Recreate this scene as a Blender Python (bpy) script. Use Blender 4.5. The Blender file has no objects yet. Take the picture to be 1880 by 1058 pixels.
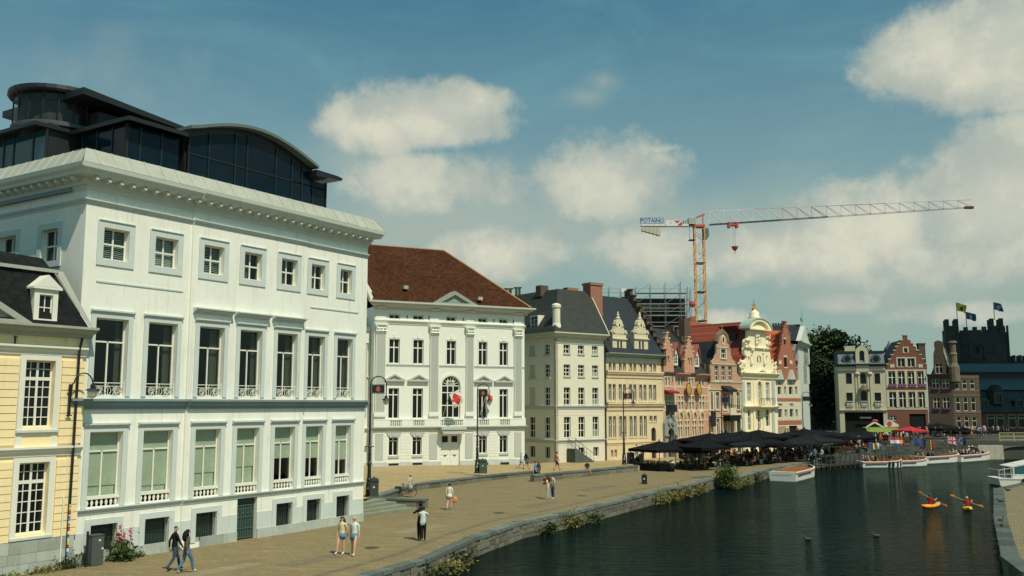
import bpy, bmesh, math, random
from mathutils import Vector, Matrix
from mathutils.geometry import tessellate_polygon
R = math.radians
random.seed(7)
SC = bpy.context.scene
COL = SC.collection

# ------------------------------------------------------------------ camera
FPX, CAMH, PITCH = 1715.0, 6.7, math.atan(214 / 1715.0)
cam_d = bpy.data.cameras.new('camera'); cam = bpy.data.objects.new('camera', cam_d); COL.objects.link(cam)
cam.location = (0, 0, CAMH); cam.rotation_euler = (math.pi / 2 + PITCH, 0, 0)
cam_d.sensor_width = 36; cam_d.lens = 36 * FPX / 1880; cam_d.clip_end = 6000; cam_d.clip_start = 0.3
SC.camera = cam
SC.view_settings.view_transform = 'Standard'; SC.view_settings.look = 'None'
SC.view_settings.gamma = 1.0; SC.view_settings.exposure = 0.0; SC.view_settings.use_curve_mapping = False

# survey helpers: a sight line of the camera meets a known level or depth
def ray(u, v):
    dx, dy = (u - 940) / FPX, (529 - v) / FPX
    return Vector((dx, math.cos(PITCH) - dy * math.sin(PITCH), math.sin(PITCH) + dy * math.cos(PITCH)))
def G(u, v, z=0.0):
    r = ray(u, v); t = (z - CAMH) / r.z
    return Vector((r.x * t, r.y * t, z))
def AT(u, v, Y):
    r = ray(u, v); t = Y / r.y
    return Vector((r.x * t, Y, CAMH + r.z * t))

# ------------------------------------------------------------------ sun and sky
SUN_AZ = Vector((0.60, -0.80)); SUN_EL = R(57)
sd = Vector((SUN_AZ.x * math.cos(SUN_EL), SUN_AZ.y * math.cos(SUN_EL), math.sin(SUN_EL)))
sun_d = bpy.data.lights.new('sun', 'SUN'); sun = bpy.data.objects.new('sun', sun_d); COL.objects.link(sun)
sun_d.energy = 4.3; sun_d.angle = R(0.5); sun_d.color = (1.0, 0.92, 0.74)
sun.rotation_euler = (-sd).to_track_quat('-Z', 'Y').to_euler(); sun.location = sd * 300

W = bpy.data.worlds.new('World'); SC.world = W; W.use_nodes = True
wn = W.node_tree; wn.nodes.clear()
class NT:
    def __init__(s, tree): s.t = tree
    def n(s, typ, ins=None, **kw):
        nd = s.t.nodes.new(typ)
        for k, v in kw.items(): setattr(nd, k, v)
        if ins:
            for k, v in ins.items():
                if hasattr(v, 'is_output') or isinstance(v, bpy.types.NodeSocket): s.t.links.new(v, nd.inputs[k])
                else: nd.inputs[k].default_value = v
        return nd
    def math(s, op, a, b=None, c=None, clamp=False):
        nd = s.t.nodes.new('ShaderNodeMath'); nd.operation = op; nd.use_clamp = clamp
        for i, v in enumerate((a, b, c)):
            if v is None: continue
            if isinstance(v, bpy.types.NodeSocket): s.t.links.new(v, nd.inputs[i])
            else: nd.inputs[i].default_value = v
        return nd.outputs[0]
    def vmath(s, op, a, b=None):
        nd = s.t.nodes.new('ShaderNodeVectorMath'); nd.operation = op
        for i, v in enumerate((a, b)):
            if v is None: continue
            if isinstance(v, bpy.types.NodeSocket): s.t.links.new(v, nd.inputs[i])
            else: nd.inputs[i].default_value = v
        return nd.outputs[1] if op in ('LENGTH', 'DOT_PRODUCT') else nd.outputs[0]
    def mix(s, f, a, b, blend='MIX'):
        nd = s.t.nodes.new('ShaderNodeMix'); nd.data_type = 'RGBA'; nd.blend_type = blend
        for i, v in ((0, f), (6, a), (7, b)):
            if isinstance(v, bpy.types.NodeSocket): s.t.links.new(v, nd.inputs[i])
            else:
                if i and len(v) == 3: v = (*v, 1)
                nd.inputs[i].default_value = v
        return nd.outputs[2]
    def smooth(s, x, a, b, o0=0.0, o1=1.0):
        nd = s.t.nodes.new('ShaderNodeMapRange'); nd.interpolation_type = 'SMOOTHSTEP'
        s.t.links.new(x, nd.inputs[0])
        for i, v in zip((1, 2, 3, 4), (a, b, o0, o1)): nd.inputs[i].default_value = v
        return nd.outputs[0]
    def noise(s, vec, scale, detail=4, rough=0.55, dist=0.0):
        nd = s.n('ShaderNodeTexNoise', {'Scale': scale, 'Detail': detail, 'Roughness': rough, 'Distortion': dist})
        if vec is not None: s.t.links.new(vec, nd.inputs['Vector'])
        return nd.outputs[0]

w = NT(wn)
sky = w.n('ShaderNodeTexSky', sky_type='NISHITA', sun_disc=False)
sky.sun_elevation = SUN_EL; sky.sun_rotation = math.atan2(sd.x, sd.y)
sky.air_density = 1.1; sky.dust_density = 1.6; sky.ozone_density = 1.2
geo = w.n('ShaderNodeTexCoord'); dvec = w.vmath('NORMALIZE', geo.outputs['Generated'])
sep = w.n('ShaderNodeSeparateXYZ', {0: dvec})
az = w.math('ARCTAN2', sep.outputs[0], sep.outputs[1]); el = w.math('ARCSINE', sep.outputs[2])
nz1 = w.noise(dvec, 9.0, 7, 0.6); nz2 = w.noise(dvec, 34.0, 5, 0.6); nz3 = w.noise(dvec, 2.6, 5, 0.6)
ae = w.n('ShaderNodeCombineXYZ', {0: az, 1: el, 2: 0.0}).outputs[0]
# cumulus banks: azimuth / elevation of the middle, half sizes (radians), density
def bank(u, v, ru, rv, k=1.0):
    r = ray(u, v).normalized()
    return (math.atan2(r.x, r.y), math.asin(r.z), ru / FPX, rv / FPX, k)
BANKS = [bank(775, 220, 170, 72, 1.0), bank(835, 200, 105, 52, 1.0), bank(690, 238, 115, 62, .95), bank(800, 340, 190, 60, .62), bank(1120, 335, 150, 78, .7), bank(1205, 275, 50, 14, .3),
         bank(915, 476, 105, 58, .9), bank(1805, 112, 195, 102, 1.1), bank(1700, 110, 75, 75, .7), bank(1840, 65, 110, 70, .9), bank(1600, 420, 130, 80, 1.0), bank(1470, 470, 250, 66, .95),
         bank(1840, 390, 190, 140, .95), bank(1700, 470, 320, 75, .55), bank(1230, 470, 110, 52, .55), bank(1540, 562, 60, 24, .6), bank(1790, 580, 130, 26, .6), bank(1350, 590, 90, 22, .5),
         bank(2250, 250, 280, 110, .9), bank(-350, 420, 300, 90, .8)]
SOFT = [bank(860, 400, 520, 150, .8), bank(1350, 440, 420, 130, .8), bank(1108, 148, 48, 26, .42), bank(1072, 178, 60, 26, .36), bank(650, 300, 190, 110, .7), bank(150, 140, 420, 130, .35), bank(1700, 500, 420, 110, .9), bank(1190, 400, 220, 80, .8)]
fld = None; soft = None
for a0, e0, sa, se, k in SOFT:
    d = w.vmath('DIVIDE', w.vmath('SUBTRACT', ae, (a0, e0, 0)), (sa, se, 1))
    g = w.math('MULTIPLY', w.math('SUBTRACT', 1.0, w.vmath('LENGTH', d)), k)
    soft = g if soft is None else w.math('MAXIMUM', soft, g)
for a0, e0, sa, se, k in BANKS:
    d = w.vmath('DIVIDE', w.vmath('SUBTRACT', ae, (a0, e0, 0)), (sa, se, 1))
    g = w.math('MULTIPLY', w.math('SUBTRACT', 1.22, w.vmath('LENGTH', d)), k)
    g = w.math('ADD', g, w.math('MULTIPLY', w.math('MINIMUM', w.n('ShaderNodeSeparateXYZ', {0: d}).outputs[1], 0.0), 0.35 * k))
    fld = g if fld is None else w.math('MAXIMUM', fld, g)
# the same weather all round the horizon, away from the named banks
gen = w.math('MULTIPLY', w.math('SUBTRACT', nz3, 0.60), 2.2)
away = w.smooth(w.math('ABSOLUTE', az), 0.62, 0.95)
gen = w.math('ADD', gen, w.math('MULTIPLY', w.math('SUBTRACT', away, 1.0), 1.5))
fld = w.math('MAXIMUM', fld, gen)
fld = w.math('ADD', fld, w.math('MULTIPLY', w.math('SUBTRACT', nz1, 0.5), 1.15))
fld = w.math('ADD', fld, w.math('MULTIPLY', w.math('SUBTRACT', nz2, 0.5), 0.5))
fld = w.math('ADD', fld, w.math('MULTIPLY', w.math('SUBTRACT', w.noise(dvec, 95.0, 4, 0.65), 0.5), 0.18))
mask = w.math('MULTIPLY', w.smooth(fld, 0.0, 0.40), 0.96)
softm = w.math('MULTIPLY', w.smooth(w.math('ADD', soft, w.math('MULTIPLY', w.math('SUBTRACT', nz1, 0.5), 1.1)), 0.0, 0.85), 0.62)
veil = w.math('MULTIPLY', w.smooth(w.noise(w.vmath('MULTIPLY', dvec, (1.0, 1.0, 3.2)), 3.1, 6, 0.65, 0.6), 0.40, 0.75), 0.5)
hazeb = w.smooth(el, 0.0, 0.5, 0.74, 0.05)
tint = w.mix(1.0, sky.outputs[0], (0.34, 1.0, 0.98), 'MULTIPLY')
hs = w.n('ShaderNodeHueSaturation', {'Saturation': 1.0, 'Value': 1.0}); wn.links.new(tint, hs.inputs['Color'])
lit = w.smooth(w.math('SUBTRACT', w.noise(dvec, 9.0, 5, 0.6), w.noise(w.vmath('ADD', dvec, (0.012, 0.0, 0.035)), 9.0, 5, 0.6)), -0.10, 0.13)
dense = w.smooth(fld, 0.25, 1.0)
cl = w.mix(w.math('MULTIPLY', w.math('ADD', dense, lit), 0.5), (5.2, 5.9, 5.3), (8.8, 8.6, 6.9))
s0 = w.mix(veil, hs.outputs[0], (1.5, 4.5, 5.3))
s1 = w.mix(hazeb, s0, (4.8, 5.6, 4.8))
s1 = w.mix(softm, s1, (5.6, 6.1, 5.2))
s2 = w.mix(mask, s1, cl)
bg = w.n('ShaderNodeBackground', {'Color': s2, 'Strength': 0.08})
wo = w.n('ShaderNodeOutputWorld'); wn.links.new(bg.outputs[0], wo.inputs[0])

# ------------------------------------------------------------------ materials
MATS = {}
def mat(name, col, rough=0.75, var=0.12, scale=1.5, bump=0.0, bscale=30.0, metal=0.0, spec=0.4, streak=0.0, extra=None, detail=5):
    if name in MATS: return MATS[name]
    m = bpy.data.materials.new(name); m.use_nodes = True; MATS[name] = m
    t = m.node_tree; b = t.nodes['Principled BSDF']; s = NT(t)
    b.inputs['Roughness'].default_value = rough; b.inputs['Metallic'].default_value = metal
    b.inputs['Specular IOR Level'].default_value = spec
    tc = s.n('ShaderNodeTexCoord'); vec = tc.outputs['Object']
    c = None
    if var > 0:
        n1 = s.noise(vec, scale, detail); n2 = s.noise(vec, scale * 7.3, 3)
        f = s.math('MULTIPLY', s.math('SUBTRACT', s.math('ADD', s.math('MULTIPLY', n1, 0.65), s.math('MULTIPLY', n2, 0.35)), 0.5), 4.0 * var)
        if streak > 0:
            sv = s.vmath('MULTIPLY', vec, (3.0, 3.0, 0.22)); n3 = s.noise(sv, 1.6, 4)
            f = s.math('SUBTRACT', f, s.math('MULTIPLY', s.smooth(n3, 0.5, 0.8), streak))
        f = s.math('ADD', f, 1.0)
        c = s.vmath('MULTIPLY', s.n('ShaderNodeRGB').outputs[0], s.n('ShaderNodeCombineXYZ', {0: f, 1: f, 2: f}).outputs[0])
        t.nodes[[n.name for n in t.nodes if n.type == 'RGB'][0]].outputs[0].default_value = (*col, 1)
    if extra: c = extra(s, vec, c if c is not None else col, b)
    if c is not None and isinstance(c, bpy.types.NodeSocket): t.links.new(c, b.inputs['Base Color'])
    elif c is None: b.inputs['Base Color'].default_value = (*col, 1)
    if bump > 0:
        bn = s.n('ShaderNodeBump', {'Strength': bump, 'Distance': 0.03, 'Height': s.noise(vec, bscale, 4)})
        if b.inputs['Normal'].is_linked:
            t.links.new(b.inputs['Normal'].links[0].from_socket, bn.inputs['Normal'])
        t.links.new(bn.outputs[0], b.inputs['Normal'])
    return m

def swz(s, vec, a, b):      # pick two axes of the object coordinates as a flat pattern plane
    sp = s.n('ShaderNodeSeparateXYZ', {0: vec})
    return s.n('ShaderNodeCombineXYZ', {0: sp.outputs[a], 1: sp.outputs[b], 2: 0.0}).outputs[0]
def brickwork(mortar, bw=0.22, bh=0.075, ms=0.012, plane=(0, 2), c2=0.75, bumps=0.5):
    def ex(s, vec, c, b):
        br = s.n('ShaderNodeTexBrick', {'Vector': swz(s, vec, *plane), 'Scale': 1.0, 'Mortar Size': ms, 'Brick Width': bw, 'Row Height': bh, 'Bias': -0.1})
        if isinstance(c, bpy.types.NodeSocket):
            s.t.links.new(c, br.inputs['Color1']); s.t.links.new(s.vmath('MULTIPLY', c, (c2, c2 * .95, c2 * .92)), br.inputs['Color2'])
        br.inputs['Mortar'].default_value = (*mortar, 1)
        bn = s.n('ShaderNodeBump', {'Strength': bumps, 'Distance': 0.02, 'Height': s.math('SUBTRACT', 1.0, br.outputs['Fac'])})
        s.t.links.new(bn.outputs[0], b.inputs['Normal'])
        return br.outputs['Color']
    return ex
def tiles(rows, cols, zaxis=2, xaxis=0, depth=0.05, lich=None):
    def ex(s, vec, c, b):
        sp = s.n('ShaderNodeSeparateXYZ', {0: vec})
        zf = s.math('FRACT', s.math('MULTIPLY', sp.outputs[zaxis], rows)); xr = s.math('MULTIPLY', sp.outputs[xaxis], cols)
        row = s.math('FLOOR', s.math('MULTIPLY', sp.outputs[zaxis], rows)); cx = s.math('FLOOR', s.math('ADD', xr, s.math('MULTIPLY', row, 0.5)))
        xs = s.math('SINE', s.math('MULTIPLY', s.math('ADD', xr, s.math('MULTIPLY', row, 0.5)), 6.283))
        hgt = s.math('ADD', s.math('SUBTRACT', 1.0, zf), s.math('MULTIPLY', xs, 0.35))
        bn = s.n('ShaderNodeBump', {'Strength': 0.9, 'Distance': depth, 'Height': hgt}); s.t.links.new(bn.outputs[0], b.inputs['Normal'])
        wn_ = s.n('ShaderNodeTexWhiteNoise', {'Vector': s.n('ShaderNodeCombineXYZ', {0: cx, 1: row, 2: 0.0}).outputs[0]})
        f = s.math('ADD', s.math('MULTIPLY', wn_.outputs[0], 0.5), 0.72)
        o = s.vmath('MULTIPLY', c, s.n('ShaderNodeCombineXYZ', {0: f, 1: f, 2: f}).outputs[0]) if isinstance(c, bpy.types.NodeSocket) else c
        if lich:
            o = s.mix(s.math('MULTIPLY', s.smooth(s.noise(vec, 1.1, 6, 0.7), 0.52, 0.75), 0.6), o, lich)
        return o
    return ex

white1 = mat('white_stucco', (0.80, 0.79, 0.70), 0.85, 0.09, 0.5, 0.25, 18, streak=0.20)
grey1 = mat('grey_trim', (0.56, 0.60, 0.565), 0.8, 0.08, 1.2, 0.15, 25, streak=0.08)
slate1 = mat('blue_grey_band', (0.20, 0.27, 0.285), 0.7, 0.15, 1.0, 0.1)
plinth1 = mat('plinth_stone', (0.36, 0.385, 0.345), 0.85, 0.18, 1.3, 0.3, 12, streak=0.2)
creamf = mat('cream_paint', (0.74, 0.72, 0.62), 0.55, 0.05, 2.0)
lead = mat('lead_sheet', (0.37, 0.38, 0.32), 0.6, 0.16, 1.1, 0.15, 9, metal=0.0, spec=0.4, streak=0.12)
cornm = mat('cornice_paint', (0.62, 0.64, 0.56), 0.8, 0.08, 1.5, 0.1)
darkm = mat('dark_metal', (0.016, 0.019, 0.020), 0.5, 0.1, 3.0, spec=0.4)
blackm = mat('black_iron', (0.010, 0.012, 0.014), 0.45, 0.15, 4.0, spec=0.5)
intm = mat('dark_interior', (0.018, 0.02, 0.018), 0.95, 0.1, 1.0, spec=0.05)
glass = mat('window_glass', (0.008, 0.011, 0.012), 0.08, 0.0, spec=0.35)
glass_g = mat('green_glass', (0.030, 0.055, 0.045), 0.08, 0.35, 0.8, spec=0.5)
glass_c = mat('curtained_glass', (0.22, 0.26, 0.22), 0.15, 0.35, 1.6, spec=0.5)
glass_t = mat('penthouse_glass', (0.003, 0.012, 0.020), 0.06, 0.5, 0.4, spec=0.2)
def clear_glass():
    m = bpy.data.materials.new('clear_glass'); m.use_nodes = True; MATS['clear_glass'] = m
    t = m.node_tree; t.nodes.clear(); s = NT(t)
    lw = s.n('ShaderNodeLayerWeight', {'Blend': 0.5}); fr = s.n('ShaderNodeMath', {0: s.math('POWER', lw.outputs['Facing'], 4.0), 1: 0.5, 2: 0.03}, operation='MULTIPLY_ADD'); g = s.n('ShaderNodeBsdfGlossy', {'Roughness': 0.03}); tr = s.n('ShaderNodeBsdfTransparent', {'Color': (0.86, 0.90, 0.87, 1)})
    mx = s.n('ShaderNodeMixShader', {0: fr.outputs[0], 1: tr.outputs[0], 2: g.outputs[0]}); o = s.n('ShaderNodeOutputMaterial', {0: mx.outputs[0]})
    return m
cglass = clear_glass()
yellow = mat('yellow_stucco', (0.90, 0.72, 0.41), 0.85, 0.07, 0.9, 0.2, 20, streak=0.10)
stone_b = mat('blue_stone', (0.215, 0.235, 0.215), 0.85, 0.28, 1.6, 0.5, 9, streak=0.25)
slate = mat('roof_slate', (0.020, 0.023, 0.025), 0.6, 0.25, 1.0, extra=tiles(5.5, 4.2, depth=0.012), spec=0.15)
slate_y = mat('roof_slate_dark', (0.012, 0.013, 0.013), 0.7, 0.25, 1.0, extra=tiles(5.5, 4.2, depth=0.01), spec=0.1)
redtile = mat('old_red_tile', (0.060, 0.023, 0.011), 0.9, 0.32, 0.3, extra=tiles(4.6, 4.0, depth=0.05, lich=(0.085, 0.042, 0.018)), streak=0.4, spec=0.08)
orangetile = mat('orange_tile', (0.40, 0.085, 0.026), 0.75, 0.12, 0.8, extra=tiles(3.0, 3.6, depth=0.07))
redtile2 = mat('red_tile', (0.26, 0.055, 0.028), 0.8, 0.15, 0.8, extra=tiles(3.0, 3.6, depth=0.07))
white2 = mat('ivory_stucco', (0.75, 0.755, 0.67), 0.8, 0.05, 0.7, 0.1, 20, streak=0.05)
grey2 = mat('pilaster_grey', (0.45, 0.465, 0.42), 0.8, 0.06, 1.5)
white3 = mat('cream_stucco', (0.72, 0.67, 0.52), 0.85, 0.06, 0.7, 0.15, 20, streak=0.08)
sand4 = mat('sandstone', (0.72, 0.56, 0.35), 0.85, 0.13, 0.9, 0.3, 10, streak=0.18)
stonel = mat('pale_stone', (0.64, 0.56, 0.39), 0.85, 0.16, 1.5, 0.3, 10, streak=0.2)
brick5 = mat('pink_brick', (0.70, 0.28, 0.15), 0.85, 0.14, 0.7, extra=brickwork((0.52, 0.40, 0.28)), streak=0.10)
brick6 = mat('rose_brick', (0.62, 0.31, 0.18), 0.85, 0.14, 0.7, extra=brickwork((0.45, 0.36, 0.26)), streak=0.10)
brick8 = mat('red_brick', (0.44, 0.10, 0.05), 0.85, 0.12, 0.8, extra=brickwork((0.32, 0.2, 0.14)), streak=0.06)
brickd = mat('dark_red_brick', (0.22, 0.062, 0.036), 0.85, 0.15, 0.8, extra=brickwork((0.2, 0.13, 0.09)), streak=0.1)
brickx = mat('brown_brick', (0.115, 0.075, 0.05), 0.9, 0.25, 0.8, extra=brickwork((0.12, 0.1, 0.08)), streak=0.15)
yell7 = mat('butter_stucco', (0.85, 0.745, 0.51), 0.8, 0.06, 1.0, 0.15, 15, streak=0.07)
grey9 = mat('pale_grey_stucco', (0.50, 0.53, 0.46), 0.85, 0.08, 0.8, 0.1, streak=0.1)
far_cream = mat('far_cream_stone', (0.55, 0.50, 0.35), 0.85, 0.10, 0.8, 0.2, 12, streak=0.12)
castle_m = mat('castle_stone', (0.030, 0.030, 0.026), 0.95, 0.35, 0.35, extra=brickwork((0.024, 0.024, 0.02), 0.7, 0.35, 0.02, c2=0.6), streak=0.2)
zinc = mat('blue_zinc', (0.046, 0.070, 0.075), 0.55, 0.15, 0.5, streak=0.1)
chimney_b = mat('chimney_brick', (0.38, 0.13, 0.075), 0.85, 0.15, 1.0, extra=brickwork((0.3, 0.2, 0.14)))

# ------------------------------------------------------------------ mesh helpers
class MB:
    def __init__(s): s.v = []; s.f = []; s.m = []; s.c = 0
    def vv(s, p): s.v.append(tuple(p)); return len(s.v) - 1
    def face(s, pts): s.f.append([s.vv(p) for p in pts]); s.m.append(s.c); return s
    def box(s, x0, y0, z0, x1, y1, z1):
        b = len(s.v)
        s.v += [(x0, y0, z0), (x1, y0, z0), (x1, y1, z0), (x0, y1, z0), (x0, y0, z1), (x1, y0, z1), (x1, y1, z1), (x0, y1, z1)]
        for q in ((3, 2, 1, 0), (4, 5, 6, 7), (0, 1, 5, 4), (1, 2, 6, 5), (2, 3, 7, 6), (3, 0, 4, 7)):
            s.f.append([b + i for i in q]); s.m.append(s.c)
        return s
    def bar(s, p, q, w, h=None, up=(0, 0, 1)):          # square bar between two points
        p, q = Vector(p), Vector(q); d = (q - p).normalized(); h = h or w
        a = d.cross(Vector(up))
        if a.length < 1e-4: a = d.cross(Vector((1, 0, 0)))
        a.normalize(); b = a.cross(d); i0 = len(s.v)
        for o in (p, q):
            for sa, sb in ((-1, -1), (1, -1), (1, 1), (-1, 1)): s.v.append(tuple(o + a * sa * w / 2 + b * sb * h / 2))
        for k in ((0, 1, 2, 3), (7, 6, 5, 4), (0, 4, 5, 1), (1, 5, 6, 2), (2, 6, 7, 3), (3, 7, 4, 0)):
            s.f.append([i0 + i for i in k]); s.m.append(s.c)
        return s
    def tube(s, pts, rad, n=8, caps=True):
        pts = [Vector(p) for p in pts]; rr = rad if isinstance(rad, (list, tuple)) else [rad] * len(pts)
        rings = []; pa = None
        for i, p in enumerate(pts):
            d = (pts[min(i + 1, len(pts) - 1)] - pts[max(i - 1, 0)])
            d = d.normalized() if d.length > 1e-7 else Vector((0, 0, 1))
            if pa is None:
                pa = d.cross(Vector((0, 0, 1)))
                if pa.length < 1e-3: pa = d.cross(Vector((1, 0, 0)))
            pa = (pa - d * pa.dot(d)).normalized(); b = d.cross(pa)
            rings.append([s.vv(p + (pa * math.cos(6.2832 * k / n) + b * math.sin(6.2832 * k / n)) * rr[i]) for k in range(n)])
        for a, c in zip(rings, rings[1:]):
            for k in range(n): s.f.append([a[k], a[(k + 1) % n], c[(k + 1) % n], c[k]]); s.m.append(s.c)
        if caps: s.f.append(rings[0][::-1]); s.m.append(s.c); s.f.append(rings[-1]); s.m.append(s.c)
        return s
    def lathe(s, prof, n=10, o=(0, 0, 0), sy=1.0):
        rings = [[s.vv((o[0] + r * math.cos(6.2832 * k / n), o[1] + sy * r * math.sin(6.2832 * k / n), o[2] + z)) for k in range(n)] for r, z in prof]
        for a, c in zip(rings, rings[1:]):
            for k in range(n): s.f.append([a[k], a[(k + 1) % n], c[(k + 1) % n], c[k]]); s.m.append(s.c)
        s.f.append(rings[0][::-1]); s.m.append(s.c); s.f.append(rings[-1]); s.m.append(s.c)
        return s
    def ball(s, o, rx, ry=None, rz=None, n=8, m=6):
        ry = ry or rx; rz = rz or rx
        rings = []
        for j in range(1, m):
            t = math.pi * j / m
            rings.append([s.vv((o[0] + rx * math.sin(t) * math.cos(6.2832 * k / n), o[1] + ry * math.sin(t) * math.sin(6.2832 * k / n), o[2] - rz * math.cos(t))) for k in range(n)])
        b = s.vv((o[0], o[1], o[2] - rz)); e = s.vv((o[0], o[1], o[2] + rz))
        for k in range(n): s.f.append([b, rings[0][(k + 1) % n], rings[0][k]]); s.m.append(s.c)
        for a, c in zip(rings, rings[1:]):
            for k in range(n): s.f.append([a[k], a[(k + 1) % n], c[(k + 1) % n], c[k]]); s.m.append(s.c)
        for k in range(n): s.f.append([rings[-1][k], rings[-1][(k + 1) % n], e]); s.m.append(s.c)
        return s
    def slab(s, outline, y0, y1, holes=(), back=True):  # (x,z) outline stood up, front at y0 facing -y
        loops = [[Vector((x, z, 0)) for x, z in outline]] + [[Vector((x, z, 0)) for x, z in h] for h in holes]
        flat = [p for l in loops for p in l]
        for yy, sg in ((y0, 1), (y1, -1)):
            if sg == -1 and not back: continue
            b = len(s.v); s.v += [(p.x, yy, p.y) for p in flat]
            for a, bb, c in tessellate_polygon(loops):
                A, B_, C = flat[a], flat[bb], flat[c]
                ar = (B_.x - A.x) * (C.y - A.y) - (C.x - A.x) * (B_.y - A.y)
                if abs(ar) < 1e-9: continue
                t = [b + a, b + bb, b + c]
                if ar * sg < 0: t.reverse()
                s.f.append(t); s.m.append(s.c)
        for li, l in enumerate(loops):
            ar = sum(l[i].x * l[(i + 1) % len(l)].y - l[(i + 1) % len(l)].x * l[i].y for i in range(len(l)))
            ccw = ar > 0
            for i in range(len(l)):
                p, q = l[i], l[(i + 1) % len(l)]
                if (li == 0) != ccw: p, q = q, p
                s.face([(p.x, y0, p.y), (p.x, y1, p.y), (q.x, y1, q.y), (q.x, y0, q.y)])
        return s
    def prof(s, pyz, x0, x1, m0=0.0, m1=0.0):           # (y,z) section run along x; m0/m1 mitre the ends by projection
        n = len(pyz); b = len(s.v)
        for y, z in pyz: s.v.append((x0 - (-y) * m0, y, z))
        for y, z in pyz: s.v.append((x1 + (-y) * m1, y, z))
        ar = sum(pyz[i][0] * pyz[(i + 1) % n][1] - pyz[(i + 1) % n][0] * pyz[i][1] for i in range(n))
        o = 1 if ar > 0 else -1
        for i in range(n):
            q = [b + i, b + (i + 1) % n, b + n + (i + 1) % n, b + n + i]
            s.f.append(q[::-1] if o > 0 else q); s.m.append(s.c)
        e0 = [b + i for i in range(n)]; e1 = [b + n + i for i in range(n)]
        s.f.append(e0 if o < 0 else e0[::-1]); s.m.append(s.c); s.f.append(e1[::-1] if o < 0 else e1); s.m.append(s.c)
        return s
    def poly(s, pts, z1, z0):                           # floor outline in plan (x,y) with thickness
        ps = [Vector((p[0], p[1], 0)) for p in pts]
        zt = z1 if isinstance(z1, (list, tuple)) else [z1] * len(ps)
        b = len(s.v); s.v += [(p.x, p.y, z) for p, z in zip(ps, zt)]
        for t in tessellate_polygon([ps]):
            A, B_, C = (ps[i] for i in t)
            ar = (B_.x - A.x) * (C.y - A.y) - (C.x - A.x) * (B_.y - A.y)
            t = list(t)
            if ar < 0: t.reverse()
            s.f.append([b + i for i in t]); s.m.append(s.c)
        ar = sum(ps[i].x * ps[(i + 1) % len(ps)].y - ps[(i + 1) % len(ps)].x * ps[i].y for i in range(len(ps)))
        for i in range(len(ps)):
            j = (i + 1) % len(ps)
            q = [(ps[i].x, ps[i].y, z0), (ps[j].x, ps[j].y, z0), (ps[j].x, ps[j].y, zt[j]), (ps[i].x, ps[i].y, zt[i])]
            s.face(q if ar > 0 else q[::-1])
        return s
    def mesh(s, name, mats, smooth=False):
        me = bpy.data.meshes.new(name); me.from_pydata(s.v, [], s.f)
        for m in (mats if isinstance(mats, (list, tuple)) else [mats]): me.materials.append(m)
        if any(s.m): me.polygons.foreach_set('material_index', s.m)
        if smooth: me.polygons.foreach_set('use_smooth', [True] * len(me.polygons))
        me.update(); return me
    def build(s, name, mats, parent=None, loc=(0, 0, 0), rz=0.0, smooth=False):
        return put(name, s.mesh(name, mats, smooth), parent, loc, rz)

def put(name, me, parent=None, loc=(0, 0, 0), rz=0.0, scale=None, rot=None):
    o = bpy.data.objects.new(name, me); COL.objects.link(o)
    if parent is not None: o.parent = parent
    o.location = loc
    if rot is not None: o.rotation_euler = rot
    elif rz: o.rotation_euler = (0, 0, rz)
    if scale is not None: o.scale = scale
    return o
def thing(name, label, cat, loc=(0, 0, 0), rz=0.0, group=None, scale=None):
    o = put(name, None, None, loc, rz, scale); o.empty_display_size = 0.2
    return tag(o, label, cat, group)
def tag(o, label, cat, group=None):
    o['label'] = label; o['category'] = cat
    if group: o['group'] = group
    return o
def struct(o, kind='structure'): o['kind'] = kind; return o
def clone(root, loc, rz=0.0, label=None, group=None, scale=None):
    def cp(o, par):
        c = o.copy(); COL.objects.link(c)
        if par is not None: c.parent = par
        for ch in list(o.children): cp(ch, c)
        return c
    r = cp(root, None); r.location = loc; r.rotation_euler = (0, 0, rz)
    if scale is not None: r.scale = scale
    if label: r['label'] = label
    if group: r['group'] = group
    return r
UC = MB().box(0, 0, 0, 1, 1, 1).mesh('pane', glass)     # unit block shared by panes
PANES = {}
def pane_mesh(m):
    if m.name not in PANES: PANES[m.name] = MB().box(0, 0, 0, 1, 1, 1).mesh('pane', m)
    return PANES[m.name]
def arch_pts(x0, z0, x1, z1, n=10, rise=None):
    r = (x1 - x0) / 2; rise = rise or r; cx = (x0 + x1) / 2; zs = z1 - rise
    return [(x0, z0), (x1, z0)] + [(cx + r * math.cos(math.pi * k / n), zs + rise * math.sin(math.pi * k / n)) for k in range(n + 1)]
def rect(x0, z0, x1, z1): return [(x0, z0), (x1, z0), (x1, z1), (x0, z1)]

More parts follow.
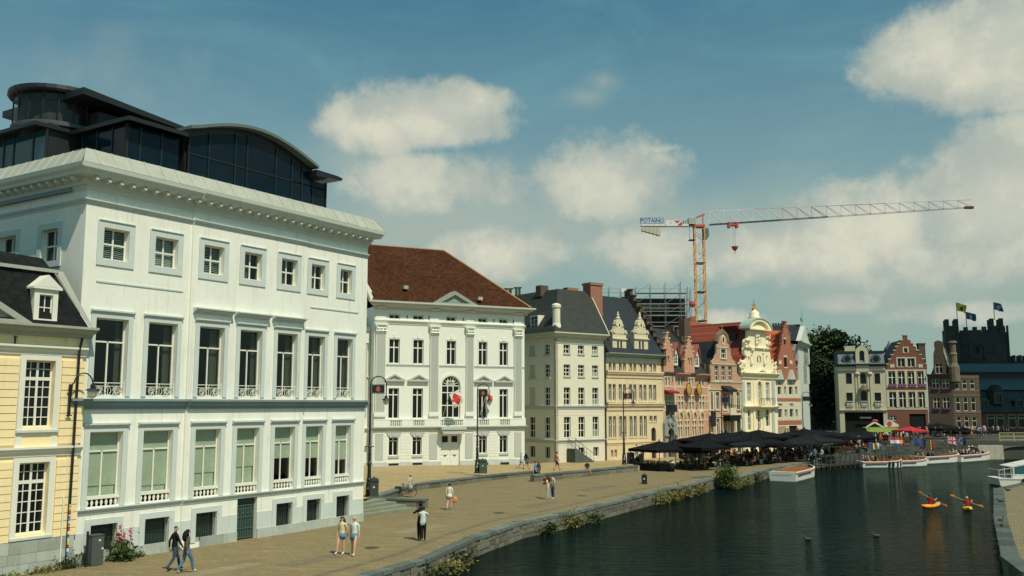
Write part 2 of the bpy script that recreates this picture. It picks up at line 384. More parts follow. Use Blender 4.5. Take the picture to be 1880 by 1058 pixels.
WCACHE = {}
class Face:
    """one side of a house: x runs left to right as seen from outside, y points inwards"""
    def __init__(s, root, loc=(0, 0, 0), rz=0.0):
        s.root, s.loc, s.rz = root, Vector(loc), rz
        s.M = Matrix.Translation(root.location) @ Matrix.Rotation(root.rotation_euler[2], 4, 'Z') @ Matrix.Translation(s.loc) @ Matrix.Rotation(rz, 4, 'Z')
        s.I = s.M.inverted()
    def p(s, u, v, off=0.0):                            # sight line -> (x, z) on this face
        o = s.I @ Vector((0, 0, CAMH)); d = s.I.to_3x3() @ ray(u, v); t = (off - o.y) / d.y
        q = o + d * t; return q.x, q.z
    def r(s, l, t, r_, b, off=0.0):                     # sight lines to the left, top, right, bottom -> rect on this face
        x0, z1 = s.p(l, t, off); x1, z0 = s.p(r_, b, off)
        x0b, _ = s.p(l, b, off); x1b, _ = s.p(r_, t, off)
        return min(x0, x0b) * .5 + max(x0, x0b) * .5, z0, (x1 + x1b) / 2, z1
    def pos(s, q): return s.loc + Matrix.Rotation(s.rz, 3, 'Z') @ Vector(q)
    def add(s, name, mb, mats, parent=None, at=(0, 0, 0), smooth=False):
        return mb.build(name, mats, parent or s.root, s.pos(at), s.rz, smooth)
    def wall(s, outline, holes, m, y=0.0, depth=0.3, name='wall', back=False):
        return s.add(name, MB().slab(outline, y, y + depth, holes, back), m)
    def strip(s, name, x0, x1, z0, z1, proj, m, y=0.0):
        return s.add(name, MB().box(x0, y - proj, z0, x1, y, z1), m)
    def cornice(s, name, x0, x1, z0, z1, proj, m, y=0.0, ends=0.0, m0=0.0, m1=0.0):
        h = z1 - z0
        pts = [(0, z0), (-proj * .25, z0), (-proj * .3, z0 + h * .3), (-proj * .75, z0 + h * .55), (-proj * .8, z0 + h * .7), (-proj, z0 + h * .78), (-proj, z1), (0, z1)]
        return s.add(name, MB().prof(pts, x0 - ends, x1 + ends, m0, m1), m, at=(0, y, 0))
    def window(s, x0, z0, x1, z1, nx=2, tz=(), fm=None, gm=None, rec=0.2, fw=0.06, mw=0.045, each=True, y=0.0, arch=False, sill=None, sur=None, hood=None, top1=False):
        """frame with mullions; a pane in every light; optional sill (proj, height, mat) and surround (width, proj, mat)"""
        fm = fm or creamf; gm = gm or glass; wd, hg = x1 - x0, z1 - z0
        key = (round(wd, 2), round(hg, 2), nx, tuple(tz), fm.name, fw, mw, arch, top1)
        if key not in WCACHE:
            mb = MB()
            if arch:
                o = arch_pts(0, 0, wd, hg); i = arch_pts(fw, fw, wd - fw, hg - fw)
                mb.slab(o, 0, .07, [i])
            else:
                mb.box(0, 0, 0, fw, .07, hg); mb.box(wd - fw, 0, 0, wd, .07, hg); mb.box(fw, 0, 0, wd - fw, .07, fw); mb.box(fw, 0, hg - fw, wd - fw, .07, hg)
            xs = [fw] + [fw + (wd - 2 * fw) * k / nx for k in range(1, nx)] + [wd - fw]
            zt = hg - (wd / 2 if arch else 0)
            zs = [fw] + [hg * t for t in tz] + [hg - fw]
            for x in xs[1:-1]: mb.box(x - mw / 2, .01, fw, x + mw / 2, .06, (zt + (wd / 2 - fw) * .98 if arch else zs[-2] - mw / 2 if top1 else hg - fw))
            for z in zs[1:-1]:
                for a, b in zip(xs, xs[1:]):
                    mb.box(a + (mw / 2 if a > fw + 1e-6 else 0), .012, z - mw / 2, b - (mw / 2 if b < wd - fw - 1e-6 else 0), .062, z + mw / 2)
            WCACHE[key] = (mb.mesh('window', fm), xs, zs)
        me, xs, zs = WCACHE[key]
        w_ = put('window', me, s.root, s.pos((x0, y + rec, z0)), s.rz)
        def child(nm, mb, m): return mb.build(nm, m, w_, (0, 0, 0))
        pick = gm if callable(gm) else (lambda i, j: gm)
        if arch:
            child('pane', MB().slab(arch_pts(fw * .5, fw * .5, wd - fw * .5, hg - fw * .5), .03, .045), pick(0, 0))
        elif each:
            for i, (a, b) in enumerate(zip(xs, xs[1:])):
                for j, (c, d) in enumerate(zip(zs, zs[1:])):
                    if top1 and j == len(zs) - 2:
                        if i == 0: put('pane', pane_mesh(pick(i, j)), w_, (a - .01, .03, c - .01), 0, (xs[-1] - a + .02, .012, d - c + .02))
                        continue
                    put('pane', pane_mesh(pick(i, j)), w_, (a - .01, .03, c - .01), 0, (b - a + .02, .012, d - c + .02))
        else:
            put('pane', pane_mesh(pick(0, 0)), w_, (fw * .5, .03, fw * .5), 0, (wd - fw, .012, hg - fw))
        if sill: child('sill', MB().box(-.08, -rec - sill[0], -sill[1], wd + .08, .02, -.003), sill[2])
        if sur:
            sw, sp, sm = sur[:3]; top = sur[3] if len(sur) > 3 else sw
            if arch: child('surround', MB().slab(arch_pts(-sw, 0.0, wd + sw, hg + sw), -rec - sp, -rec, [arch_pts(0, 0.001, wd, hg)]), sm)
            else:
                mb = MB(); e = sur[4] if len(sur) > 4 else 0
                mb.slab([(-sw, -e), (0, -e), (0, hg), (wd, hg), (wd, -e), (wd + sw, -e), (wd + sw, hg + top), (-sw, hg + top)], -rec - sp, -rec)
                if len(sur) > 5: mb.slab(rect(-sw, -sur[5] - e, wd + sw, -e - .002), -rec - sp, -rec)
                child('surround', mb, sm)
        if hood:
            hp, hh, hm, hx, hz = hood
            child('hood', MB().prof([(0, 0), (-hp * .4, 0), (-hp, hh * .5), (-hp, hh), (0, hh)], -hx, wd + hx).v and _shift(MB().prof([(0, 0), (-hp * .4, 0), (-hp, hh * .5), (-hp, hh), (0, hh)], -hx, wd + hx), (0, -rec, hg + hz)), hm)
        return w_
def _shift(mb, d):
    mb.v = [(a + d[0], b + d[1], c + d[2]) for a, b, c in mb.v]; return mb

def house(name, label, cat, A, B, z0, group=None):
    A = Vector(A[:2]); B = Vector(B[:2]); d = B - A
    root = thing(name, label, cat, (A.x, A.y, z0), math.atan2(d.y, d.x), group)
    f = Face(root); f.L = d.length; return f
def side(f, x, depth, right=False):
    """the flank of a house: left flank runs from the back to the front, right flank from the front to the back"""
    return Face(f.root, (x, 0, 0), R(90)) if right else Face(f.root, (x, depth, 0), R(-90))

# ------------------------------------------------------------------ ground, water, quays
def cobble_mat(name, col, col2, bw=0.19, bh=0.13, moss=0.35, rot=0.6):
    def ex(s, vec, c, b):
        mp = s.n('ShaderNodeMapping', {'Vector': vec, 'Rotation': (0, 0, rot)})
        wob = s.vmath('ADD', mp.outputs[0], s.vmath('MULTIPLY', s.n('ShaderNodeTexNoise', {'Vector': vec, 'Scale': 1.2}).outputs[1], (.3, .3, 0)))
        br = s.n('ShaderNodeTexBrick', {'Vector': wob, 'Scale': 1.0, 'Mortar Size': 0.014, 'Mortar Smooth': 0.3, 'Brick Width': bw, 'Row Height': bh, 'Bias': 0.0,
                 'Color1': (*col, 1), 'Color2': (*col2, 1), 'Mortar': (col[0] * .45, col[1] * .5, col[2] * .42, 1)})
        big = s.noise(vec, 0.16, 6, 0.65); mid = s.noise(vec, 1.4, 5, 0.6)
        o = s.mix(s.math('MULTIPLY', s.smooth(mid, 0.35, 0.75), 0.6), br.outputs['Color'], (col[0] * .62, col[1] * .64, col[2] * .62))
        o = s.mix(s.math('MULTIPLY', s.smooth(big, 0.5, 0.72), moss), o, (0.115, 0.112, 0.048))
        st = s.noise(s.vmath('MULTIPLY', vec, (0.45, 2.6, 1)), 0.9, 6, 0.75)
        o = s.mix(s.math('MULTIPLY', s.smooth(st, 0.46, 0.75), 0.65), o, (col[0] * 1.5, col[1] * 1.3, col[2] * 1.15))
        o = s.mix(s.math('MULTIPLY', s.smooth(s.noise(vec, 3.4, 4, 0.7), 0.60, 0.75), 0.5), o, (0.06, 0.055, 0.04))
        st2 = s.noise(s.vmath('MULTIPLY', vec, (0.6, 3.2, 1)), 1.3, 5, 0.75)
        o = s.mix(s.math('MULTIPLY', s.smooth(st2, 0.52, 0.72), 0.6), o, (col[0] * .5, col[1] * .52, col[2] * .5))
        bn = s.n('ShaderNodeBump', {'Strength': 0.8, 'Distance': 0.035, 'Height': s.math('ADD', s.math('SUBTRACT', 1.0, br.outputs['Fac']), s.math('MULTIPLY', mid, 1.2))})
        s.t.links.new(bn.outputs[0], b.inputs['Normal'])
        return o
    return mat(name, col, 0.85, 0.0, extra=ex, spec=0.3)
cob_low = cobble_mat('embankment_setts', (0.285, 0.220, 0.115), (0.20, 0.160, 0.085))
cob_up = cobble_mat('street_setts', (0.48, 0.36, 0.185), (0.40, 0.295, 0.15), 0.17, 0.12, 0.12, 0.3)
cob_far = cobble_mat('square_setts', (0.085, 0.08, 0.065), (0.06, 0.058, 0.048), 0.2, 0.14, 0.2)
cob_right = cobble_mat('right_quay_setts', (0.26, 0.21, 0.12), (0.19, 0.16, 0.10), 0.2, 0.14, 0.4, 1.1)
earth = mat('town_ground', (0.20, 0.18, 0.14), 0.95, 0.2, 0.05)

def water_mat():
    m = bpy.data.materials.new('canal_water'); m.use_nodes = True
    t = m.node_tree; b = t.nodes['Principled BSDF']; s = NT(t)
    tc = s.n('ShaderNodeTexCoord').outputs['Object']
    v = s.n('ShaderNodeMapping', {'Vector': tc, 'Rotation': (0, 0, -0.25), 'Scale': (0.7, 2.3, 1)}).outputs[0]
    h = s.math('ADD', s.noise(v, 0.8, 4, 0.6, 0.5), s.math('MULTIPLY', s.noise(v, 3.2, 3, 0.6, 0.3), 0.17))
    calm = s.smooth(s.noise(tc, 0.05, 3, 0.5), 0.35, 0.65, 0.55, 1.0)
    bn = s.n('ShaderNodeBump', {'Strength': 1.0, 'Distance': 0.20, 'Height': s.math('MULTIPLY', h, calm)})
    c = s.mix(s.smooth(s.noise(tc, 0.08, 4), 0.35, 0.7), (0.003, 0.010, 0.010), (0.006, 0.009, 0.006))
    t.nodes.remove(b); N = bn.outputs[0]
    df = s.n('ShaderNodeBsdfDiffuse', {'Color': c, 'Normal': N}); gl = s.n('ShaderNodeBsdfGlossy', {'Color': (0.30, 0.36, 0.32, 1), 'Roughness': 0.04, 'Normal': N}); fr = s.n('ShaderNodeFresnel', {'IOR': 1.28, 'Normal': N})
    mx = s.n('ShaderNodeMixShader', {0: fr.outputs[0], 1: df.outputs[0], 2: gl.outputs[0]}); t.links.new(mx.outputs[0], t.nodes['Material Output'].inputs[0])
    return m
HOLE = [(-36, -220), (-36, 60), (-24, 110), (5, 128), (40, 165), (64, 178), (130, 178), (130, -220)]
gm_ = MB(); gl = [[Vector(p + (0,)) for p in ((-2500, -2500), (2500, -2500), (2500, 2500), (-2500, 2500))], [Vector(p + (0,)) for p in HOLE]]
fl = [p for l in gl for p in l]; gm_.v = [(p.x, p.y, 0.05) for p in fl]
for tr in tessellate_polygon(gl):
    A, B_, C = (fl[i] for i in tr)
    gm_.f.append(list(tr) if (B_.x - A.x) * (C.y - A.y) - (C.x - A.x) * (B_.y - A.y) > 0 else list(tr)[::-1]); gm_.m.append(0)
struct(gm_.build('ground', earth))
struct(MB().poly([(-45, -230), (140, -230), (140, 190), (-45, 190)], -2.6, -3.0).build('canal_bed', mat('mud', (0.03, 0.03, 0.02), 0.95)))
struct(MB().poly([(-45, -230), (140, -230), (140, 190), (-45, 190)], -0.95, -1.0).build('water', water_mat()))

QE = [(-24, 0), (-10.5, 28), (-5.74, 37.88), (-3.6, 42.36), (-1.88, 48.66), (.57, 55.1), (4.09, 60.68), (8.53, 69.08), (11.25, 74.2), (14.97, 80.2), (18.5, 87.3)]
QE2 = [(20.6, 87.6), (26.4, 98.9), (37.4, 116.0)]
emb = struct(MB().poly(QE + [(18.9, 88.6)] + QE2 + [(38.5, 119), (42, 170), (-36, 120), (-36, 0)], 0.0, -2.7).build('embankment', [cob_low]))
# upper street in front of the houses
TER = [(-9.43, 58.2, .6), (-9.43, 60.45, .6), (-9.14, 62.75, .6), (-7.48, 75.06, .6), (2.0, 91.0, .32), (1.97, 83.4, .55), (12.73, 96.45, .55), (15.0, 101.0, .30), (22, 106.0, .2), (33, 116, .15),
       (42, 130, .15), (50, 150, .3), (46, 160, .3), (38.8, 140, .2), (26.6, 128.5, .15), (12, 115, .15), (5.2, 109.5, .15), (1.5, 104, .25), (-14.5, 96, .6), (-30, 92, .6), (-30, 58.2, .6)]
ter = struct(MB().poly([(a, b) for a, b, c in TER], [c for a, b, c in TER], -0.2).build('street', [cob_up]))
FSQ = [(37.4, 116.0, .02), (41.5, 120, .25), (45.4, 124, .5), (50.8, 128.6, .85), (56, 131.0, 1.2), (61, 133.0, 1.5), (130, 140, 1.5), (130, 200, 1.5), (44, 200, 1.5), (46, 155, .9), (41, 130, .3)]
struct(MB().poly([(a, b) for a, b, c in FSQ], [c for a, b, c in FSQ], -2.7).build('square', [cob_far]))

def bevel_block(name, m, var=0.02, seed=0):
    bm = bmesh.new(); bmesh.ops.create_cube(bm, size=1.0)
    rnd = random.Random(seed)
    bmesh.ops.bevel(bm, geom=list(bm.edges), offset=0.06, segments=1, affect='EDGES')
    for v in bm.verts: v.co += Vector((rnd.uniform(-var, var), rnd.uniform(-var, var), rnd.uniform(-var, var)))
    me = bpy.data.meshes.new(name); bm.to_mesh(me); bm.free(); me.materials.append(m); return me
def stone_var(name, base, seeds=4):
    out = []
    for k in range(seeds):
        f = 0.72 + 0.5 * k / max(1, seeds - 1)
        m = mat('%s_%d' % (name, k), tuple(c * f for c in base), 0.9, 0.25, 2.0, 0.6, 7)
        out.append([bevel_block('stone', m, 0.03, k * 3 + q) for q in range(2)])
    return [x for l in out for x in l]
wallst = stone_var('quay_stone', (0.145, 0.135, 0.10), 5)
copst = stone_var('coping_stone', (0.125, 0.145, 0.125), 3)
def walk(pts):
    L = [0.0]
    for a, b in zip(pts, pts[1:]): L.append(L[-1] + (Vector(b) - Vector(a)).length)
    def at_(s):
        for i in range(len(pts) - 1):
            if s <= L[i + 1] or i == len(pts) - 2:
                t = (s - L[i]) / (L[i + 1] - L[i]); a, b = Vector(pts[i]), Vector(pts[i + 1]); d = (b - a).normalized()
                return a + (b - a) * t, d
    return L[-1], at_
def masonry(pts, courses, parent, stones, name='stone', ln=(0.5, 0.95), thick=0.16, start=0.0, rnd=random.Random(3), proud=0.05, ztop=None):
    """courses = [(z0, z1)], laid along a plan line whose water side is on the right hand"""
    total, at_ = walk(pts); n = 0
    for z0, z1 in courses:
        s = start + rnd.uniform(0, .3)
        while s < total - .15:
            l = min(rnd.uniform(*ln), total - s); p, d = at_(s + l / 2); nr = Vector((d.y, -d.x))
            pr = proud + rnd.uniform(-.02, .03)
            c = p + nr * (pr - thick / 2)
            zo = ztop(c) if ztop else 0.0
            put(name, rnd.choice(stones), parent, (c.x, c.y, (z0 + z1) / 2 + zo), 0, (l - .018, thick, (z1 - z0) - .016), rot=(0, rnd.uniform(-.012, .012), math.atan2(d.y, d.x)))
            s += l; n += 1
    return n
seg = QE[2:]
masonry(seg, [(-.44, -.18), (-.70, -.44), (-1.0, -.70)], emb, wallst, ln=(.5, 1.1))
total, at_ = walk(QE[1:]); s_ = 8.0
rc = random.Random(5)
while s_ < total - .2:                                  # coping slabs along the quay edge
    l = min(rc.uniform(.75, 1.25), total - s_); p, d = at_(s_ + l / 2); nr = Vector((d.y, -d.x)); c = p - nr * 0.20
    put('coping_slab', rc.choice(copst), emb, (c.x, c.y, -.075 + rc.uniform(-.006, .012)), 0, (l - .012, .58, .20), rot=(0, 0, math.atan2(d.y, d.x)))
    s_ += l
masonry(QE2, [(-.44, -.18), (-.70, -.44), (-1.0, -.70)], emb, wallst, ln=(.9, 1.6), rnd=random.Random(9))
total, at_ = walk(QE2); s_ = 0.0
while s_ < total - .2:
    l = min(rc.uniform(1.0, 1.5), total - s_); p, d = at_(s_ + l / 2); nr = Vector((d.y, -d.x)); c = p - nr * 0.22
    put('coping_slab', rc.choice(copst), emb, (c.x, c.y, -.07), 0, (l - .015, .6, .2), rot=(0, 0, math.atan2(d.y, d.x)))
    s_ += l
# gutter of darker setts behind the kerb, repaired patches, two iron covers
total, at_ = walk(QE[1:]); gp_ = [at_(8 + (total - 8.5) * k / 40) for k in range(41)]
gmb = MB()
for (p, d), (p2, d2) in zip(gp_, gp_[1:]):
    n_, n2_ = Vector((-d.y, d.x)), Vector((-d2.y, d2.x)); a, b, c, e = p + n_ * 1.55, p2 + n2_ * 1.55, p2 + n2_ * 1.95, p + n_ * 1.95
    gmb.face([(a.x, a.y, .004), (b.x, b.y, .004), (c.x, c.y, .004), (e.x, e.y, .004)])
gmb.build('gutter', cobble_mat('gutter_setts', (0.20, 0.165, 0.10), (0.13, 0.11, 0.07), .3, .2, .5, 1.1), emb)
for k, pts in enumerate(([(-9, 40), (-7.4, 42.6), (-8.3, 43.2), (-10, 40.5)], [(-5.5, 50), (-3.4, 53.6), (-4.3, 54.2), (-6.4, 50.6)], [(1.0, 62), (3.5, 66), (2.6, 66.6), (.1, 62.6)], [(-12.5, 37.5), (-10.5, 40.6), (-11.3, 41.1), (-13.4, 38)], [(6, 74), (9, 79), (7.8, 79.6), (4.9, 74.8)])):
    MB().face([(x, y, .004) for x, y in pts]).build('repaired_patch', cobble_mat('patch_setts_%d' % (k % 2), ((.23, .19, .12), (.33, .27, .17))[k % 2], ((.17, .14, .09), (.27, .22, .14))[k % 2], .12, .12, .2, .2), emb)
for x, y in ((-6.6, 45.2), (-.8, 59.5), (5.2, 70.5)): MB().lathe([(.36, 0), (.36, .012), (.30, .014), (.02, .014)], 18, (x, y, 0)).build('manhole_cover', mat('cast_iron', (.05, .045, .04), .7, .3, 8), emb)
# landing notch
put('landing_slab', copst[1], emb, (17.6, 88.3, .02), 0, (2.6, 1.0, .10), rot=(0, 0, 1.05))
masonry([(18.5, 87.3), (18.9, 88.6)], [(-.44, -.1), (-.70, -.44), (-1.0, -.70)], emb, wallst, ln=(.6, .8))

# low retaining walls of the upper street
def low_wall(pts, h, label, thick=0.4, zbase=0.0, taper=None):
    root = thing('retaining_wall', label, 'wall', (pts[0][0], pts[0][1], 0)); o = Vector(pts[0])
    loc = [(p[0] - o.x, p[1] - o.y) for p in pts]
    total, at_ = walk(loc); rn = random.Random(int(total * 10)); s = 0.0
    tp = (lambda t: h) if taper is None else (lambda t: h + (taper - h) * t)
    while s < total - .05:
        l = min(rn.uniform(1.1, 1.7), total - s); p, d = at_(s + l / 2); nr = Vector((d.y, -d.x)); hh = tp((s + l / 2) / total)
        c = p - nr * (thick / 2 - .02); a = math.atan2(d.y, d.x)
        put('coping_slab', rn.choice(copst), root, (c.x, c.y, hh - .06), 0, (l - .012, thick + .12, .16), rot=(0, 0, a))
        put('stone', rn.choice(wallst), root, (c.x, c.y, (hh - .15) / 2 - .1), 0, (l - .012, thick + .02, hh - .15 + .2), rot=(0, 0, a))
        s += l
    return root
S1, S2, T2, T3 = (-9.14, 62.71), (-5.55, 61.75), (-7.48, 75.06), (2.0, 91.0)
low_wall([S1, S2], .62, 'short blue stone wall beside the steps, ending at the hugging couple', .42)
low_wall([S1, T2, T3], .66, 'long low stone wall in front of the pilastered white house', .42, taper=.42)
low_wall([(1.97, 83.0), (12.73, 96.2)], .60, 'low stone wall a man sits on, running to the black parasols', .5)
# four steps beside the pale corner house
st = thing('stone_steps', 'four mossy stone steps beside the large pale house', 'steps', (-8.93, 57.35, 0))
b0, b1 = Vector((-8.93, 57.35)), Vector((-6.1, 61.35)); t0, t1 = Vector((-9.5, 59.9)), Vector((-8.9, 62.5)); oo = Vector((-8.93, 57.35))
stm = mat('step_stone', (0.20, 0.215, 0.15), 0.9, 0.25, 1.5, 0.4, 8)
for k in range(4):
    a, b = b0.lerp(t0, k / 4), b1.lerp(t1, k / 4)
    c, d = Vector((-10.2, 61.0)), Vector((-9.1, 62.9))
    MB().poly([tuple(a - oo), tuple(b - oo), tuple(d - oo), tuple(c - oo)], .15 * (k + 1) - .002 * (3 - k), .15 * k - .12).build('step', stm, st)
# right hand quay
copst_r = stone_var('dark_coping', (0.065, 0.08, 0.068), 3)
RQ = [(23.0, 20), (20.67, 38.85), (21.8, 42.5), (23.64, 46.24), (26.2, 51.5), (28.99, 57.21), (33.5, 66.0), (38.6, 76.0), (46, 84), (60, 92)]
rq = struct(MB().poly(list(reversed(RQ)) + [(23, -30), (130, -30), (130, 92)], 0.0, -2.7).build('right_quay', [cob_right]))
total, at_ = walk(RQ); s_ = 14.0
while s_ < total - 14:
    l = rc.uniform(1.3, 2.0); p, d = at_(s_ + l / 2); nr = Vector((d.y, -d.x)); c = p + nr * 0.22
    put('coping_slab', rc.choice(copst_r), rq, (c.x, c.y, -.05), 0, (l - .012, .75, .18), rot=(0, 0, math.atan2(d.y, d.x)))
    s_ += l
masonry(list(reversed(RQ[1:9])), [(-.50, -.14), (-1.0, -.50)], rq, wallst, ln=(.9, 1.6), rnd=random.Random(12))

# ------------------------------------------------------------------ large pale corner house with glass penthouse
A1, B1 = Vector((-18.346, 40.127)), Vector((-8.645, 55.366))
f1 = house('pale_corner_house', 'large pale grey-white house with three window rows and black glass penthouse', 'building', A1, B1, 0.0)
X0, X1, XC0, XC1, D1 = -0.30, 18.06, 5.30, 12.95, 15.0
gx = [(0.45, 2.05), (3.10, 4.68), (5.88, 7.40), (8.40, 9.86), (10.92, 12.35), (13.27, 14.56), (15.58, 16.84)]
tx = [(0.59, 1.86), (3.25, 4.50), (5.96, 7.18), (8.50, 9.66), (11.05, 12.20), (13.38, 14.44), (15.70, 16.68)]
bx = [(0.72, 2.0), (3.40, 4.69), (6.12, 7.36), None, (11.2, 12.34), (13.5, 14.56), (15.8, 16.84)]
door1 = (8.62, 9.90)
def holes_in(a, b):
    H = []
    for k in range(7):
        if a < gx[k][0] < b:
            H += [rect(gx[k][0], 2.32, gx[k][1], 5.53), rect(gx[k][0], 7.06, gx[k][1], 10.47), rect(tx[k][0], 13.08, tx[k][1], 14.48)]
            H.append(rect(bx[k][0], .24, bx[k][1], 1.58) if bx[k] else rect(door1[0], 0.0, door1[1], 2.13))
    return H
for a, b, yy in ((X0, XC0, 0.0), (XC0, XC1, -0.10), (XC1, X1, 0.0)):
    ol = rect(a, -.05, b, 16.25); hs_ = holes_in(a, b)
    if a == XC0:
        ol = [(a, -.05), (door1[0], -.05), (door1[0], 2.13), (door1[1], 2.13), (door1[1], -.05), (b, -.05), (b, 16.25), (a, 16.25)]
        hs_ = [h for h in hs_ if h[0][1] != 0.0]
    f1.wall(ol, hs_, white1, yy, 0.42)
# hollow body: side, back, floors, so the rooms are dark behind the glass
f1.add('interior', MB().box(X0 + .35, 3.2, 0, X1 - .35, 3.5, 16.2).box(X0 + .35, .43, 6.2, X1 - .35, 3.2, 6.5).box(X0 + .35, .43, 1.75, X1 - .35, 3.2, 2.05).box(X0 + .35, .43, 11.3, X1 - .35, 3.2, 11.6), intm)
f1.add('back_wall', MB().box(X1 - .35, .43, 0, X1, D1, 16.25).box(X0, D1 - .3, 0, X1 - .36, D1, 16.25), white1)
s1f = side(f1, X0, D1)
def sx(y): return D1 - y
side_w = [(sx(3.25), 13.05, sx(1.95), 14.5), (sx(6.7), 13.05, sx(5.3), 14.5)]
s1f.wall(rect(0, -.05, D1 - .425, 16.25), [rect(*q) for q in side_w], white1, 0.0, 0.34)
def blinds_pick(k):
    return lambda i, j: cglass
green_blind = mat('green_blind', (0.58, 0.60, 0.49), 0.8, 0.25, 1.3, spec=0.1)
whitec = mat('net_curtain', (0.10, 0.105, 0.085), 0.9, 0.2, 3.0, spec=0.05)
slatb = mat('slat_blind', (0.42, 0.47, 0.45), 0.6, 0.1, 3.0, extra=None)
bal_me = MB().lathe([(.035, 0), (.05, .02), (.03, .06), (.065, .16), (.06, .22), (.03, .32), (.045, .36), (.045, .38)], 8).mesh('baluster', creamf, True)
def scroll_rail(wd):
    mb = MB(); h = .56; r = .013
    mb.tube([(0, 0, h), (wd, 0, h)], .022, 6); mb.tube([(0, 0, .03), (wd, 0, .03)], .018, 6); mb.tube([(0, 0, .42), (wd, 0, .42)], r, 5)
    for sgn, cx in ((1, wd * .23), (-1, wd * .77)):
        pts = []
        for k in range(30):
            t = k / 29 * 5.0 * math.pi; rr = .17 * (1 - t / (5.6 * math.pi)) + .015
            pts.append((cx + sgn * rr * math.cos(t), 0, .225 + rr * math.sin(t)))
        mb.tube(pts, r, 5)
    for sgn in (1, -1):
        pts = [(wd / 2 + sgn * (.05 + .11 * math.sin(k / 10 * math.pi)), 0, .04 + .37 * k / 10) for k in range(11)]; mb.tube(pts, r, 5)
        for e in (.04, .38):
            pts = [(wd / 2 + sgn * wd * (.16 + .10 * k / 8), 0, e + (.16 if e < .2 else -.1) * math.sin(k / 8 * math.pi)) for k in range(9)]; mb.tube(pts, r * .9, 5)
    for x in (0.012, wd - .012, wd / 2): mb.tube([(x, 0, 0), (x, 0, h)], .014, 5)
    return mb
for k in range(7):
    yy = -0.10 if 2 <= k <= 4 else 0.0
    a, b = gx[k]
    # ground floor window with blind and balusters
    w_ = f1.window(a, 2.74, b, 5.53, 2, (.70,), creamf, cglass, .24, .055, .07, True, yy, sur=(.26, .05, grey1, .30, .42), hood=(.16, .16, grey1, .30, .22), top1=True)
    low = [.22, .05, .45, .6, .9, .8, .6][k]
    put('blind', pane_mesh(green_blind), w_, (.05, .075, low + .25), 0, (b - a - .1, .01, 2.79 - low - .30))
    if k < 4: put('blind', pane_mesh(green_blind), w_, (.07, .11, .04), 0, (b - a - .14, .01, 1.9 - .5 * (k % 2)))
    wd = b - a
    f1.add('balustrade', MB().box(0, 0, .36, wd, .14, .44).box(0, 0, 0, wd, .14, .05), creamf, w_, (0, 0, 0)).location = (0, -.20, -.44)
    nb = 7
    for j in range(nb): put('baluster', bal_me, w_, (wd * (j + .5) / nb, -.13, -.41), 0, (1, 1, .98))
    # piano nobile window with scrolled iron guard
    w_ = f1.window(a, 7.06, b, 10.47, 2, (.70,), creamf, cglass, .24, .055, .07, True, yy, sur=(.24, .05, grey1, .26), hood=(.14, .14, grey1, .28, .22), top1=True)
    scroll_rail(b - a).build('iron_guard', creamf, w_, (0, -.16, .02))
    cw = .26 + .1 * (k % 3)
    cm = MB(); nn = 12
    for j in range(nn):
        x_a, x_b = j / nn * cw, (j + 1) / nn * cw; y_a, y_b = .03 * math.sin(j * 1.9), .03 * math.sin((j + 1) * 1.9)
        cm.face([(x_a, y_a, 0), (x_b, y_b, 0), (x_b, y_b, 3.2), (x_a, y_a, 3.2)])
    cm.build('curtain', whitec, w_, (b - a - cw - .06, .22, .08))
    # attic window with frame of grey stucco
    a, b = tx[k]
    w_ = f1.window(a, 13.08, b, 14.48, 2, (.5,), creamf, cglass, .22, .06, .075, True, yy, sur=(.30, .05, grey1, .30, 0, .30), hood=(.10, .07, grey1, .26, .26))
    nsl = 14
    sm = MB()
    for j in range(nsl):
        z = .08 + 1.25 * j / nsl; sm.box(0, 0, z, b - a - .12, .05, z + .03 + (.03 if k % 2 else 0))
    if k in (0, 1, 2): sm.build('slat_blind', slatb, w_, (.06, .14, 0))
    else: put('curtain', pane_mesh(whitec), w_, (.05, .16, .05), 0, ((b - a) * .5, .01, 1.3))
    # cellar window with bars, or the iron door
    if bx[k]:
        a, b = bx[k]
        w_ = f1.window(a, .24, b, 1.58, 1, (), darkm, glass_g, .3, .05, .05, True, yy, sur=(.28, .035, grey1, .26))
        g = MB()
        for j in range(9):
            x = (b - a) * (j + .5) / 9; g.tube([(x, 0, .0), (x, 0, 1.34)], .012, 5)
        g.bar((0, 0, .12), (b - a + .08, -.04, .12), .025); g.bar((0, 0, 1.1), (b - a + .08, -.04, 1.1), .025)
        g.bar((b - a + .08, -.04, .12), (b - a + .08, -.14, .2), .02); g.bar((b - a + .08, -.04, 1.1), (b - a + .08, -.14, 1.2), .02)
        g.build('window_bars', blackm, w_, (0, -.22, 0))
dr = f1.add('door', MB().box(0, 0, 0, 1.28, .06, 2.13), mat('dark_green_door', (0.03, 0.055, 0.045), .5, .2), at=(door1[0], .12, 0))
gr = MB()
for j in range(8): gr.tube([(.09 + j * .157, -.03, .08), (.09 + j * .157, -.03, 1.75)], .018, 5)
for z in (.1, .55, 1.1, 1.68): gr.bar((.04, -.03, z), (1.24, -.03, z), .035)
for j in range(4): gr.tube([(.17 + j * .314 + .09 * math.cos(t * .7), -.045, 1.4 + .12 * math.sin(t * .7)) for t in range(10)], .01, 4)
gr.build('door_grille', mat('green_iron', (0.07, 0.12, 0.10), .5, .15), dr)
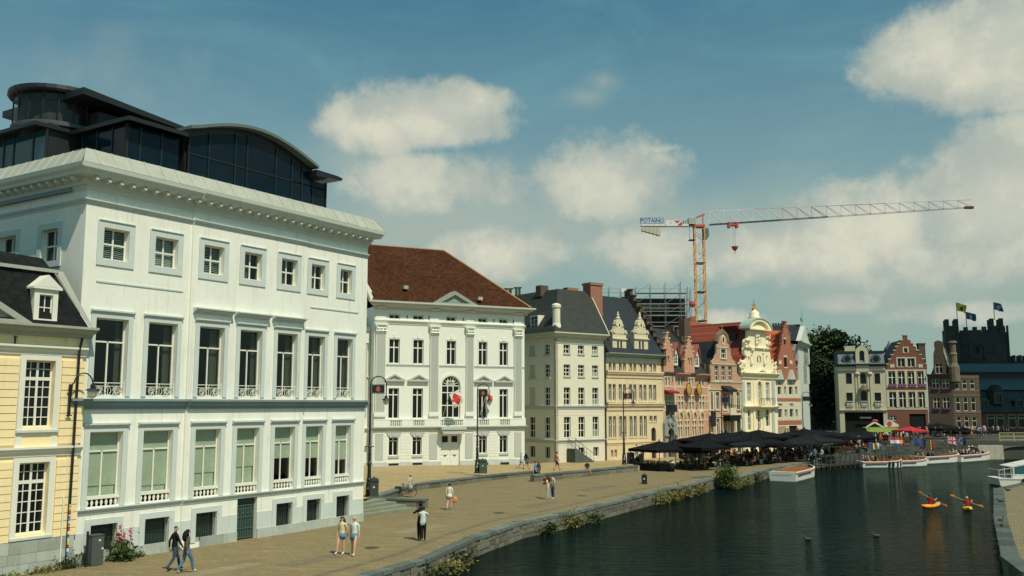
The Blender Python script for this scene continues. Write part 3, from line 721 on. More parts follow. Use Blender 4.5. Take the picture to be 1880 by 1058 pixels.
# bands and mouldings: side return first, front between the breaks
def band(name, z0, z1, proj, m, fn='cornice'):
    for a, b, yy, m0 in ((X0, XC0, 0.0, 1.0), (XC0, XC1, -0.10, 0.0), (XC1, X1, 0.0, 0.0)):
        if fn == 'cornice': f1.cornice(name, a, b, z0, z1, proj, m, yy, 0.0, m0)
        else: f1.strip(name, a - (proj if m0 else 0), b, z0, z1, proj, m, yy)
    if fn == 'cornice': s1f.cornice(name, 0, D1, z0, z1, proj, m, 0.0, 0, 0, 1.0)
    else: s1f.strip(name, 0, D1, z0, z1, proj, m, 0.0)
band('water_table', 2.06, 2.30, .14, grey1)
band('string_course', 6.50, 6.95, .34, slate1)
band('frieze_moulding', 15.40, 15.62, .14, slate1 if False else grey1)
band('architrave', 16.00, 16.22, .10, cornm)
# plinth of separate blocks
rp = random.Random(2); xx = X0
plm = [mat('plinth_block_%d' % i, tuple(c * (.85 + .15 * i) for c in (0.36, 0.385, 0.335)), .85, .2, 1.2, .3, 10, streak=.2) for i in range(3)]
while xx < X1 - .1:
    l = min(rp.uniform(1.2, 1.9), X1 - xx)
    if xx < door1[0] < xx + l: l = door1[0] - xx
    if abs(xx - door1[0]) < .05: xx = door1[1]; continue
    yy = -.10 if XC0 - .5 < xx < XC1 - .5 else 0
    f1.add('plinth_block', MB().box(xx + .006, yy - .07, -.06, xx + l - .006, yy - .001, .46 if xx > 0 else .5), rp.choice(plm)); xx += l
for a, b, yy in ((X0, XC0, 0.0), (XC0, XC1, -.10), (XC1, X1, 0.0)):
    hs_ = [rect(q[0] - .29, .462, q[1] + .29, 1.6) for q in bx if q and a < q[0] < b]
    ol = [(a, .462)] 
    for h in sorted(hs_, key=lambda r: r[0][0]) + ([rect(door1[0], .462, door1[1], 2)] if a == XC0 else []): pass
    cuts = sorted([(h[0][0], h[1][0]) for h in hs_] + ([door1] if a == XC0 else []))
    x_ = a
    for c0, c1 in cuts + [(b, b)]:
        if c0 - x_ > .05: f1.strip('grey_dado', x_ + .002, c0 - .002, .464, 1.30, .022, mat('dado_paint', (0.56, 0.61, 0.57), .85, .08, .7, .2, streak=.1), yy)
        x_ = c1
# fluted hoods over the three middle windows, incised panels beside them
for k in (2, 3, 4):
    a, b = gx[k]; f1.cornice('window_entablature', a - .42, b + .42, 11.08, 11.34, .34, grey1, -.10)
    f1.strip('entablature_frieze', a - .30, b + .30, 10.92, 11.07, .05, white1, -.10)
for a, b in ((.35, 4.9), (13.4, 17.3)): f1.strip('panel_moulding', a, b, 12.02, 12.09, .035, grey1)
# main cornice with modillions, then sloping lead sheets
cor = []
for a, b, yy, m0, m1 in ((X0, XC0, 0.0, 1.0, 0), (XC0, XC1, -.10, 0, 0), (XC1, X1, 0.0, 0, .75)):
    pts = [(0, 16.22), (-.16, 16.22), (-.18, 16.52), (-.62, 16.58), (-.66, 16.70), (-.78, 16.82), (-.82, 17.00), (0, 17.02)]
    f1.add('main_cornice', MB().prof(pts, a, b, m0, m1), cornm, at=(0, yy, 0))
pts = [(0, 16.22), (-.16, 16.22), (-.18, 16.52), (-.62, 16.58), (-.66, 16.70), (-.78, 16.82), (-.82, 17.00), (0, 17.02)]
s1f.add('main_cornice', MB().prof(pts, 0, D1, 0, 1.0), cornm)
mod_me = MB().box(-.07, -.40, .02, .07, 0, .16).box(-.06, -.33, -.03, .06, -.16, .02).mesh('modillion', cornm)
nm = 30
for k in range(nm + 1):
    x = X0 + .1 + (X1 - X0 - .2) * k / nm; yy = -.10 if XC0 < x < XC1 else 0
    put('modillion', mod_me, f1.root, (x, yy - .16, 16.38))
for k in range(21): put('modillion', mod_me, f1.root, (X0 - .16, .35 + k * .62, 16.38), R(-90))
nl = 24
for k in range(nl):
    a, b = X0 - .75 + (X1 - X0 + .75 + .75) * k / nl, X0 - .75 + (X1 - X0 + 1.5) * (k + 1) / nl
    s0 = .42 if k == 0 else 0; s1_ = .5 if k == nl - 1 else 0
    mb = MB(); y0_, y1_ = -.76, -.24
    mb.face([(a + .008, y0_, 17.03), (b - .008, y0_, 17.03), (b - .008 - s1_, y1_, 17.76), (a + .008 + s0, y1_, 17.76)])
    mb.face([(a + .008 + s0, y1_, 17.76), (b - .008 - s1_, y1_, 17.76), (b - .008 - s1_, .6, 17.80), (a + .008 + s0, .6, 17.80)])
    mb.face([(b - .008, y0_, 17.03), (b - .008, y0_ + .1, 17.0), (b - .008 - s1_, y1_ + .1, 17.7), (b - .008 - s1_, y1_, 17.76)])
    f1.add('lead_panel', mb, lead)
    f1.add('lead_roll', MB().tube([(b, y0_ - .005, 17.04), (b - s1_, y1_ - .01, 17.77)], .022, 5), lead)
for k in range(20):
    a, b = X0 - .34 + k * .0, 0
    y_a, y_b = -.70 + k * .72, -.70 + (k + 1) * .72
    s0 = .45 if k == 0 else 0
    mb = MB(); xo, xi = X0 - .76, X0 - .30
    mb.face([(xo, y_b - .008, 17.031), (xo, y_a + .008, 17.031), (xi, y_a + .008 + s0, 17.761), (xi, y_b - .008, 17.761)])
    mb.face([(xi, y_b - .008, 17.761), (xi, y_a + .008 + s0, 17.761), (X0 + .5, y_a + .008 + s0, 17.797), (X0 + .5, y_b - .008, 17.797)])
    f1.add('lead_panel', mb, lead)
    f1.add('lead_roll', MB().tube([(xo, y_b, 17.04), (xi, y_b, 17.77)], .022, 5), lead)
f1.add('flat_roof', MB().box(X0 + .5, .6, 17.5, X1 + .2, D1, 17.78), lead)
for q in side_w: s1f.window(*q, 2, (.5,), creamf, cglass, .22, .06, .075, True, 0, sur=(.28, .05, grey1, .28, 0, .28))
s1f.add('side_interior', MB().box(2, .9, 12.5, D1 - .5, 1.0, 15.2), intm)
s1f.add('rain_gutter', MB().box(0, -.2, 16.02, D1 - 1.0, -.1, 16.2), slate1)
# glass penthouse
ph = glass_t
arc = [(5.5 + 8.75 * t, 20.15 + 1.15 * math.sin(math.pi * (t * .93 + .035)) - .12 * t) for t in [i / 16 for i in range(17)]]
gl_ = [(5.62, 17.78), (15.35, 17.78), (15.35, 19.55), (14.25, 19.6)] + [(x, z - .28) for x, z in reversed(arc[1:-1])]
f1.add('vault_body', MB().slab([(5.6, 17.78), (14.2, 17.78)] + [(x, z - .05) for x, z in reversed(arc)], 1.15, 9.0, back=True), darkm)
xs_ = [5.62, 6.85, 8.55, 9.35, 11.4, 12.6, 13.4, 14.25, 15.35]
def ztop(x):
    if x >= 14.2: return 19.5
    t = (x - 5.5) / 8.75; i = min(15, max(0, int(t * 16))); u_ = t * 16 - i; return arc[i][1] * (1 - u_) + arc[i + 1][1] * u_ - .38
pm = MB()
for a, b in zip(xs_, xs_[1:]):
    n_ = 5; zm = 19.15
    lo = min(zm, min(ztop(a), ztop(b)))
    f1.add('pane', MB().box(a + .035, .96, 17.86, b - .035, .98, lo - .03), ph)
    if ztop((a + b) / 2) > zm + .2:
        o = [(a + .035, zm + .03), (b - .035, zm + .03)] + [(b - .035 + (a - b + .07) * i / n_, max(zm + .05, ztop(b - .035 + (a - b + .07) * i / n_))) for i in range(n_ + 1)]
        f1.add('pane', MB().slab(o, .96, .98), ph)
for x in xs_: f1.add('glazing_bar', MB().box(x - .03, .90, 17.78, x + .03, 1.0, max(ztop(x), 19.2) + .1), darkm)
for a, b in zip(xs_, xs_[1:]):
    if a < 12: f1.add('transom_bar', MB().box(a + .03, .92, 19.12, b - .03, .99, 19.18), darkm)
vr = MB()
ro = [(x - .15 if i == 0 else x, z) for i, (x, z) in enumerate(arc)]
outl = [(x, z) for x, z in ro] + [(x, z + .16) for x, z in reversed(ro)]
vr.slab(outl, .45, 9.2); f1.add('vault_roof', vr, mat('vault_zinc', (0.13, 0.15, 0.135), .5, .12, .8))
f1.add('vault_soffit', MB().slab([(x, z - .002) for x, z in reversed(ro)] + [(x, z - .36) for x, z in ro], .98, 1.14), blackm)
f1.add('end_canopy', MB().slab([(13.9, 19.62), (16.0, 19.78), (16.05, 19.92), (15.6, 19.98), (13.9, 20.0)], .3, 5.0), blackm)
f1.add('end_pane', MB().box(15.36, 1.0, 17.85, 15.38, 4.8, 19.6), ph)
# lower stepped pavilions and round lantern at the corner
Y2 = 5.05
f1.add('pavilion_roof', MB().poly([(2.05, .75), (5.45, .75), (5.45, 9), (2.05, 9)], 20.1, 19.9), blackm)
f1.add('pavilion_roof', MB().poly([(.25, Y2 + .35), (2.04, Y2 + .35), (2.04, 14), (.25, 14)], 20.16, 19.98), blackm)
f1.add('pavilion_core', MB().box(3.2, 1.9, 17.78, 5.4, 9, 19.9).box(1.9, Y2 + .7, 17.78, 3.1, 14, 19.97), blackm)
for a, b in ((2.4, 3.1), (3.1, 4.3), (4.3, 5.4)): f1.add('pane', MB().box(a + .04, 1.3, 17.86, b - .04, 1.32, 19.86), ph)
for a, b in ((1.4, 2.4), (2.4, 3.6), (3.6, 4.8)): f1.add('pane', MB().box(2.38, a + .04, 17.86, 2.40, b - .04, 19.86), ph)
tealg = mat('teal_glass', (0.01, 0.06, 0.085), .08, .3, .7, spec=.3)
for a, b in ((5.5, 6.6), (6.6, 8.3), (8.3, 9.2), (9.2, 11.0), (11, 13)): f1.add('pane', MB().box(.95, a + .05, 17.86, .97, b - .05, 19.93), tealg)
for x in (2.4, 3.1, 4.3): f1.add('glazing_bar', MB().box(x - .04, 1.26, 17.78, x + .04, 1.34, 19.9), darkm)
for y in (1.32, 2.4, 3.6, 4.8): f1.add('glazing_bar', MB().box(2.34, y - .04, 17.78, 2.42, y + .04, 19.9), darkm)
for y in (5.5, 6.6, 8.3, 9.2, 11, 13): f1.add('glazing_bar', MB().box(.91, y - .05, 17.78, .99, y + .05, 19.98), darkm)
LC = (2.55, 7.4); LR = 2.02
lan = f1.add('lantern', MB().lathe([(LR + .06, 20.3), (LR + .08, 20.48), (LR + .02, 20.52)], 28, (LC[0], LC[1], 0)), mat('lantern_sill', (0.07, 0.08, 0.072), .6, .1), smooth=False)
f1.add('lantern_core', MB().lathe([(LR - .35, 19.9), (LR - .35, 22.0)], 16, (LC[0], LC[1], 0)), mat('lantern_core', (0.03, 0.035, 0.033), .8, .3, 1.0))
for k in range(18):
    a0, a1 = 6.2832 * k / 18 + .025, 6.2832 * (k + 1) / 18 - .025
    for z0, z1 in ((20.54, 21.52), (21.57, 21.96)):
        P0, P1 = (LC[0] + LR * math.cos(a0), LC[1] + LR * math.sin(a0)), (LC[0] + LR * math.cos(a1), LC[1] + LR * math.sin(a1))
        MB().face([(P0[0], P0[1], z0), (P1[0], P1[1], z0), (P1[0], P1[1], z1), (P0[0], P0[1], z1)]).build('pane', cglass, lan)
for k in range(18):
    a0 = 6.2832 * k / 18; MB().tube([(LC[0] + LR * math.cos(a0), LC[1] + LR * math.sin(a0), 20.5), (LC[0] + LR * math.cos(a0), LC[1] + LR * math.sin(a0), 22.0)], .035, 5).build('glazing_bar', darkm, lan)
f1.add('lantern_roof', MB().lathe([(LR + .22, 21.98), (LR + .30, 22.08), (LR + .28, 22.28), (LR * .7, 22.45), (.1, 22.52)], 32, (LC[0], LC[1], 0)), blackm)
f1.add('lantern_deck', MB().box(1.1, 5.6, 17.8, 5.2, 11, 20.3), darkm)
f1.add('upper_roof', MB().slab([(1.7, 21.62), (8.2, 21.22), (8.2, 21.44), (1.7, 21.96)], 3.9, 11), blackm)
f1.add('upper_wall', MB().box(3.0, 4.6, 17.9, 8.1, 10.5, 21.2), mat('upper_cladding', (0.02, 0.022, 0.022), .6, .2))

# ------------------------------------------------------------------ yellow house at the left edge
d1 = (B1 - A1).normalized(); n1 = Vector((-d1.y, d1.x))
fy = house('yellow_house', 'yellow rusticated house with dark mansard roof and small dormer', 'building', A1 - d1 * 9.0 - n1 * .1, A1 - d1 * .13 - n1 * .1, 0.0)
LY = fy.L; q = lambda x: x + LY + .13                   # x measured from the corner with the pale house
yw = [(q(-2.63), 1.55, q(-1.36), 4.38), (q(-2.62), 5.78, q(-1.36), 8.50), (q(-5.6), 1.55, q(-4.3), 4.38), (q(-5.6), 5.78, q(-4.3), 8.50)]
fy.wall(rect(0, -.05, LY, 9.5), [rect(*r_) for r_ in yw], yellow, 0.0, .45)
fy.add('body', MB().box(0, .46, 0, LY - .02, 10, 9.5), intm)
for a, z0, b, z1 in yw:
    w_ = fy.window(a, z0, b, z1, 4, (.15, .30, .45, .60, .735, .87), creamf, glass, .2, .07, .035, True, 0)
    MB().box((b - a) / 2 - .05, -.015, .07, (b - a) / 2 + .05, .005, z1 - z0 - .07).box(.07, -.018, (z1 - z0) * .70, b - a - .07, .004, (z1 - z0) * .75).build('meeting_rail', creamf, w_)
    MB().slab([(-.24, -.10), (0, -.10), (0, z1 - z0), (b - a, z1 - z0), (b - a, -.10), (b - a + .24, -.10), (b - a + .24, z1 - z0 + .2), (-.24, z1 - z0 + .2)], -.26, -.2).build('surround', grey1 if False else creamf, w_)
    MB().box(-.26, -.32, -.2, b - a + .26, 0, -.102).build('sill', grey1, w_)
    if z0 > 5: MB().slab(rect(-.24, -.95, b - a + .24, -.21), -.225, -.2, [rect(0, -.85, b - a, -.3)]).build('apron', creamf, w_)
cw = MB()
for j in range(8): cw.face([(j * .045, .02 * math.sin(j * 2), 0), ((j + 1) * .045, .02 * math.sin((j + 1) * 2), 0), ((j + 1) * .045, .02 * math.sin((j + 1) * 2), 2.0), (j * .045, .02 * math.sin(j * 2), 2.0)])
# banded rustication: each course a block standing proud
for xa, xb in ((q(-4.25), q(-2.9)), (q(-1.06), q(-.02)), (q(-7.6), q(-5.9))):
    z = 1.32
    while z < 8.7:
        zt_ = z + .315
        if not (4.48 < z + .15 < 5.05):
            top = min(zt_ - .03, 4.5 if z < 4.5 else 8.62)
            if top - z > .1: fy.add('rusticated_course', MB().box(xa, -.07, z, xb, -.001, top), yellow)
        z = zt_
fy.cornice('string_course', 0, LY, 4.62, 5.0, .22, creamf, 0, .12)
fy.cornice('frieze_band', 0, LY, 8.72, 9.10, .22, creamf, 0, .12)
fy.strip('frieze', q(-3.0), q(-1.2), 9.13, 9.49, .03, yellow); fy.strip('frieze', q(-.95), q(-.05), 9.13, 9.49, .06, yellow)
fy.cornice('eaves_cornice', 0, LY, 9.5, 9.95, .62, lead, 0, .3)
rp = random.Random(8)
for z0, z1 in ((-.05, .42), (.42, .82), (.82, 1.30)):
    xx = 1.0 + rp.uniform(0, .5)
    while xx < LY - .05:
        l = min(rp.uniform(.9, 1.5), LY - xx)
        if LY - xx - l < .25: l = LY - xx
        fy.add('base_stone', MB().box(xx + .006, -.10, z0 + .006, xx + l - .006, -.001, z1 - .006), rp.choice(plm)); xx += l
# mansard
fy.add('mansard_roof', MB().prof([(-.35, 9.96), (.35, 12.25), (1.2, 12.9), (5, 13.6), (9.8, 13.6), (9.8, 9.96)], 0, LY - 1.35), slate_y)
fy.add('mansard_hip', MB().face([(LY - 1.345, .35, 12.25), (LY - .05, -.35, 9.97), (LY - .05, 9.8, 9.97), (LY - 1.345, 9.8, 12.25)]).face([(LY - 1.345, -.35, 9.97), (LY - .05, -.35, 9.97), (LY - 1.345, .35, 12.25)]), slate_y)
fy.add('lead_hip_strip', MB().face([(LY - 1.30, .30, 12.3), (LY - .95, .28, 12.3), (LY + .12, -.40, 10.0), (LY - .10, -.44, 9.98)]), lead)
fy.add('curb_moulding', MB().box(0, .2, 12.2, LY - 1.2, .36, 12.34), lead)
dm = fy.add('dormer', MB().slab(rect(0, 0, 1.02, 1.42), 0, 1.6, [rect(.22, .2, .80, 1.2)]), creamf, at=(q(-2.6), -.30, 9.98))
wdm = MB().box(.22, .10, .2, .26, .15, 1.2).box(.76, .10, .2, .80, .15, 1.2).box(.26, .10, .2, .76, .15, .24).box(.26, .10, 1.16, .76, .15, 1.2).box(.49, .11, .24, .53, .15, 1.16).box(.26, .112, .66, .488, .148, .70).box(.532, .112, .66, .76, .148, .70).build('window_frame', creamf, dm)
for i in (0, 1):
    for j in (0, 1): put('pane', pane_mesh(glass), dm, (.26 + i * .25, .13, .24 + j * .46), 0, (.25, .01, .46))
MB().slab([(-.12, 1.42), (1.14, 1.42), (1.14, 1.5), (.51, 2.02), (-.12, 1.5)], -.1, 1.4).slab([(.1, 1.52), (.92, 1.52), (.51, 1.84)], -.104, -.101).build('pediment', creamf, dm)
fy.add('eaves_pediment', MB().slab([(q(-7.5), 9.96), (q(-2.75), 9.96), (q(-5.2), 11.3)], -.55, .3, [[(q(-6.9), 10.05), (q(-3.4), 10.05), (q(-5.2), 11.02)]]).slab([(q(-6.9), 10.05), (q(-3.4), 10.05), (q(-5.2), 11.02)], -.3, -.29), lead)
fy.add('wall_anchor', MB().box(q(-3.15), -.05, 9.08, q(-3.10), -.005, 9.42).box(q(-3.19), -.05, 9.38, q(-3.06), -.005, 9.42), blackm)
# black rain pipe with stickers, cream gas pipe
dp = fy.add('rain_pipe', MB().tube([(q(-.38), -.28, 9.5), (q(-.42), -.18, 9.0), (q(-.46), -.16, .05)], .055, 8), blackm)
stc = [mat('sticker_%d' % i, c, .6, 0) for i, c in enumerate([(.6, .6, .6), (.5, .05, .05), (.1, .25, .5), (.55, .5, .1), (.7, .7, .65)])]
for k in range(16):
    z = .4 + .14 * k; put('sticker', pane_mesh(stc[(k * 7) % 5]), dp, (q(-.46) - .045, -.222, z), 0, (.085, .008, .09 + .04 * (k % 3)))
fy.add('gas_pipe', MB().tube([(q(-.72), -.14, .1), (q(-.72), -.14, 2.9)], .03, 6), creamf)
fy.add('wire_conduit', MB().tube([(q(-.62), -.09, 2.9), (q(-.62), -.09, 4.6)], .012, 5), creamf)

# ------------------------------------------------------------------ ivory town palace with giant pilasters
f2 = house('pilastered_white_house', 'ivory classical house with giant fluted pilasters and brown tiled hip roof', 'building', (-13.907, 94.286), (1.358, 102.0), 0.0)
L2 = f2.L                                               # 17.1
top2 = [(1.6, 2.72), (4.2, 5.32), (7.92, 8.98), (11.6, 12.62), (14.08, 15.08)]
gr2 = [(1.72, 2.72), (4.26, 5.26), None, (11.7, 12.62), (14.12, 15.06)]
H = [rect(a, 10.85, b, 13.35) for a, b in top2] + [rect(a, 5.3, b, 8.36) for i, (a, b) in enumerate(top2) if i != 2] + [arch_pts(7.38, 5.3, 9.5, 9.7)]
H += [rect(a, 1.6, b, 3.64) for i, q_ in enumerate(gr2) if q_ for a, b in [q_]] + [rect(a - .02, 15.44, b - .05, 15.85) for a, b in top2]
DO = (7.36, 9.5, 3.66)
f2.wall([(0, -.1), (DO[0], -.1), (DO[0], DO[2]), (DO[1], DO[2]), (DO[1], -.1), (L2, -.1), (L2, 16.6), (0, 16.6)], H, white2, 0, .4)
f2.add('body', MB().box(.01, .41, -.1, L2 - .01, 12, 16.6), white2)
for i, (a, b) in enumerate(top2):
    w_ = f2.window(a, 10.85, b, 13.35, 2, (.66,), creamf, glass, .16, .07, .11, True)
    MB().box(-.1, -.21, 2.62, b - a + .1, -.16, 2.68).box((b - a) / 2 - .14, -.24, 2.62, (b - a) / 2 + .14, -.16, 3.0).build('keystone', white2, w_)
    MB().slab([(-.12, 0), (0, 0), (0, 2.5), (b - a, 2.5), (b - a, 0), (b - a + .12, 0), (b - a + .12, 2.6), (-.12, 2.6)], -.19, -.16).build('surround', white2, w_)
    if i != 2:
        w_ = f2.window(a, 5.3, b, 8.36, 2, (.78,), creamf, glass, .16, .07, .11, True)
        MB().slab([(-.14, 0), (0, 0), (0, 3.06), (b - a, 3.06), (b - a, 0), (b - a + .14, 0), (b - a + .14, 3.2), (-.14, 3.2)], -.19, -.16).build('surround', white2, w_)
        cx = (b - a) / 2
        MB().slab([(cx - 1.15, 3.75), (cx + 1.15, 3.75), (cx + 1.15, 3.9), (cx, 4.5), (cx - 1.15, 3.9)], -.46, -.16, [[(cx - .75, 3.93), (cx + .75, 3.93), (cx, 4.32)]]).slab([(cx - .75, 3.93), (cx + .75, 3.93), (cx, 4.32)], -.28, -.17).build('pediment', grey2, w_)
        g = gr2[i]
        w_ = f2.window(g[0], 1.6, g[1], 3.64, 2, (.72,), creamf, glass, .2, .06, .09, True, sill=(.1, .22, grey2))
        cx = (g[1] - g[0]) / 2
        MB().slab([(cx - .8, 2.3), (cx + .8, 2.3), (cx + .62, 2.02), (cx + .35, 1.78), (cx - .35, 1.78), (cx - .62, 2.02)], -.30, -.2).box(cx - .22, -.36, 1.9, cx + .22, -.30, 2.28).build('lintel_block', grey2, w_)
    f2.window(a - .02, 15.44, b - .05, 15.85, 2, (), creamf, glass, .18, .05, .06, False, sur=(.06, .03, grey2))
# arched centre window
w_ = f2.window(7.38, 5.3, 9.5, 9.7, 3, (.30, .60, .76), creamf, glass, .16, .12, .10, False, arch=True, sur=(.28, .06, white2))
fan = MB(); fcx, fcz = 1.06, 3.34
for k in range(1, 8):
    t = math.pi * k / 8; fan.bar((fcx + .52 * math.cos(t), .0, fcz + .52 * math.sin(t)), (fcx + .98 * math.cos(t), .0, fcz + .98 * math.sin(t)), .05)
    fan.bar((fcx + .1 * math.cos(t), .0, fcz + .1 * math.sin(t)), (fcx + .46 * math.cos(t), .0, fcz + .46 * math.sin(t)), .03)
fan.tube([(fcx + .5 * math.cos(math.pi * k / 12), 0, fcz + .5 * math.sin(math.pi * k / 12)) for k in range(13)], .045, 5)
fan.build('fanlight_bars', creamf, w_)
# pilasters: grey fluted shaft, white base, leafy capital
def pilaster(x0, x1):
    wd = x1 - x0
    p_ = f2.add('pilaster', MB().box(0, -.20, 0, wd, -.001, 8.0), white2, at=(x0, 0, 5.95))
    sh = MB()
    for k in range(7): sh.box(wd * (.06 + .88 * k / 7) + .012, -.235, .0, wd * (.06 + .88 * (k + 1) / 7) - .012, -.201, 7.85)
    sh.build('fluted_shaft', grey2, p_)
    MB().box(-.1, -.28, -.45, wd + .1, -.001, -.15).box(-.05, -.25, -.15, wd + .05, -.001, -.003).build('pilaster_base', white2, p_)
    ca = MB().box(-.02, -.24, 7.87, wd + .02, -.001, 8.75).box(-.16, -.38, 8.76, wd + .16, -.001, 8.9)
    rn = random.Random(int(x0 * 10))
    for row, (z, n_) in enumerate(((7.95, 4), (8.22, 3))):
        for k in range(n_):
            x = wd * (k + .5) / n_; ca.prof([(-.24, z), (-.40, z + .22), (-.44, z + .2), (-.34, z + .30), (-.24, z + .24)], x - .11, x + .11)
    for x in (.0, wd): ca.tube([(x + .13 * math.cos(t) * (1 - t / 9), -.33, 8.62 + .12 * math.sin(t) * (1 - t / 9)) for t in [i * .6 for i in range(11)]], .035, 5)
    ca.build('capital', stonel if False else white2, p_)
for a, b in ((.12, 1.2), (6.02, 6.98), (10.12, 10.98), (15.82, 16.72)): pilaster(a, b)
f2.cornice('balcony_ledge', 0, L2, 4.12, 4.45, .34, grey2, 0, .2)
f2.cornice('sill_band', .1, L2, 9.98 + .55, 10.22 + .55, .06, grey2)
f2.strip('pedestal_band', 0, L2, 5.05, 5.28, .10, white2)
f2.cornice('architrave', 0, L2, 14.86, 15.28, .24, white2, 0, .05)
f2.cornice('main_cornice', 0, L2, 16.35, 17.15, .95, grey2, 0, .0, 1.0, 1.0)
for a, b in zip((.1, 6.0, 10.1, 15.8), (1.2, 7.0, 11.0, 16.75)):
    f2.strip('frieze_block', a, b, 15.29, 16.34, .07, white2)
    for k in range(4): f2.strip('dentil', a + .1 + k * .22, a + .24 + k * .22, 16.42, 16.56, .45, white2)
for a in (.9, 3.45, 5.85, 6.9, 9.75, 10.95, 13.35, 15.7): f2.strip('wall_anchor', a, a + .07, 15.5, 15.85, .05, blackm)
# balustrade of the long balcony
bal2 = MB().lathe([(.05, 0), (.07, .05), (.04, .1), (.09, .25), (.07, .38), (.045, .5), (.07, .55)], 6).mesh('baluster', white2, True)
bl = f2.add('balcony', MB().box(0, -.30, 4.46, L2, -.001, 4.56).box(0, -.28, 5.12, L2, -.101, 5.26), white2)
for a, b in ((0, 1.7), (2.95, 4.2), (5.4, 7.2), (9.7, 11.5), (12.7, 14.0), (15.2, L2)): MB().box(a, -.27, 4.57, b, -.10, 5.11).build('pier', white2, bl)
for a, b in ((1.7, 2.95), (4.2, 5.4), (7.2, 9.7), (11.5, 12.7), (14.0, 15.2)):
    n_ = round((b - a) / .22)
    for k in range(n_): put('baluster', bal2, bl, (a + (b - a) * (k + .5) / n_, -.19, 4.56))
# ground floor: rusticated joints, grey panels, doors
z = .95
for a, b in ((.1, 1.5), (2.95, 4.05), (5.45, 6.0), (11.0, 11.5), (12.85, 13.9), (15.3, 15.75)):
    for k in range(10):
        z = .95 + k * .315; f2.strip('rusticated_course', a, b, z, z + .28, .03, white2)
for a, b in ((.25, 1.1), (6.05, 6.95), (10.1, 10.95), (15.85, 16.7)): f2.strip('grey_panel', a, b, 1.15, 3.75, .045, grey2)
xx = 0.0; rp = random.Random(4)
while xx < L2 - .05:
    l = min(rp.uniform(1.2, 1.8), L2 - xx)
    if xx < DO[0] < xx + l: l = DO[0] - xx
    if abs(xx - DO[0]) < .02: xx = DO[1]; continue
    f2.add('plinth_block', MB().box(xx + .006, -.09, -.1, xx + l - .006, -.001, .92), plm[rp.randrange(3)] if False else mat('plinth_pale_%d' % rp.randrange(3), (0.50, 0.52, 0.48), .85, .12, 1.0)); xx += l
for a in (1.7, 4.25, 11.7, 14.15): f2.strip('cellar_vent', a, a + 1.05, .32 if a > 9 else .62, .62 if a > 9 else .84, .095, blackm)
dr = f2.add('door', MB().box(0, 0, 0, 1.06, .08, 3.6), white2, at=(DO[0] + .005, .22, .3 - .1)); dr2 = f2.add('door', MB().box(0, 0, 0, 1.06, .08, 3.6), white2, at=(DO[0] + 1.075, .22, .3 - .1))
for d_ in (dr, dr2):
    MB().box(.12, -.04, .25, .92, -.001, 1.15).box(.12, -.04, 1.35, .92, -.001, 2.5).build('door_panel', creamf, d_)
    MB().box(.2, -.03, 2.62, .85, -.001, 3.25).build('pane', glass, d_); MB().box(.4, -.06, 1.22, .7, -.001, 1.28).build('letter_slot', blackm, d_)
f2.add('balcony_console', MB().slab([(DO[0] - .25, 4.12), (DO[1] + .25, 4.12), (DO[1] + .05, 3.7), (DO[0] - .05, 3.7)], -.9, -.02).box(DO[0] - .3, -1.0, 4.13, DO[1] + .3, -.35, 4.40), grey2)
rp_ = MB(); rp_.v = []
def hip(f, x0, x1, y0, y1, ze, zr, rx0, rx1, m, name='roof', ry=None):
    ry = (y0 + y1) / 2 if ry is None else ry; mb = MB()
    mb.face([(x0, y0, ze), (x1, y0, ze), (rx1, ry, zr), (rx0, ry, zr)]); mb.face([(x1, y1, ze), (x0, y1, ze), (rx0, ry, zr), (rx1, ry, zr)])
    mb.face([(x1, y0, ze), (x1, y1, ze), (rx1, ry, zr)]); mb.face([(x0, y1, ze), (x0, y0, ze), (rx0, ry, zr)])
    return f.add(name, mb, m)
rf = hip(f2, -.4, L2 + .5, -.7, 12, 17.16, 24.0, -1.0, 10.2, redtile, ry=6.5)
rt = MB()
for k in range(40):
    x = -1 + 11.2 * k / 40; rt.tube([(x, 6.5, 24.02), (x + .26, 6.5, 24.02)], [.13, .11], 6)
for k in range(34):
    p0 = Vector((10.2, 6.5, 24.02)).lerp(Vector((L2 + .5, -.7, 17.18)), k / 34); p1 = Vector((10.2, 6.5, 24.02)).lerp(Vector((L2 + .5, -.7, 17.18)), (k + .95) / 34); rt.tube([p0, p1], [.13, .11], 6)
o_ = rt.build('ridge_tiles', mat('ridge_terracotta', (0.36, 0.19, 0.09), .85, .3, 2.0), rf); o_['kind'] = 'stuff'
pa = f2.add('roof_pediment', MB().slab([(5.95, 17.16), (11.2, 17.16), (8.55, 18.55)], -.75, 1.2, [[(7.0, 17.3), (10.2, 17.3), (8.55, 18.15)]]).slab([(7.0, 17.3), (10.2, 17.3), (8.55, 18.15)], -.5, -.48), mat('pediment_lead', (0.27, 0.30, 0.26), .7, .1))
for x, z in ((3.2, 18.6), (11.3, 17.75)):
    y = -.7 + (z - 17.16) / 6.84 * 7.2
    f2.add('roof_hatch', MB().box(x, y - .5, z, x + .5, y + .3, z + .35), lead)
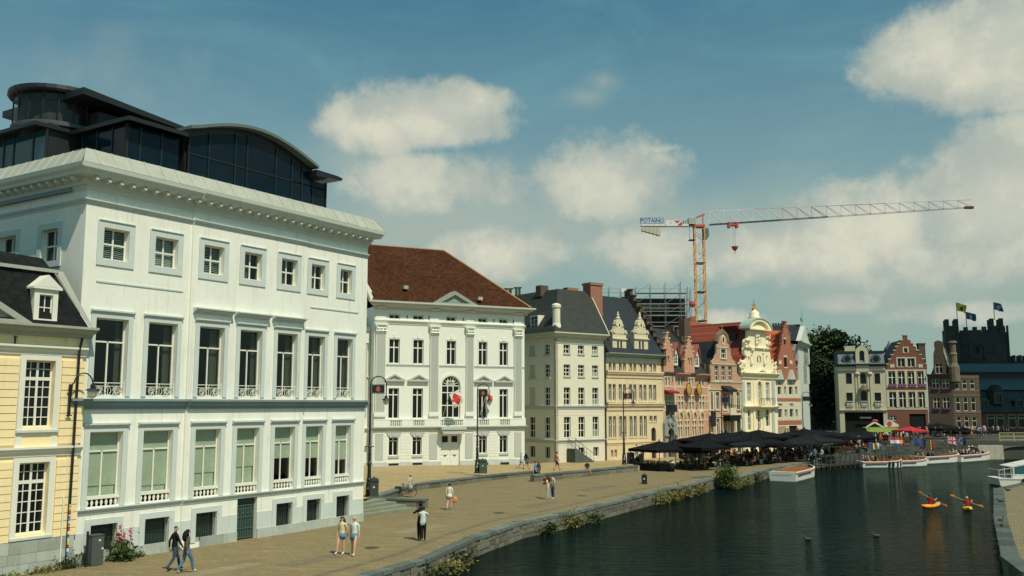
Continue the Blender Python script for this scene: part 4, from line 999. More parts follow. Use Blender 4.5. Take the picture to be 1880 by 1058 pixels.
# low side wing with its own pilasters, half hidden by the pale house
f2.wall(rect(-4.5, -.1, -.02, 14.6), [rect(-2.6, 10.9, -1.6, 13.2), rect(-2.6, 5.4, -1.6, 8.2), rect(-2.6, 1.5, -1.6, 3.6)], white2, 1.2, .4, 'wing_wall')
f2.add('wing_body', MB().box(-4.5, 1.62, -.1, -.02, 10, 14.6), white2)
for z0, z1 in ((10.9, 13.2), (5.4, 8.2), (1.5, 3.6)): f2.window(-2.6, z0, -1.6, z1, 2, (.7,), creamf, glass, .16, .06, .08, True, 1.2)
f2.strip('wing_pilaster', -1.05, -.35, 5.6, 12.9, .14, grey2, 1.2); f2.strip('wing_capital', -1.15, -.25, 12.91, 13.9, .22, white2, 1.2)
f2.strip('wing_plinth', -4.5, -.02, -.1, .9, .08, grey2, 1.2)
for z0, z1, p_ in ((14.1, 14.5, .3), (9.3, 9.55, .2), (4.1, 4.4, .3), (6.7, 6.95, .35)): f2.cornice('wing_cornice', -4.5, -.02, z0, z1, p_, white2, 1.2)
f2.strip('wing_parapet', -4.5, -.3, 14.61, 15.5, .05, grey2, 1.3); f2.strip('wing_panel', -1.6, -.5, 14.8, 15.35, .07, mat('lattice_grey', (0.3, 0.33, 0.31), .8, .2, 8.0), 1.3)
f2.add('verge_board', MB().bar((-.35, .3, 18.0), (-1.9, .3, 20.4), .12, .3), white2)
f2.add('verge_board', MB().slab([(-.6, 17.2), (-.25, 17.2), (-1.3, 19.6), (-1.65, 19.6)], -.45, .2), creamf)

# flagpoles with red and white town flags
def flag_mat(name, fn, col=(.5, .5, .5)):
    m = bpy.data.materials.new(name); m.use_nodes = True; t = m.node_tree; s = NT(t); b = t.nodes['Principled BSDF']; b.inputs['Roughness'].default_value = .8
    uv = s.n('ShaderNodeSeparateXYZ', {0: s.n('ShaderNodeTexCoord').outputs['Generated']})
    o = fn(s, uv.outputs[0], uv.outputs[2])
    if isinstance(o, bpy.types.NodeSocket): t.links.new(o, b.inputs['Base Color'])
    else: b.inputs['Base Color'].default_value = (*o, 1)
    MATS[name] = m; return m
def cloth(w_, h_, nx=14, nz=8, amp=.08, droop=.3, seed=0):
    mb = MB(); P_ = {}
    for i in range(nx + 1):
        for j in range(nz + 1):
            x, z = w_ * i / nx, h_ * j / nz
            P_[i, j] = mb.vv((x, amp * (i / nx) * math.sin(x / w_ * 8 + seed + z * 1.2), z - droop * (i / nx) ** 1.5 + .05 * math.sin(i * .9 + seed) * i / nx))
    for i in range(nx):
        for j in range(nz): mb.f.append([P_[i, j], P_[i + 1, j], P_[i + 1, j + 1], P_[i, j + 1]]); mb.m.append(0)
    return mb
def ghent(s, x, z):
    red, wht = (.50, .03, .03), (.72, .68, .60)
    r1 = s.math('LESS_THAN', s.math('ADD', s.math('ABSOLUTE', s.math('SUBTRACT', x, .5)), s.math('ABSOLUTE', s.math('SUBTRACT', z, .5))), .46)
    tc = s.n('ShaderNodeTexCoord').outputs['Object']
    n_ = s.math('GREATER_THAN', s.noise(tc, 3.2, 2), .63)
    return s.mix(r1, wht, s.mix(n_, red, (.6, .3, .06)))
gflag = flag_mat('town_flag', ghent)
def wall_flag(f, x, z, out, rise, label, wd=1.1, hg=1.5, m=gflag, ang=.4):
    p0 = f.M @ Vector((x, -.2, z)); p1 = f.M @ Vector((x + .1, -out, z + rise))
    r_ = thing('flag', label, 'flag', p0)
    MB().tube([(0, 0, 0), p1 - p0], .035, 6).build('flagpole', mat('pole_white', (.6, .6, .55), .5, .05), r_)
    c = cloth(hg, wd, 12, 8, .12, .1, z).build('cloth', m, r_, (p1 - p0) * .96, smooth=True)
    c.rotation_euler = (0, R(62), ang); return r_
wall_flag(f2, 7.5, 5.6, 1.6, 2.2, 'red and white flag hanging before the arched window', ang=.35)
wall_flag(f2, 11.7, 5.6, 1.6, 2.2, 'red and white flag hanging behind the second street lamp', ang=1.1)

# ------------------------------------------------------------------ cream corner house
f3 = house('cream_corner_house', 'cream four-storey corner house with dark slate roof and white chimney turret', 'building', (5.0, 107.0), (11.05, 111.6), 0.0)
L3 = f3.L; D3 = 13.0
s3 = side(f3, 0, D3)
r3 = [f3.r(*q_) for q_ in ((1034.5, 633, 1046, 649), (1061, 634, 1071.5, 650.5), (1086.5, 635, 1097, 651))]
r3 += [f3.r(*q_) for q_ in ((1035, 669, 1046.5, 691), (1061, 670, 1072, 691), (1087, 671, 1098, 692))]
r3 += [f3.r(*q_) for q_ in ((1035, 711, 1047.5, 744), (1062, 712, 1074, 743.5), (1088, 712, 1099, 743))]
r3 += [f3.r(*q_) for q_ in ((1036, 766, 1048, 804), (1062.5, 765, 1074, 803), (1088, 765, 1099, 802))]
base3 = [f3.r(*q_) for q_ in ((1062.5, 822, 1073, 839), (1089.5, 821, 1099, 838))]
def grid(rs, n=3):                                      # square up the surveyed openings: one column line and one row line each
    for c in range(n):
        col = rs[c::n]; xa = sum(q_[0] for q_ in col) / len(col); xb = sum(q_[2] for q_ in col) / len(col)
        for k in range(c, len(rs), n): rs[k] = (xa, rs[k][1], xb, rs[k][3])
    for r_ in range(0, len(rs), n):
        row = rs[r_:r_ + n]; za = sum(q_[1] for q_ in row) / n; zb = sum(q_[3] for q_ in row) / n
        for k in range(n): rs[r_ + k] = (rs[r_ + k][0], za, rs[r_ + k][2], zb)
    return rs
r3 = grid(r3)
ZE3 = f3.p(1060, 620)[1]
f3.wall(rect(0, -.1, L3, ZE3), [rect(*q_) for q_ in r3 + base3], white3, 0, .35)
f3.add('body', MB().box(.36, .36, -.1, L3, D3, ZE3), white3)
for k, q_ in enumerate(r3):
    f3.window(*q_, 2, ((.5,), (.68, .34), (.68, .34), (.68, .34))[k // 3], creamf, glass if k % 3 != 2 else (lambda i, j: glass_c if j == 0 else glass), .18, .05, .08, True, sill=(.10, .16, grey2) if k < 9 else None)
for q_ in base3: f3.window(*q_, 2, (), creamf, glass, .18, .05, .09, True)
rs3 = [s3.r(*q_) for q_ in ((971, 635, 982, 652.5), (999.5, 633, 1009, 650), (971, 670, 982, 693), (1000, 670, 1009, 692.5), (971.5, 712, 982, 745), (999.5, 711, 1009.5, 744), (973, 766, 983, 804), (1000, 766, 1010, 804), (973, 819, 983, 840), (1000, 820, 1010.5, 842))]
rs3 = grid(rs3, 2)
s3.wall(rect(0, -.1, D3, ZE3), [rect(*q_) for q_ in rs3], white3, 0, .35)
for k, q_ in enumerate(rs3):
    if k in (0, 2, 4): s3.add('blind_window', MB().box(q_[0], .15, q_[1], q_[2], .25, q_[3]), mat('blind_window_render', (0.52, 0.47, 0.35), .9, .08))
    else: s3.window(*q_, 2, (.66, .34) if k < 8 else (), creamf, glass, .2, .05, .08, True)
    if k < 6: s3.add('window_sill', MB().box(q_[0] - .15, -.14, q_[1] - .2, q_[2] + .15, 0, q_[1] - .02), grey2)
for z_, h_, pr in ((f3.p(1060, 746)[1], .35, .18), (f3.p(1060, 808)[1], .3, .16)):
    f3.cornice('string_course', 0, L3, z_ - h_, z_ + .05, pr, grey2, 0, 0, 1.0); s3.cornice('string_course', 0, D3, z_ - h_, z_ + .05, pr, grey2, 0, 0, 0, 1.0)
for zz in [f3.p(1060, v_)[1] for v_ in range(757, 842, 6)]:
    f3.strip('rustication_joint', 0, L3, zz, zz + .03, .004, mat('joint', (0.45, 0.40, 0.30), .9, 0)) if all(not (q_[1] - .1 < zz < q_[3] + .1) for q_ in r3 + base3) else None
for f_, l_, a0, a1 in ((f3, L3, 1.0, 0.3), (s3, D3, 0, 1.0)):
    f_.cornice('main_cornice', 0, l_, ZE3 - .15, ZE3 + .5, .75, mat('cornice_3', (0.50, 0.50, 0.38), .8, .08), 0, 0, a0, a1)
    f_.strip('frieze', 0, l_, ZE3 - .75, ZE3 - .55, .06, white3)
    for k in range(int(l_ / .34)): f_.strip('dentil', .1 + k * .34, .26 + k * .34, ZE3 + .02, ZE3 + .14, .45, white3)
ztop3 = f3.p(1020, 530, 4.0)[1]
hx = [f3.p(1024, 530, 4.0)[0], f3.p(1081, 533, 4.0)[0]]
mb = MB(); ze = ZE3 + .5; e = .7
mb.face([(-e, -e, ze), (L3 + .1, -e, ze), (hx[1], 4, ztop3), (hx[0], 4, ztop3)]); mb.face([(-e, D3 + 4, ze), (-e, -e, ze), (hx[0], 4, ztop3), (hx[0], D3 + 4, ztop3)])
mb.face([(L3 + .1, -e, ze), (L3 + .1, D3 + 4, ze), (hx[1], D3 + 4, ztop3), (hx[1], 4, ztop3)]); mb.face([(hx[0], 4, ztop3), (hx[1], 4, ztop3), (hx[1], D3 + 4, ztop3), (hx[0], D3 + 4, ztop3)])
f3.add('roof', mb, mat('grey_green_slate', (0.024, 0.027, 0.021), .7, .2, .8, extra=tiles(5, 4, depth=.012), streak=.1))
f3.add('hip_flashing', MB().bar((L3 + .12, -e - .05, ze), (hx[1] + .02, 3.95, ztop3 + .04), .1, .06), stonel)
cx_, cz_ = f3.p(1021.5, 595, .3); c2 = f3.p(1021.5, 558, .3)[1]
f3.add('chimney_turret', MB().lathe([(.62, cz_ - .6), (.5, cz_), (.46, cz_ + .1), (.46, c2 - .5), (.55, c2 - .45), (.55, c2 - .15), (.35, c2), (.05, c2 + .08)], 14, (cx_, .3, 0)), white3, smooth=False)
a = f3.r(1078, 523, 1101, 570, 3.5)
f3.add('chimney', MB().box(a[0] + .3, 3.2, a[1] - 2, a[2] + .2, 4.6, a[3]).box(a[0] + .2, 3.1, a[3] + .002, a[2] + .3, 4.7, a[3] + .3), chimney_b)
a = f3.r(1040, 528, 1060, 534, 4.5); f3.add('ridge_chimney', MB().box(a[0], 4.3, ztop3 - .3, a[2], 5.2, ztop3 + .35), chimney_b)
a = f3.r(990, 524, 1004, 534, 6.5); f3.add('dark_chimney', MB().box(a[0], 6.2, a[1] - .8, a[2], 7.2, a[3]), brickx)
dz = s3.r(976, 582, 990, 606, .2)
dmr = s3.add('dormer', MB().slab(rect(0, 0, dz[2] - dz[0], dz[3] - dz[1] + .2), 0, 2.2, [rect(.12, .1, dz[2] - dz[0] - .12, dz[3] - dz[1] + .05)]), creamf, at=(dz[0], .0, dz[1] - .1))
put('pane', pane_mesh(glass_g), dmr, (.1, .08, .1), 0, (dz[2] - dz[0] - .2, .02, dz[3] - dz[1]))
MB().box((dz[2] - dz[0]) / 2 - .03, .03, .1, (dz[2] - dz[0]) / 2 + .03, .07, dz[3] - dz[1]).box(.12, .04, .7, dz[2] - dz[0] - .12, .065, .76).box(.12, .04, 1.3, dz[2] - dz[0] - .12, .065, 1.36).build('glazing_bars', creamf, dmr)
MB().bar((-.05, .1, -.1), (-.9, .3, -.2), .1).build('dormer_cheek', creamf, dmr)
stg = thing('entrance_stair', 'dark stone entrance stair with thin iron railings by the cream house', 'stairs', f3.M @ Vector((f3.p(1040, 840)[0], 0, .12)), f3.root.rotation_euler[2])
sm_ = mat('stair_stone', (0.075, 0.095, 0.082), .85, .3, 2.0)
for k in range(8): MB().box(k * .36, -1.5, 0, (k + 1) * .36, -.1, 1.62 - k * .195).build('step', sm_, stg)
rl = MB()
for yy in (-1.45, -.2):
    rl.tube([(.0, yy, 2.9), (.3, yy, 2.6), (2.9, yy, 1.0), (3.2, yy, .95)], .025, 6)
    for k in range(6): rl.tube([(.1 + k * .56, yy, 1.5 - k * .30), (.1 + k * .56, yy, 2.75 - k * .34)], .018, 5)
rl.build('railing', blackm, stg)
f3.add('rain_pipe', MB().tube([(L3 - .06, -.1, ZE3), (L3 - .06, -.1, .2)], .07, 6), darkm)

# ------------------------------------------------------------------ sandstone guild house with two scrolled dormers
def gable_pts(f, px, off=0.0): return [f.p(u, v, off) for u, v in px]
def frange(a, b, n): return [a + (b - a) * k / (n - 1) for k in range(n)]
f4 = house('sandstone_house', 'sandstone house with two scrolled stone dormers on a steep slate roof', 'building', (11.2, 111.7), (18.95, 118.3), 0.0)
L4 = f4.L
def row(f, lefts, wpx, t, b, off=0.0):
    out = []
    for l in lefts: out.append(f.r(l, t, l + wpx, b, off))
    za = sum(q_[1] for q_ in out) / len(out); zb = sum(q_[3] for q_ in out) / len(out); wd = sum(q_[2] - q_[0] for q_ in out) / len(out)
    return [((q_[0] + q_[2]) / 2 - wd / 2, za, (q_[0] + q_[2]) / 2 + wd / 2, zb) for q_ in out]
c4 = [(1117, 1124.5), (1136, 1143.5), (1155, 1162.5), (1173.5, 1181), (1191.5, 1199)]
R4 = []
for t, b in ((664, 682), (706, 736), (764, 803)):
    for l, r_ in c4:
        if t == 764 and l > 1190: b_ = 774
        else: b_ = b
        for dx in (0, 7.6):
            q_ = f4.r(l + dx + (0.8 if t == 764 else 0), t, l + dx + 5.2 + (0.8 if t == 764 else 0), b_); R4.append(q_)
rowz = {}
for i in range(0, len(R4), 10):
    za = sum(q_[1] for q_ in R4[i:i + 8]) / 8; zb = sum(q_[3] for q_ in R4[i:i + 10]) / 10
    for k in range(i, i + 10): R4[k] = (R4[k][0], za if not (i == 20 and k >= 28) else R4[k][1], R4[k][2], zb)
B4 = row(f4, (1122, 1128.5), 4.2, 826, 840)
D4 = f4.r(1196, 785, 1204.5, 812); D4 = (D4[0], .15, D4[2], D4[3])
ZE4 = f4.p(1160, 655)[1]
f4.wall([(0, -.1), (D4[0], -.1)] + [(D4[0], .15)] + [(D4[0], .15)][:0] + arch_pts(*D4)[2:][::-1][:0] + [(L4, -.1), (L4, ZE4), (0, ZE4)], [rect(*q_) for q_ in R4 + B4] + [arch_pts(*D4)], sand4, 0, .35)
f4.add('body', MB().box(.01, .36, -.1, L4 - .01, 12, ZE4), sand4)
for k, q_ in enumerate(R4): f4.window(*q_, 1, (.62,) if 10 <= k < 28 else (), creamf, glass if k % 3 else glass_g, .2, .05, .07, True)
for q_ in B4: f4.window(*q_, 1, (), creamf, glass_g, .2, .05, .07, True)
f4.add('door', MB().slab(arch_pts(D4[0] - .02, D4[1], D4[2] + .02, D4[3]), .25, .33), mat('dark_brown_door', (0.03, 0.022, 0.015), .5, .2))
for k in range(0, 30, 2):
    q_, q2 = R4[k], R4[k + 1]
    f4.add('window_mould', MB().slab(rect(q_[0] - .12, q_[1] - .14, q2[2] + .12, q_[3] + .16), -.05, -.001, [rect(q_[0], q_[1], q_[2], q_[3]), rect(q2[0], q2[1], q2[2], q2[3])]), stonel)
for v_, h_, pr in ((693, .75, .35), (752, .85, .38), (815, .25, .12)):
    z_ = f4.p(1160, v_)[1]; f4.cornice('string_course', 0, L4, z_ - .1, z_ + h_, pr, sand4)
for v_ in (693, 752):
    z_ = f4.p(1160, v_)[1] + .75
    for k in range(6): f4.strip('panel_pilaster', L4 * k / 5.3 + .02, L4 * k / 5.3 + .28, z_ + .15, z_ + .6, .06, stonel)
f4.cornice('eaves_gutter', -.1, L4 + .1, ZE4 - .15, ZE4 + .35, .8, mat('verdigris_gutter', (0.24, 0.30, 0.26), .6, .15))
f4.strip('frieze', 0, L4, ZE4 - .8, ZE4 - .16, .06, stonel)
slate4 = mat('blue_slate', (0.013, 0.019, 0.025), .65, .2, .6, extra=tiles(5, 4, depth=.01))
zr4 = f4.p(1140, 547, 5.5)[1]
f4.add('roof', MB().prof([(-.6, ZE4 + .36), (5.5, zr4), (12, ZE4 + .36)], -.05, L4 - .25), slate4)
# stepped brick party gable on its right side
mb = MB(); n_ = 11
for k in range(n_):
    y0_, z_ = 5.5 - 6.0 * (1 - k / n_), ZE4 + .2 + (zr4 + .9 - ZE4) * k / n_
    y1_ = 11 - y0_
    mb.box(L4 - .22, y0_, z_ - (1.2 if k == 0 else 0), L4 + .25, y1_, z_ + (zr4 + .9 - ZE4) / n_)
    mb.box(L4 - .32, y0_ - .12, z_ + (zr4 + .9 - ZE4) / n_ + .002, L4 + .35, y0_ + .5, z_ + (zr4 + .9 - ZE4) / n_ + .12)
f4.add('stepped_party_gable', mb, brickx)
dl_u = [1137.5, 1177.5]
for u0 in dl_u:
    off = -.1
    xa, zb = f4.p(u0 - 12.5, 647, off); xb, _ = f4.p(u0 + 12.5, 647, off); zt_ = f4.p(u0, 613, off)[1]
    wd = xb - xa; hh = zt_ - zb
    dmr = f4.add('stone_dormer', MB().slab(rect(0, 0, wd, hh), 0, 3.0, [rect(wd * .33, .3, wd * .46, hh * .62), rect(wd * .56, .3, wd * .69, hh * .62)]), stonel, at=(xa, off, zb))
    for a_ in (.33, .56): put('pane', pane_mesh(glass), dmr, (wd * a_, .12, .3), 0, (wd * .13, .02, hh * .62 - .3))
    MB().box(-.12, -.16, hh * .70, wd + .12, -.002, hh * .76).box(-.1, -.12, -.1, wd + .1, -.003, .08).build('moulding', stonel, dmr)
    W2_ = wd
    g = [(-.15, hh), (wd + .15, hh), (wd + .18, hh + .25), (wd * .86, hh + .42), (wd * .80, hh + .75), (wd * .74, hh + .95), (wd * .76, hh + 1.15), (wd * .70, hh + 1.55), (wd * .58, hh + 1.8), (wd * .42, hh + 1.8), (wd * .30, hh + 1.55), (wd * .24, hh + 1.15), (wd * .26, hh + .95), (wd * .20, hh + .75), (wd * .14, hh + .42), (-.18, hh + .25)]
    MB().slab(g, -.05, .5).build('scrolled_gable', stonel, dmr)
    MB().slab([(wd * .46, hh + .9), (wd * .54, hh + .9), (wd * .54, hh + 1.2), (wd * .46, hh + 1.2)], -.06, -.051).build('oval_light', intm, dmr)
    for sx_, sz_ in ((.08, .28), (.92, .28), (.30, 1.0), (.70, 1.0)):
        MB().tube([(wd * sx_, -.14, hh + sz_), (wd * sx_, .2, hh + sz_)], .2 if sz_ < .5 else .13, 10).build('volute', stonel, dmr)
    MB().lathe([(.26, hh + 1.8), (.34, hh + 1.9), (.2, hh + 2.0), (.14, hh + 2.2), (.2, hh + 2.3), (.1, hh + 2.45), (.12, hh + 2.55), (.02, hh + 2.75)], 8, (wd / 2, .2, 0)).build('finial', stonel, dmr)

# ------------------------------------------------------------------ pink brick house with stepped dormers
f5 = house('pink_brick_house', 'pink brick house with stepped gable dormers and paired gilded medallions', 'building', (18.97, 118.3), (26.4, 126.0), 0.0)
L5 = f5.L
x_of = lambda f, u, v=700: f.p(u, v)[0]
c5u = [1221, 1244.5, 1264, 1283]
R5 = []
def lights(f, lefts, t, b, w_=3.4, gap=5.2):
    out = []
    for l in lefts:
        for dx in (0, gap): out.append(f.r(l + dx, t, l + dx + w_, b))
    za = sum(q_[1] for q_ in out) / len(out); zb = sum(q_[3] for q_ in out) / len(out)
    return [(q_[0], za, q_[2], zb) for q_ in out]
R5 += lights(f5, c5u, 694, 709); R5 += lights(f5, [c + 1 for c in c5u], 727.5, 736); R5 += lights(f5, [c + 1 for c in c5u], 738, 752)
R5 += lights(f5, [1244.5, 1257.5, 1270.5, 1283.5], 773, 781, 3.2, 4.6); R5 += lights(f5, [1244.5, 1257.5, 1270.5, 1283.5], 783.5, 802, 3.2, 4.6)
PO = f5.r(1223, 786, 1234, 815); PO = (PO[0], .1, PO[2], PO[3])
ZE5 = f5.p(1258, 688)[1]
f5.wall(rect(0, -.1, L5, ZE5), [rect(*q_) for q_ in R5] + [arch_pts(*PO)], brick5, 0, .3)
f5.add('body', MB().box(.01, .31, -.1, L5 - .01, 12, ZE5), brick5)
green_p = mat('green_pane', (0.12, 0.20, 0.02), .2, .2, 3.0)
for k, q_ in enumerate(R5): f5.window(*q_, 1, (.5,) if k < 8 else (), creamf, (lambda i, j: glass_c) if k % 5 == 1 else (green_p if (8 <= k < 16 or 24 <= k < 32) else (glass_c if k % 2 else glass)), .15, .05, .05, True)
for k in range(0, len(R5), 2):
    q_, q2 = R5[k], R5[k + 1]
    f5.add('stone_mullion', MB().slab(rect(q_[0] - .1, q_[1] - .1, q2[2] + .1, q_[3] + .1), -.03, -.001, [rect(*q_), rect(*q2)]), stonel)
for v_, h_ in ((711, .16), (693, .14), (737, .16), (753.5, .2), (726, .12), (771, .14)):
    z_ = f5.p(1258, v_)[1]; f5.strip('stone_band', 0, L5, z_ - h_ / 2, z_ + h_ / 2, .026, stonel)
f5.strip('quoin_strip', x_of(f5, 1237.5), x_of(f5, 1239.5), .2, ZE5, .04, stonel); f5.strip('quoin_strip', L5 - .2, L5 - .02, .2, ZE5, .04, stonel); f5.strip('quoin_strip', .02, .2, .2, ZE5, .04, stonel)
for u in (1248.5, 1261.5, 1274, 1287):
    a_ = f5.r(u - 4, 757, u + 4, 768)
    f5.add('relief_arch', MB().slab([(a_[0], a_[1]), (a_[0] + .12, a_[1])] + [(((a_[0] + a_[2]) / 2) - (a_[2] - a_[0]) * .38 * math.cos(math.pi * t / 8), a_[1] + .1 + .7 * math.sin(math.pi * t / 8)) for t in range(9)] + [(a_[2] - .12, a_[1]), (a_[2], a_[1])] + [(((a_[0] + a_[2]) / 2) + (a_[2] - a_[0]) * .52 * math.cos(math.pi * t / 8), a_[1] + .1 + 1.0 * math.sin(math.pi * t / 8)) for t in range(9)], -.22, -.001), stonel)
gold = mat('gilding', (0.75, 0.42, 0.10), .35, .2, 3.0, metal=.5)
for u in (1258.5, 1277.5):
    x, z = f5.p(u, 715.5)
    md = f5.add('medallion', MB().lathe([(.02, -.05), (.62, -.05), (.62, .05), (.5, .1), (.02, .12)], 18), gold, at=(x, -.5, z)); md.rotation_euler = (R(90), 0, 0); md.scale = (.72, 1.15, 1)
    f5.add('medallion_frame', MB().tube([(x + .55 * math.cos(t * .45), -.5, z + .85 * math.sin(t * .45)) for t in range(15)], .05, 6).bar((x, -.5, z - .85), (x, -.05, z - 2.6), .05), blackm)
a_ = f5.r(1219, 716, 1237, 723)
f5.add('red_awning', MB().prof([(0, a_[3]), (-.9, a_[1] + .2), (-.9, a_[1]), (-.86, a_[1]), (0, a_[3] - .1)], a_[0], a_[2]), mat('red_canvas', (0.22, 0.012, 0.012), .8, .2))
pm_ = mat('portal_stone', (0.27, 0.29, 0.25), .85, .3, 2.0, .4)
x, z = f5.p(1228.5, 775)
po = f5.add('portal', MB().slab([(PO[0] - .65, .1), (PO[0] - .001, .1)] + arch_pts(*PO)[2:][::-1] + [(PO[2] + .001, .1), (PO[2] + .65, .1), (PO[2] + .7, PO[3] + .6), (PO[2] + .2, PO[3] + 1.5), (PO[0] - .2, PO[3] + 1.5), (PO[0] - .7, PO[3] + .6)], -.35, -.002), pm_)
MB().box(PO[0] - .8, -.55, PO[3] - 1.0, PO[0] - .05, -.36, PO[3] - .8).box(PO[2] + .05, -.55, PO[3] - 1.0, PO[2] + .8, -.36, PO[3] - .8).build('impost', pm_, po)
cr = MB(); rn = random.Random(5)
for k in range(16): cr.ball((x + rn.uniform(-.7, .7), -.45, PO[3] + rn.uniform(.3, 2.0)), rn.uniform(.12, .28), .14, rn.uniform(.12, .3), 6, 4)
cr.build('carved_arms', pm_, po); MB().slab([(x - .75, PO[3] + 2.0), (x + .75, PO[3] + 2.0), (x + .6, PO[3] + 2.9), (x - .6, PO[3] + 2.9)], -.8, -.002).build('lantern_canopy', blackm, po)
f5.add('door', MB().slab(arch_pts(PO[0] - .02, PO[1], PO[2] + .02, PO[3]), .24, .29), MATS['dark_brown_door'])
# main roof and the stepped dormers
zr5 = f5.p(1235, 606, 6.0)[1]
f5.add('roof', MB().prof([(-.25, ZE5 + .02), (6.0, zr5), (12, ZE5)], .1, L5 - .3), mat('grey_slate', (0.02, 0.023, 0.021), .65, .2, .6, extra=tiles(5, 4, depth=.012)))
a_ = f5.r(1250, 586, 1260, 620, 6); f5.add('chimney', MB().box(a_[0], 5.4, zr5 - 1.5, a_[2], 6.4, a_[3]), brickx)
f5.add('stepped_party_gable', (lambda mb: [mb.box(L5 - .28, 6 - 6.3 * (1 - k / 9), ZE5 + (zr5 + .6 - ZE5) * k / 9 - (.8 if k == 0 else 0), L5 + .1, 6 + 6.3 * (1 - k / 9), ZE5 + (zr5 + .6 - ZE5) * (k + 1) / 9) for k in range(9)] and mb)(MB()), brickx)
def stepped(f, u0, u1, steps, name, m, win=None, off=0.0, cap=stonel):
    """steps: (half width px, top v) from the bottom up"""
    uc = (u0 + u1) / 2; pts_r = []; v0 = steps[0][2]
    zb = f.p(uc, v0, off)[1]; xc = f.p(uc, v0, off)[0]; k_ = (f.p(u1, v0, off)[0] - f.p(u0, v0, off)[0]) / (u1 - u0)
    zs_ = [zb] + [f.p(uc, s_[1], off)[1] for s_ in steps]
    right = []; 
    for (hw, vt, _), za, zt_ in zip(steps, zs_, zs_[1:]): right += [(xc + hw * k_, za), (xc + hw * k_, zt_)]
    ol = right + [(2 * xc - a, b) for a, b in reversed(right)]
    hl = [rect(*w_) for w_ in (win or [])]
    g = f.add(name, MB().slab(ol, off, off + .45, hl), m)
    for (hw, vt, _), (hw2, _, _), zt_ in zip(steps, steps[1:] + [(0, 0, 0)], zs_[1:]):
        for sg in (-1, 1):
            a, b = sorted((xc + sg * (hw2 * k_ + .01), xc + sg * (hw * k_ + .08)))
            if hw2 == 0:
                if sg == 1: MB().box(xc - hw * k_ - .08, -.08 + off, zt_ + .002, xc + hw * k_ + .08, .5 + off, zt_ + .16).build('capstone', cap, g)
            else: MB().box(a, -.08 + off, zt_ + .002, b, .5 + off, zt_ + .16).build('capstone', cap, g)
    return g, xc
w1 = [f5.r(1221, 654, 1224, 667), f5.r(1225.5, 654, 1228.5, 667)]
stepped(f5, 1215, 1238, [(11, 659, 690), (9.2, 643, 0), (7.2, 634, 0), (4.2, 622, 0), (1.8, 612, 0)], 'stepped_dormer', brick5, w1, -.02)
w2 = [f5.r(1263, 657, 1266, 671), f5.r(1267.5, 657, 1270.5, 671)]
stepped(f5, 1257, 1276, [(9.5, 662, 690), (8.0, 646, 0), (6, 638, 0), (3.5, 627, 0), (1.6, 620, 0)], 'stepped_dormer', brick5, w2, -.02)
for wq in (w1, w2):
    for q_ in wq: f5.window(*q_, 1, (), creamf, glass_c, .15, .04, .05, True)
for ua, ub, va in ((1236.5, 1244.5, 653), (1275.5, 1283.5, 656)):
    a_ = f5.r(ua, va, ub, va + 18, .3)
    d_ = f5.add('attic_dormer', MB().slab([(0, 0), (a_[2] - a_[0], 0), (a_[2] - a_[0], a_[3] - a_[1]), ((a_[2] - a_[0]) / 2, a_[3] - a_[1] + 1.3), (0, a_[3] - a_[1])], 0, 2.5), creamf, at=(a_[0], .3, a_[1]))
    for i in range(2):
        for j in range(3): put('pane', pane_mesh(glass_g), d_, (.14 + i * .36, -.01, .25 + j * .42), 0, (.28, .02, .36))
    MB().slab([(-.15, a_[3] - a_[1]), ((a_[2] - a_[0]) / 2, a_[3] - a_[1] + 1.45), (a_[2] - a_[0] + .15, a_[3] - a_[1]), ((a_[2] - a_[0]) / 2, a_[3] - a_[1] + 1.75)], -.3, 2.4).build('gable_tiles', mat('pink_tile', (0.45, 0.16, 0.11), .8, .15), d_)
for ua, ub in ((1238.5, 1262), (1275.5, 1299)):
    a_ = f5.r(ua, 680, ub, 686); f5.cornice('eaves_gutter', a_[0], a_[2], ZE5 - .35, ZE5 + .15, .6, mat('pink_gutter', (0.55, 0.27, 0.20), .7, .1))
for u in (1217.5, 1234, 1239, 1254, 1276, 1294): 
    a_ = f5.p(u, 690); f5.strip('wall_anchor', a_[0], a_[0] + .07, a_[1] - .8, a_[1], .05, blackm)

# ------------------------------------------------------------------ rose brick house with bell gable
f6 = house('bell_gable_house', 'rose brick house with bell-shaped gable and dark balcony awning', 'building', (26.42, 126.0), (32.1, 131.0), 0.0)
L6 = f6.L
gp = [(1299.5, 703), (1362, 703), (1361, 693), (1356, 690), (1353, 684), (1352.5, 671), (1350, 670), (1350, 664), (1345, 660), (1341.5, 650), (1341, 641), (1339, 640), (1339, 634), (1335.5, 630), (1333.5, 618), (1331, 614), (1327, 612.5), (1323, 614), (1320.5, 618), (1318.5, 630), (1316, 634), (1316, 640), (1315.5, 650), (1312, 659), (1307, 664), (1307, 670), (1304.5, 671), (1304, 684), (1301.5, 690), (1299.5, 694)]
go = [f6.p(u, v) for u, v in gp]
zc = go[0][1]; go[0] = (0, zc); go[1] = (L6, zc)
zc = (zc + go[1][1]) / 2
R6 = [f6.r(*q_) for q_ in ((1312, 671, 1319, 699), (1324.5, 671, 1331.5, 699), (1337, 671, 1344, 699), (1323.5, 640, 1332, 658), (1302, 720, 1308.5, 752), (1314, 720, 1320.5, 752), (1328, 720, 1334.5, 752), (1340.5, 720, 1346.5, 752), (1352, 720, 1358, 752), (1315.5, 769, 1321, 800), (1329, 769, 1334.5, 800), (1341.5, 769, 1346.5, 800))]
dA = f6.r(1352.5, 768, 1359.5, 800); dA = (dA[0], .15, dA[2], dA[3])
f6.wall([(0, -.1), (L6, -.1), (L6, zc)] + go[2:] + [(0, zc)], [rect(*q_) for q_ in R6] + [arch_pts(*dA)], brick6, 0, .3)
f6.add('body', MB().box(.01, .31, -.1, L6 - .01, 11, zc), brick6)
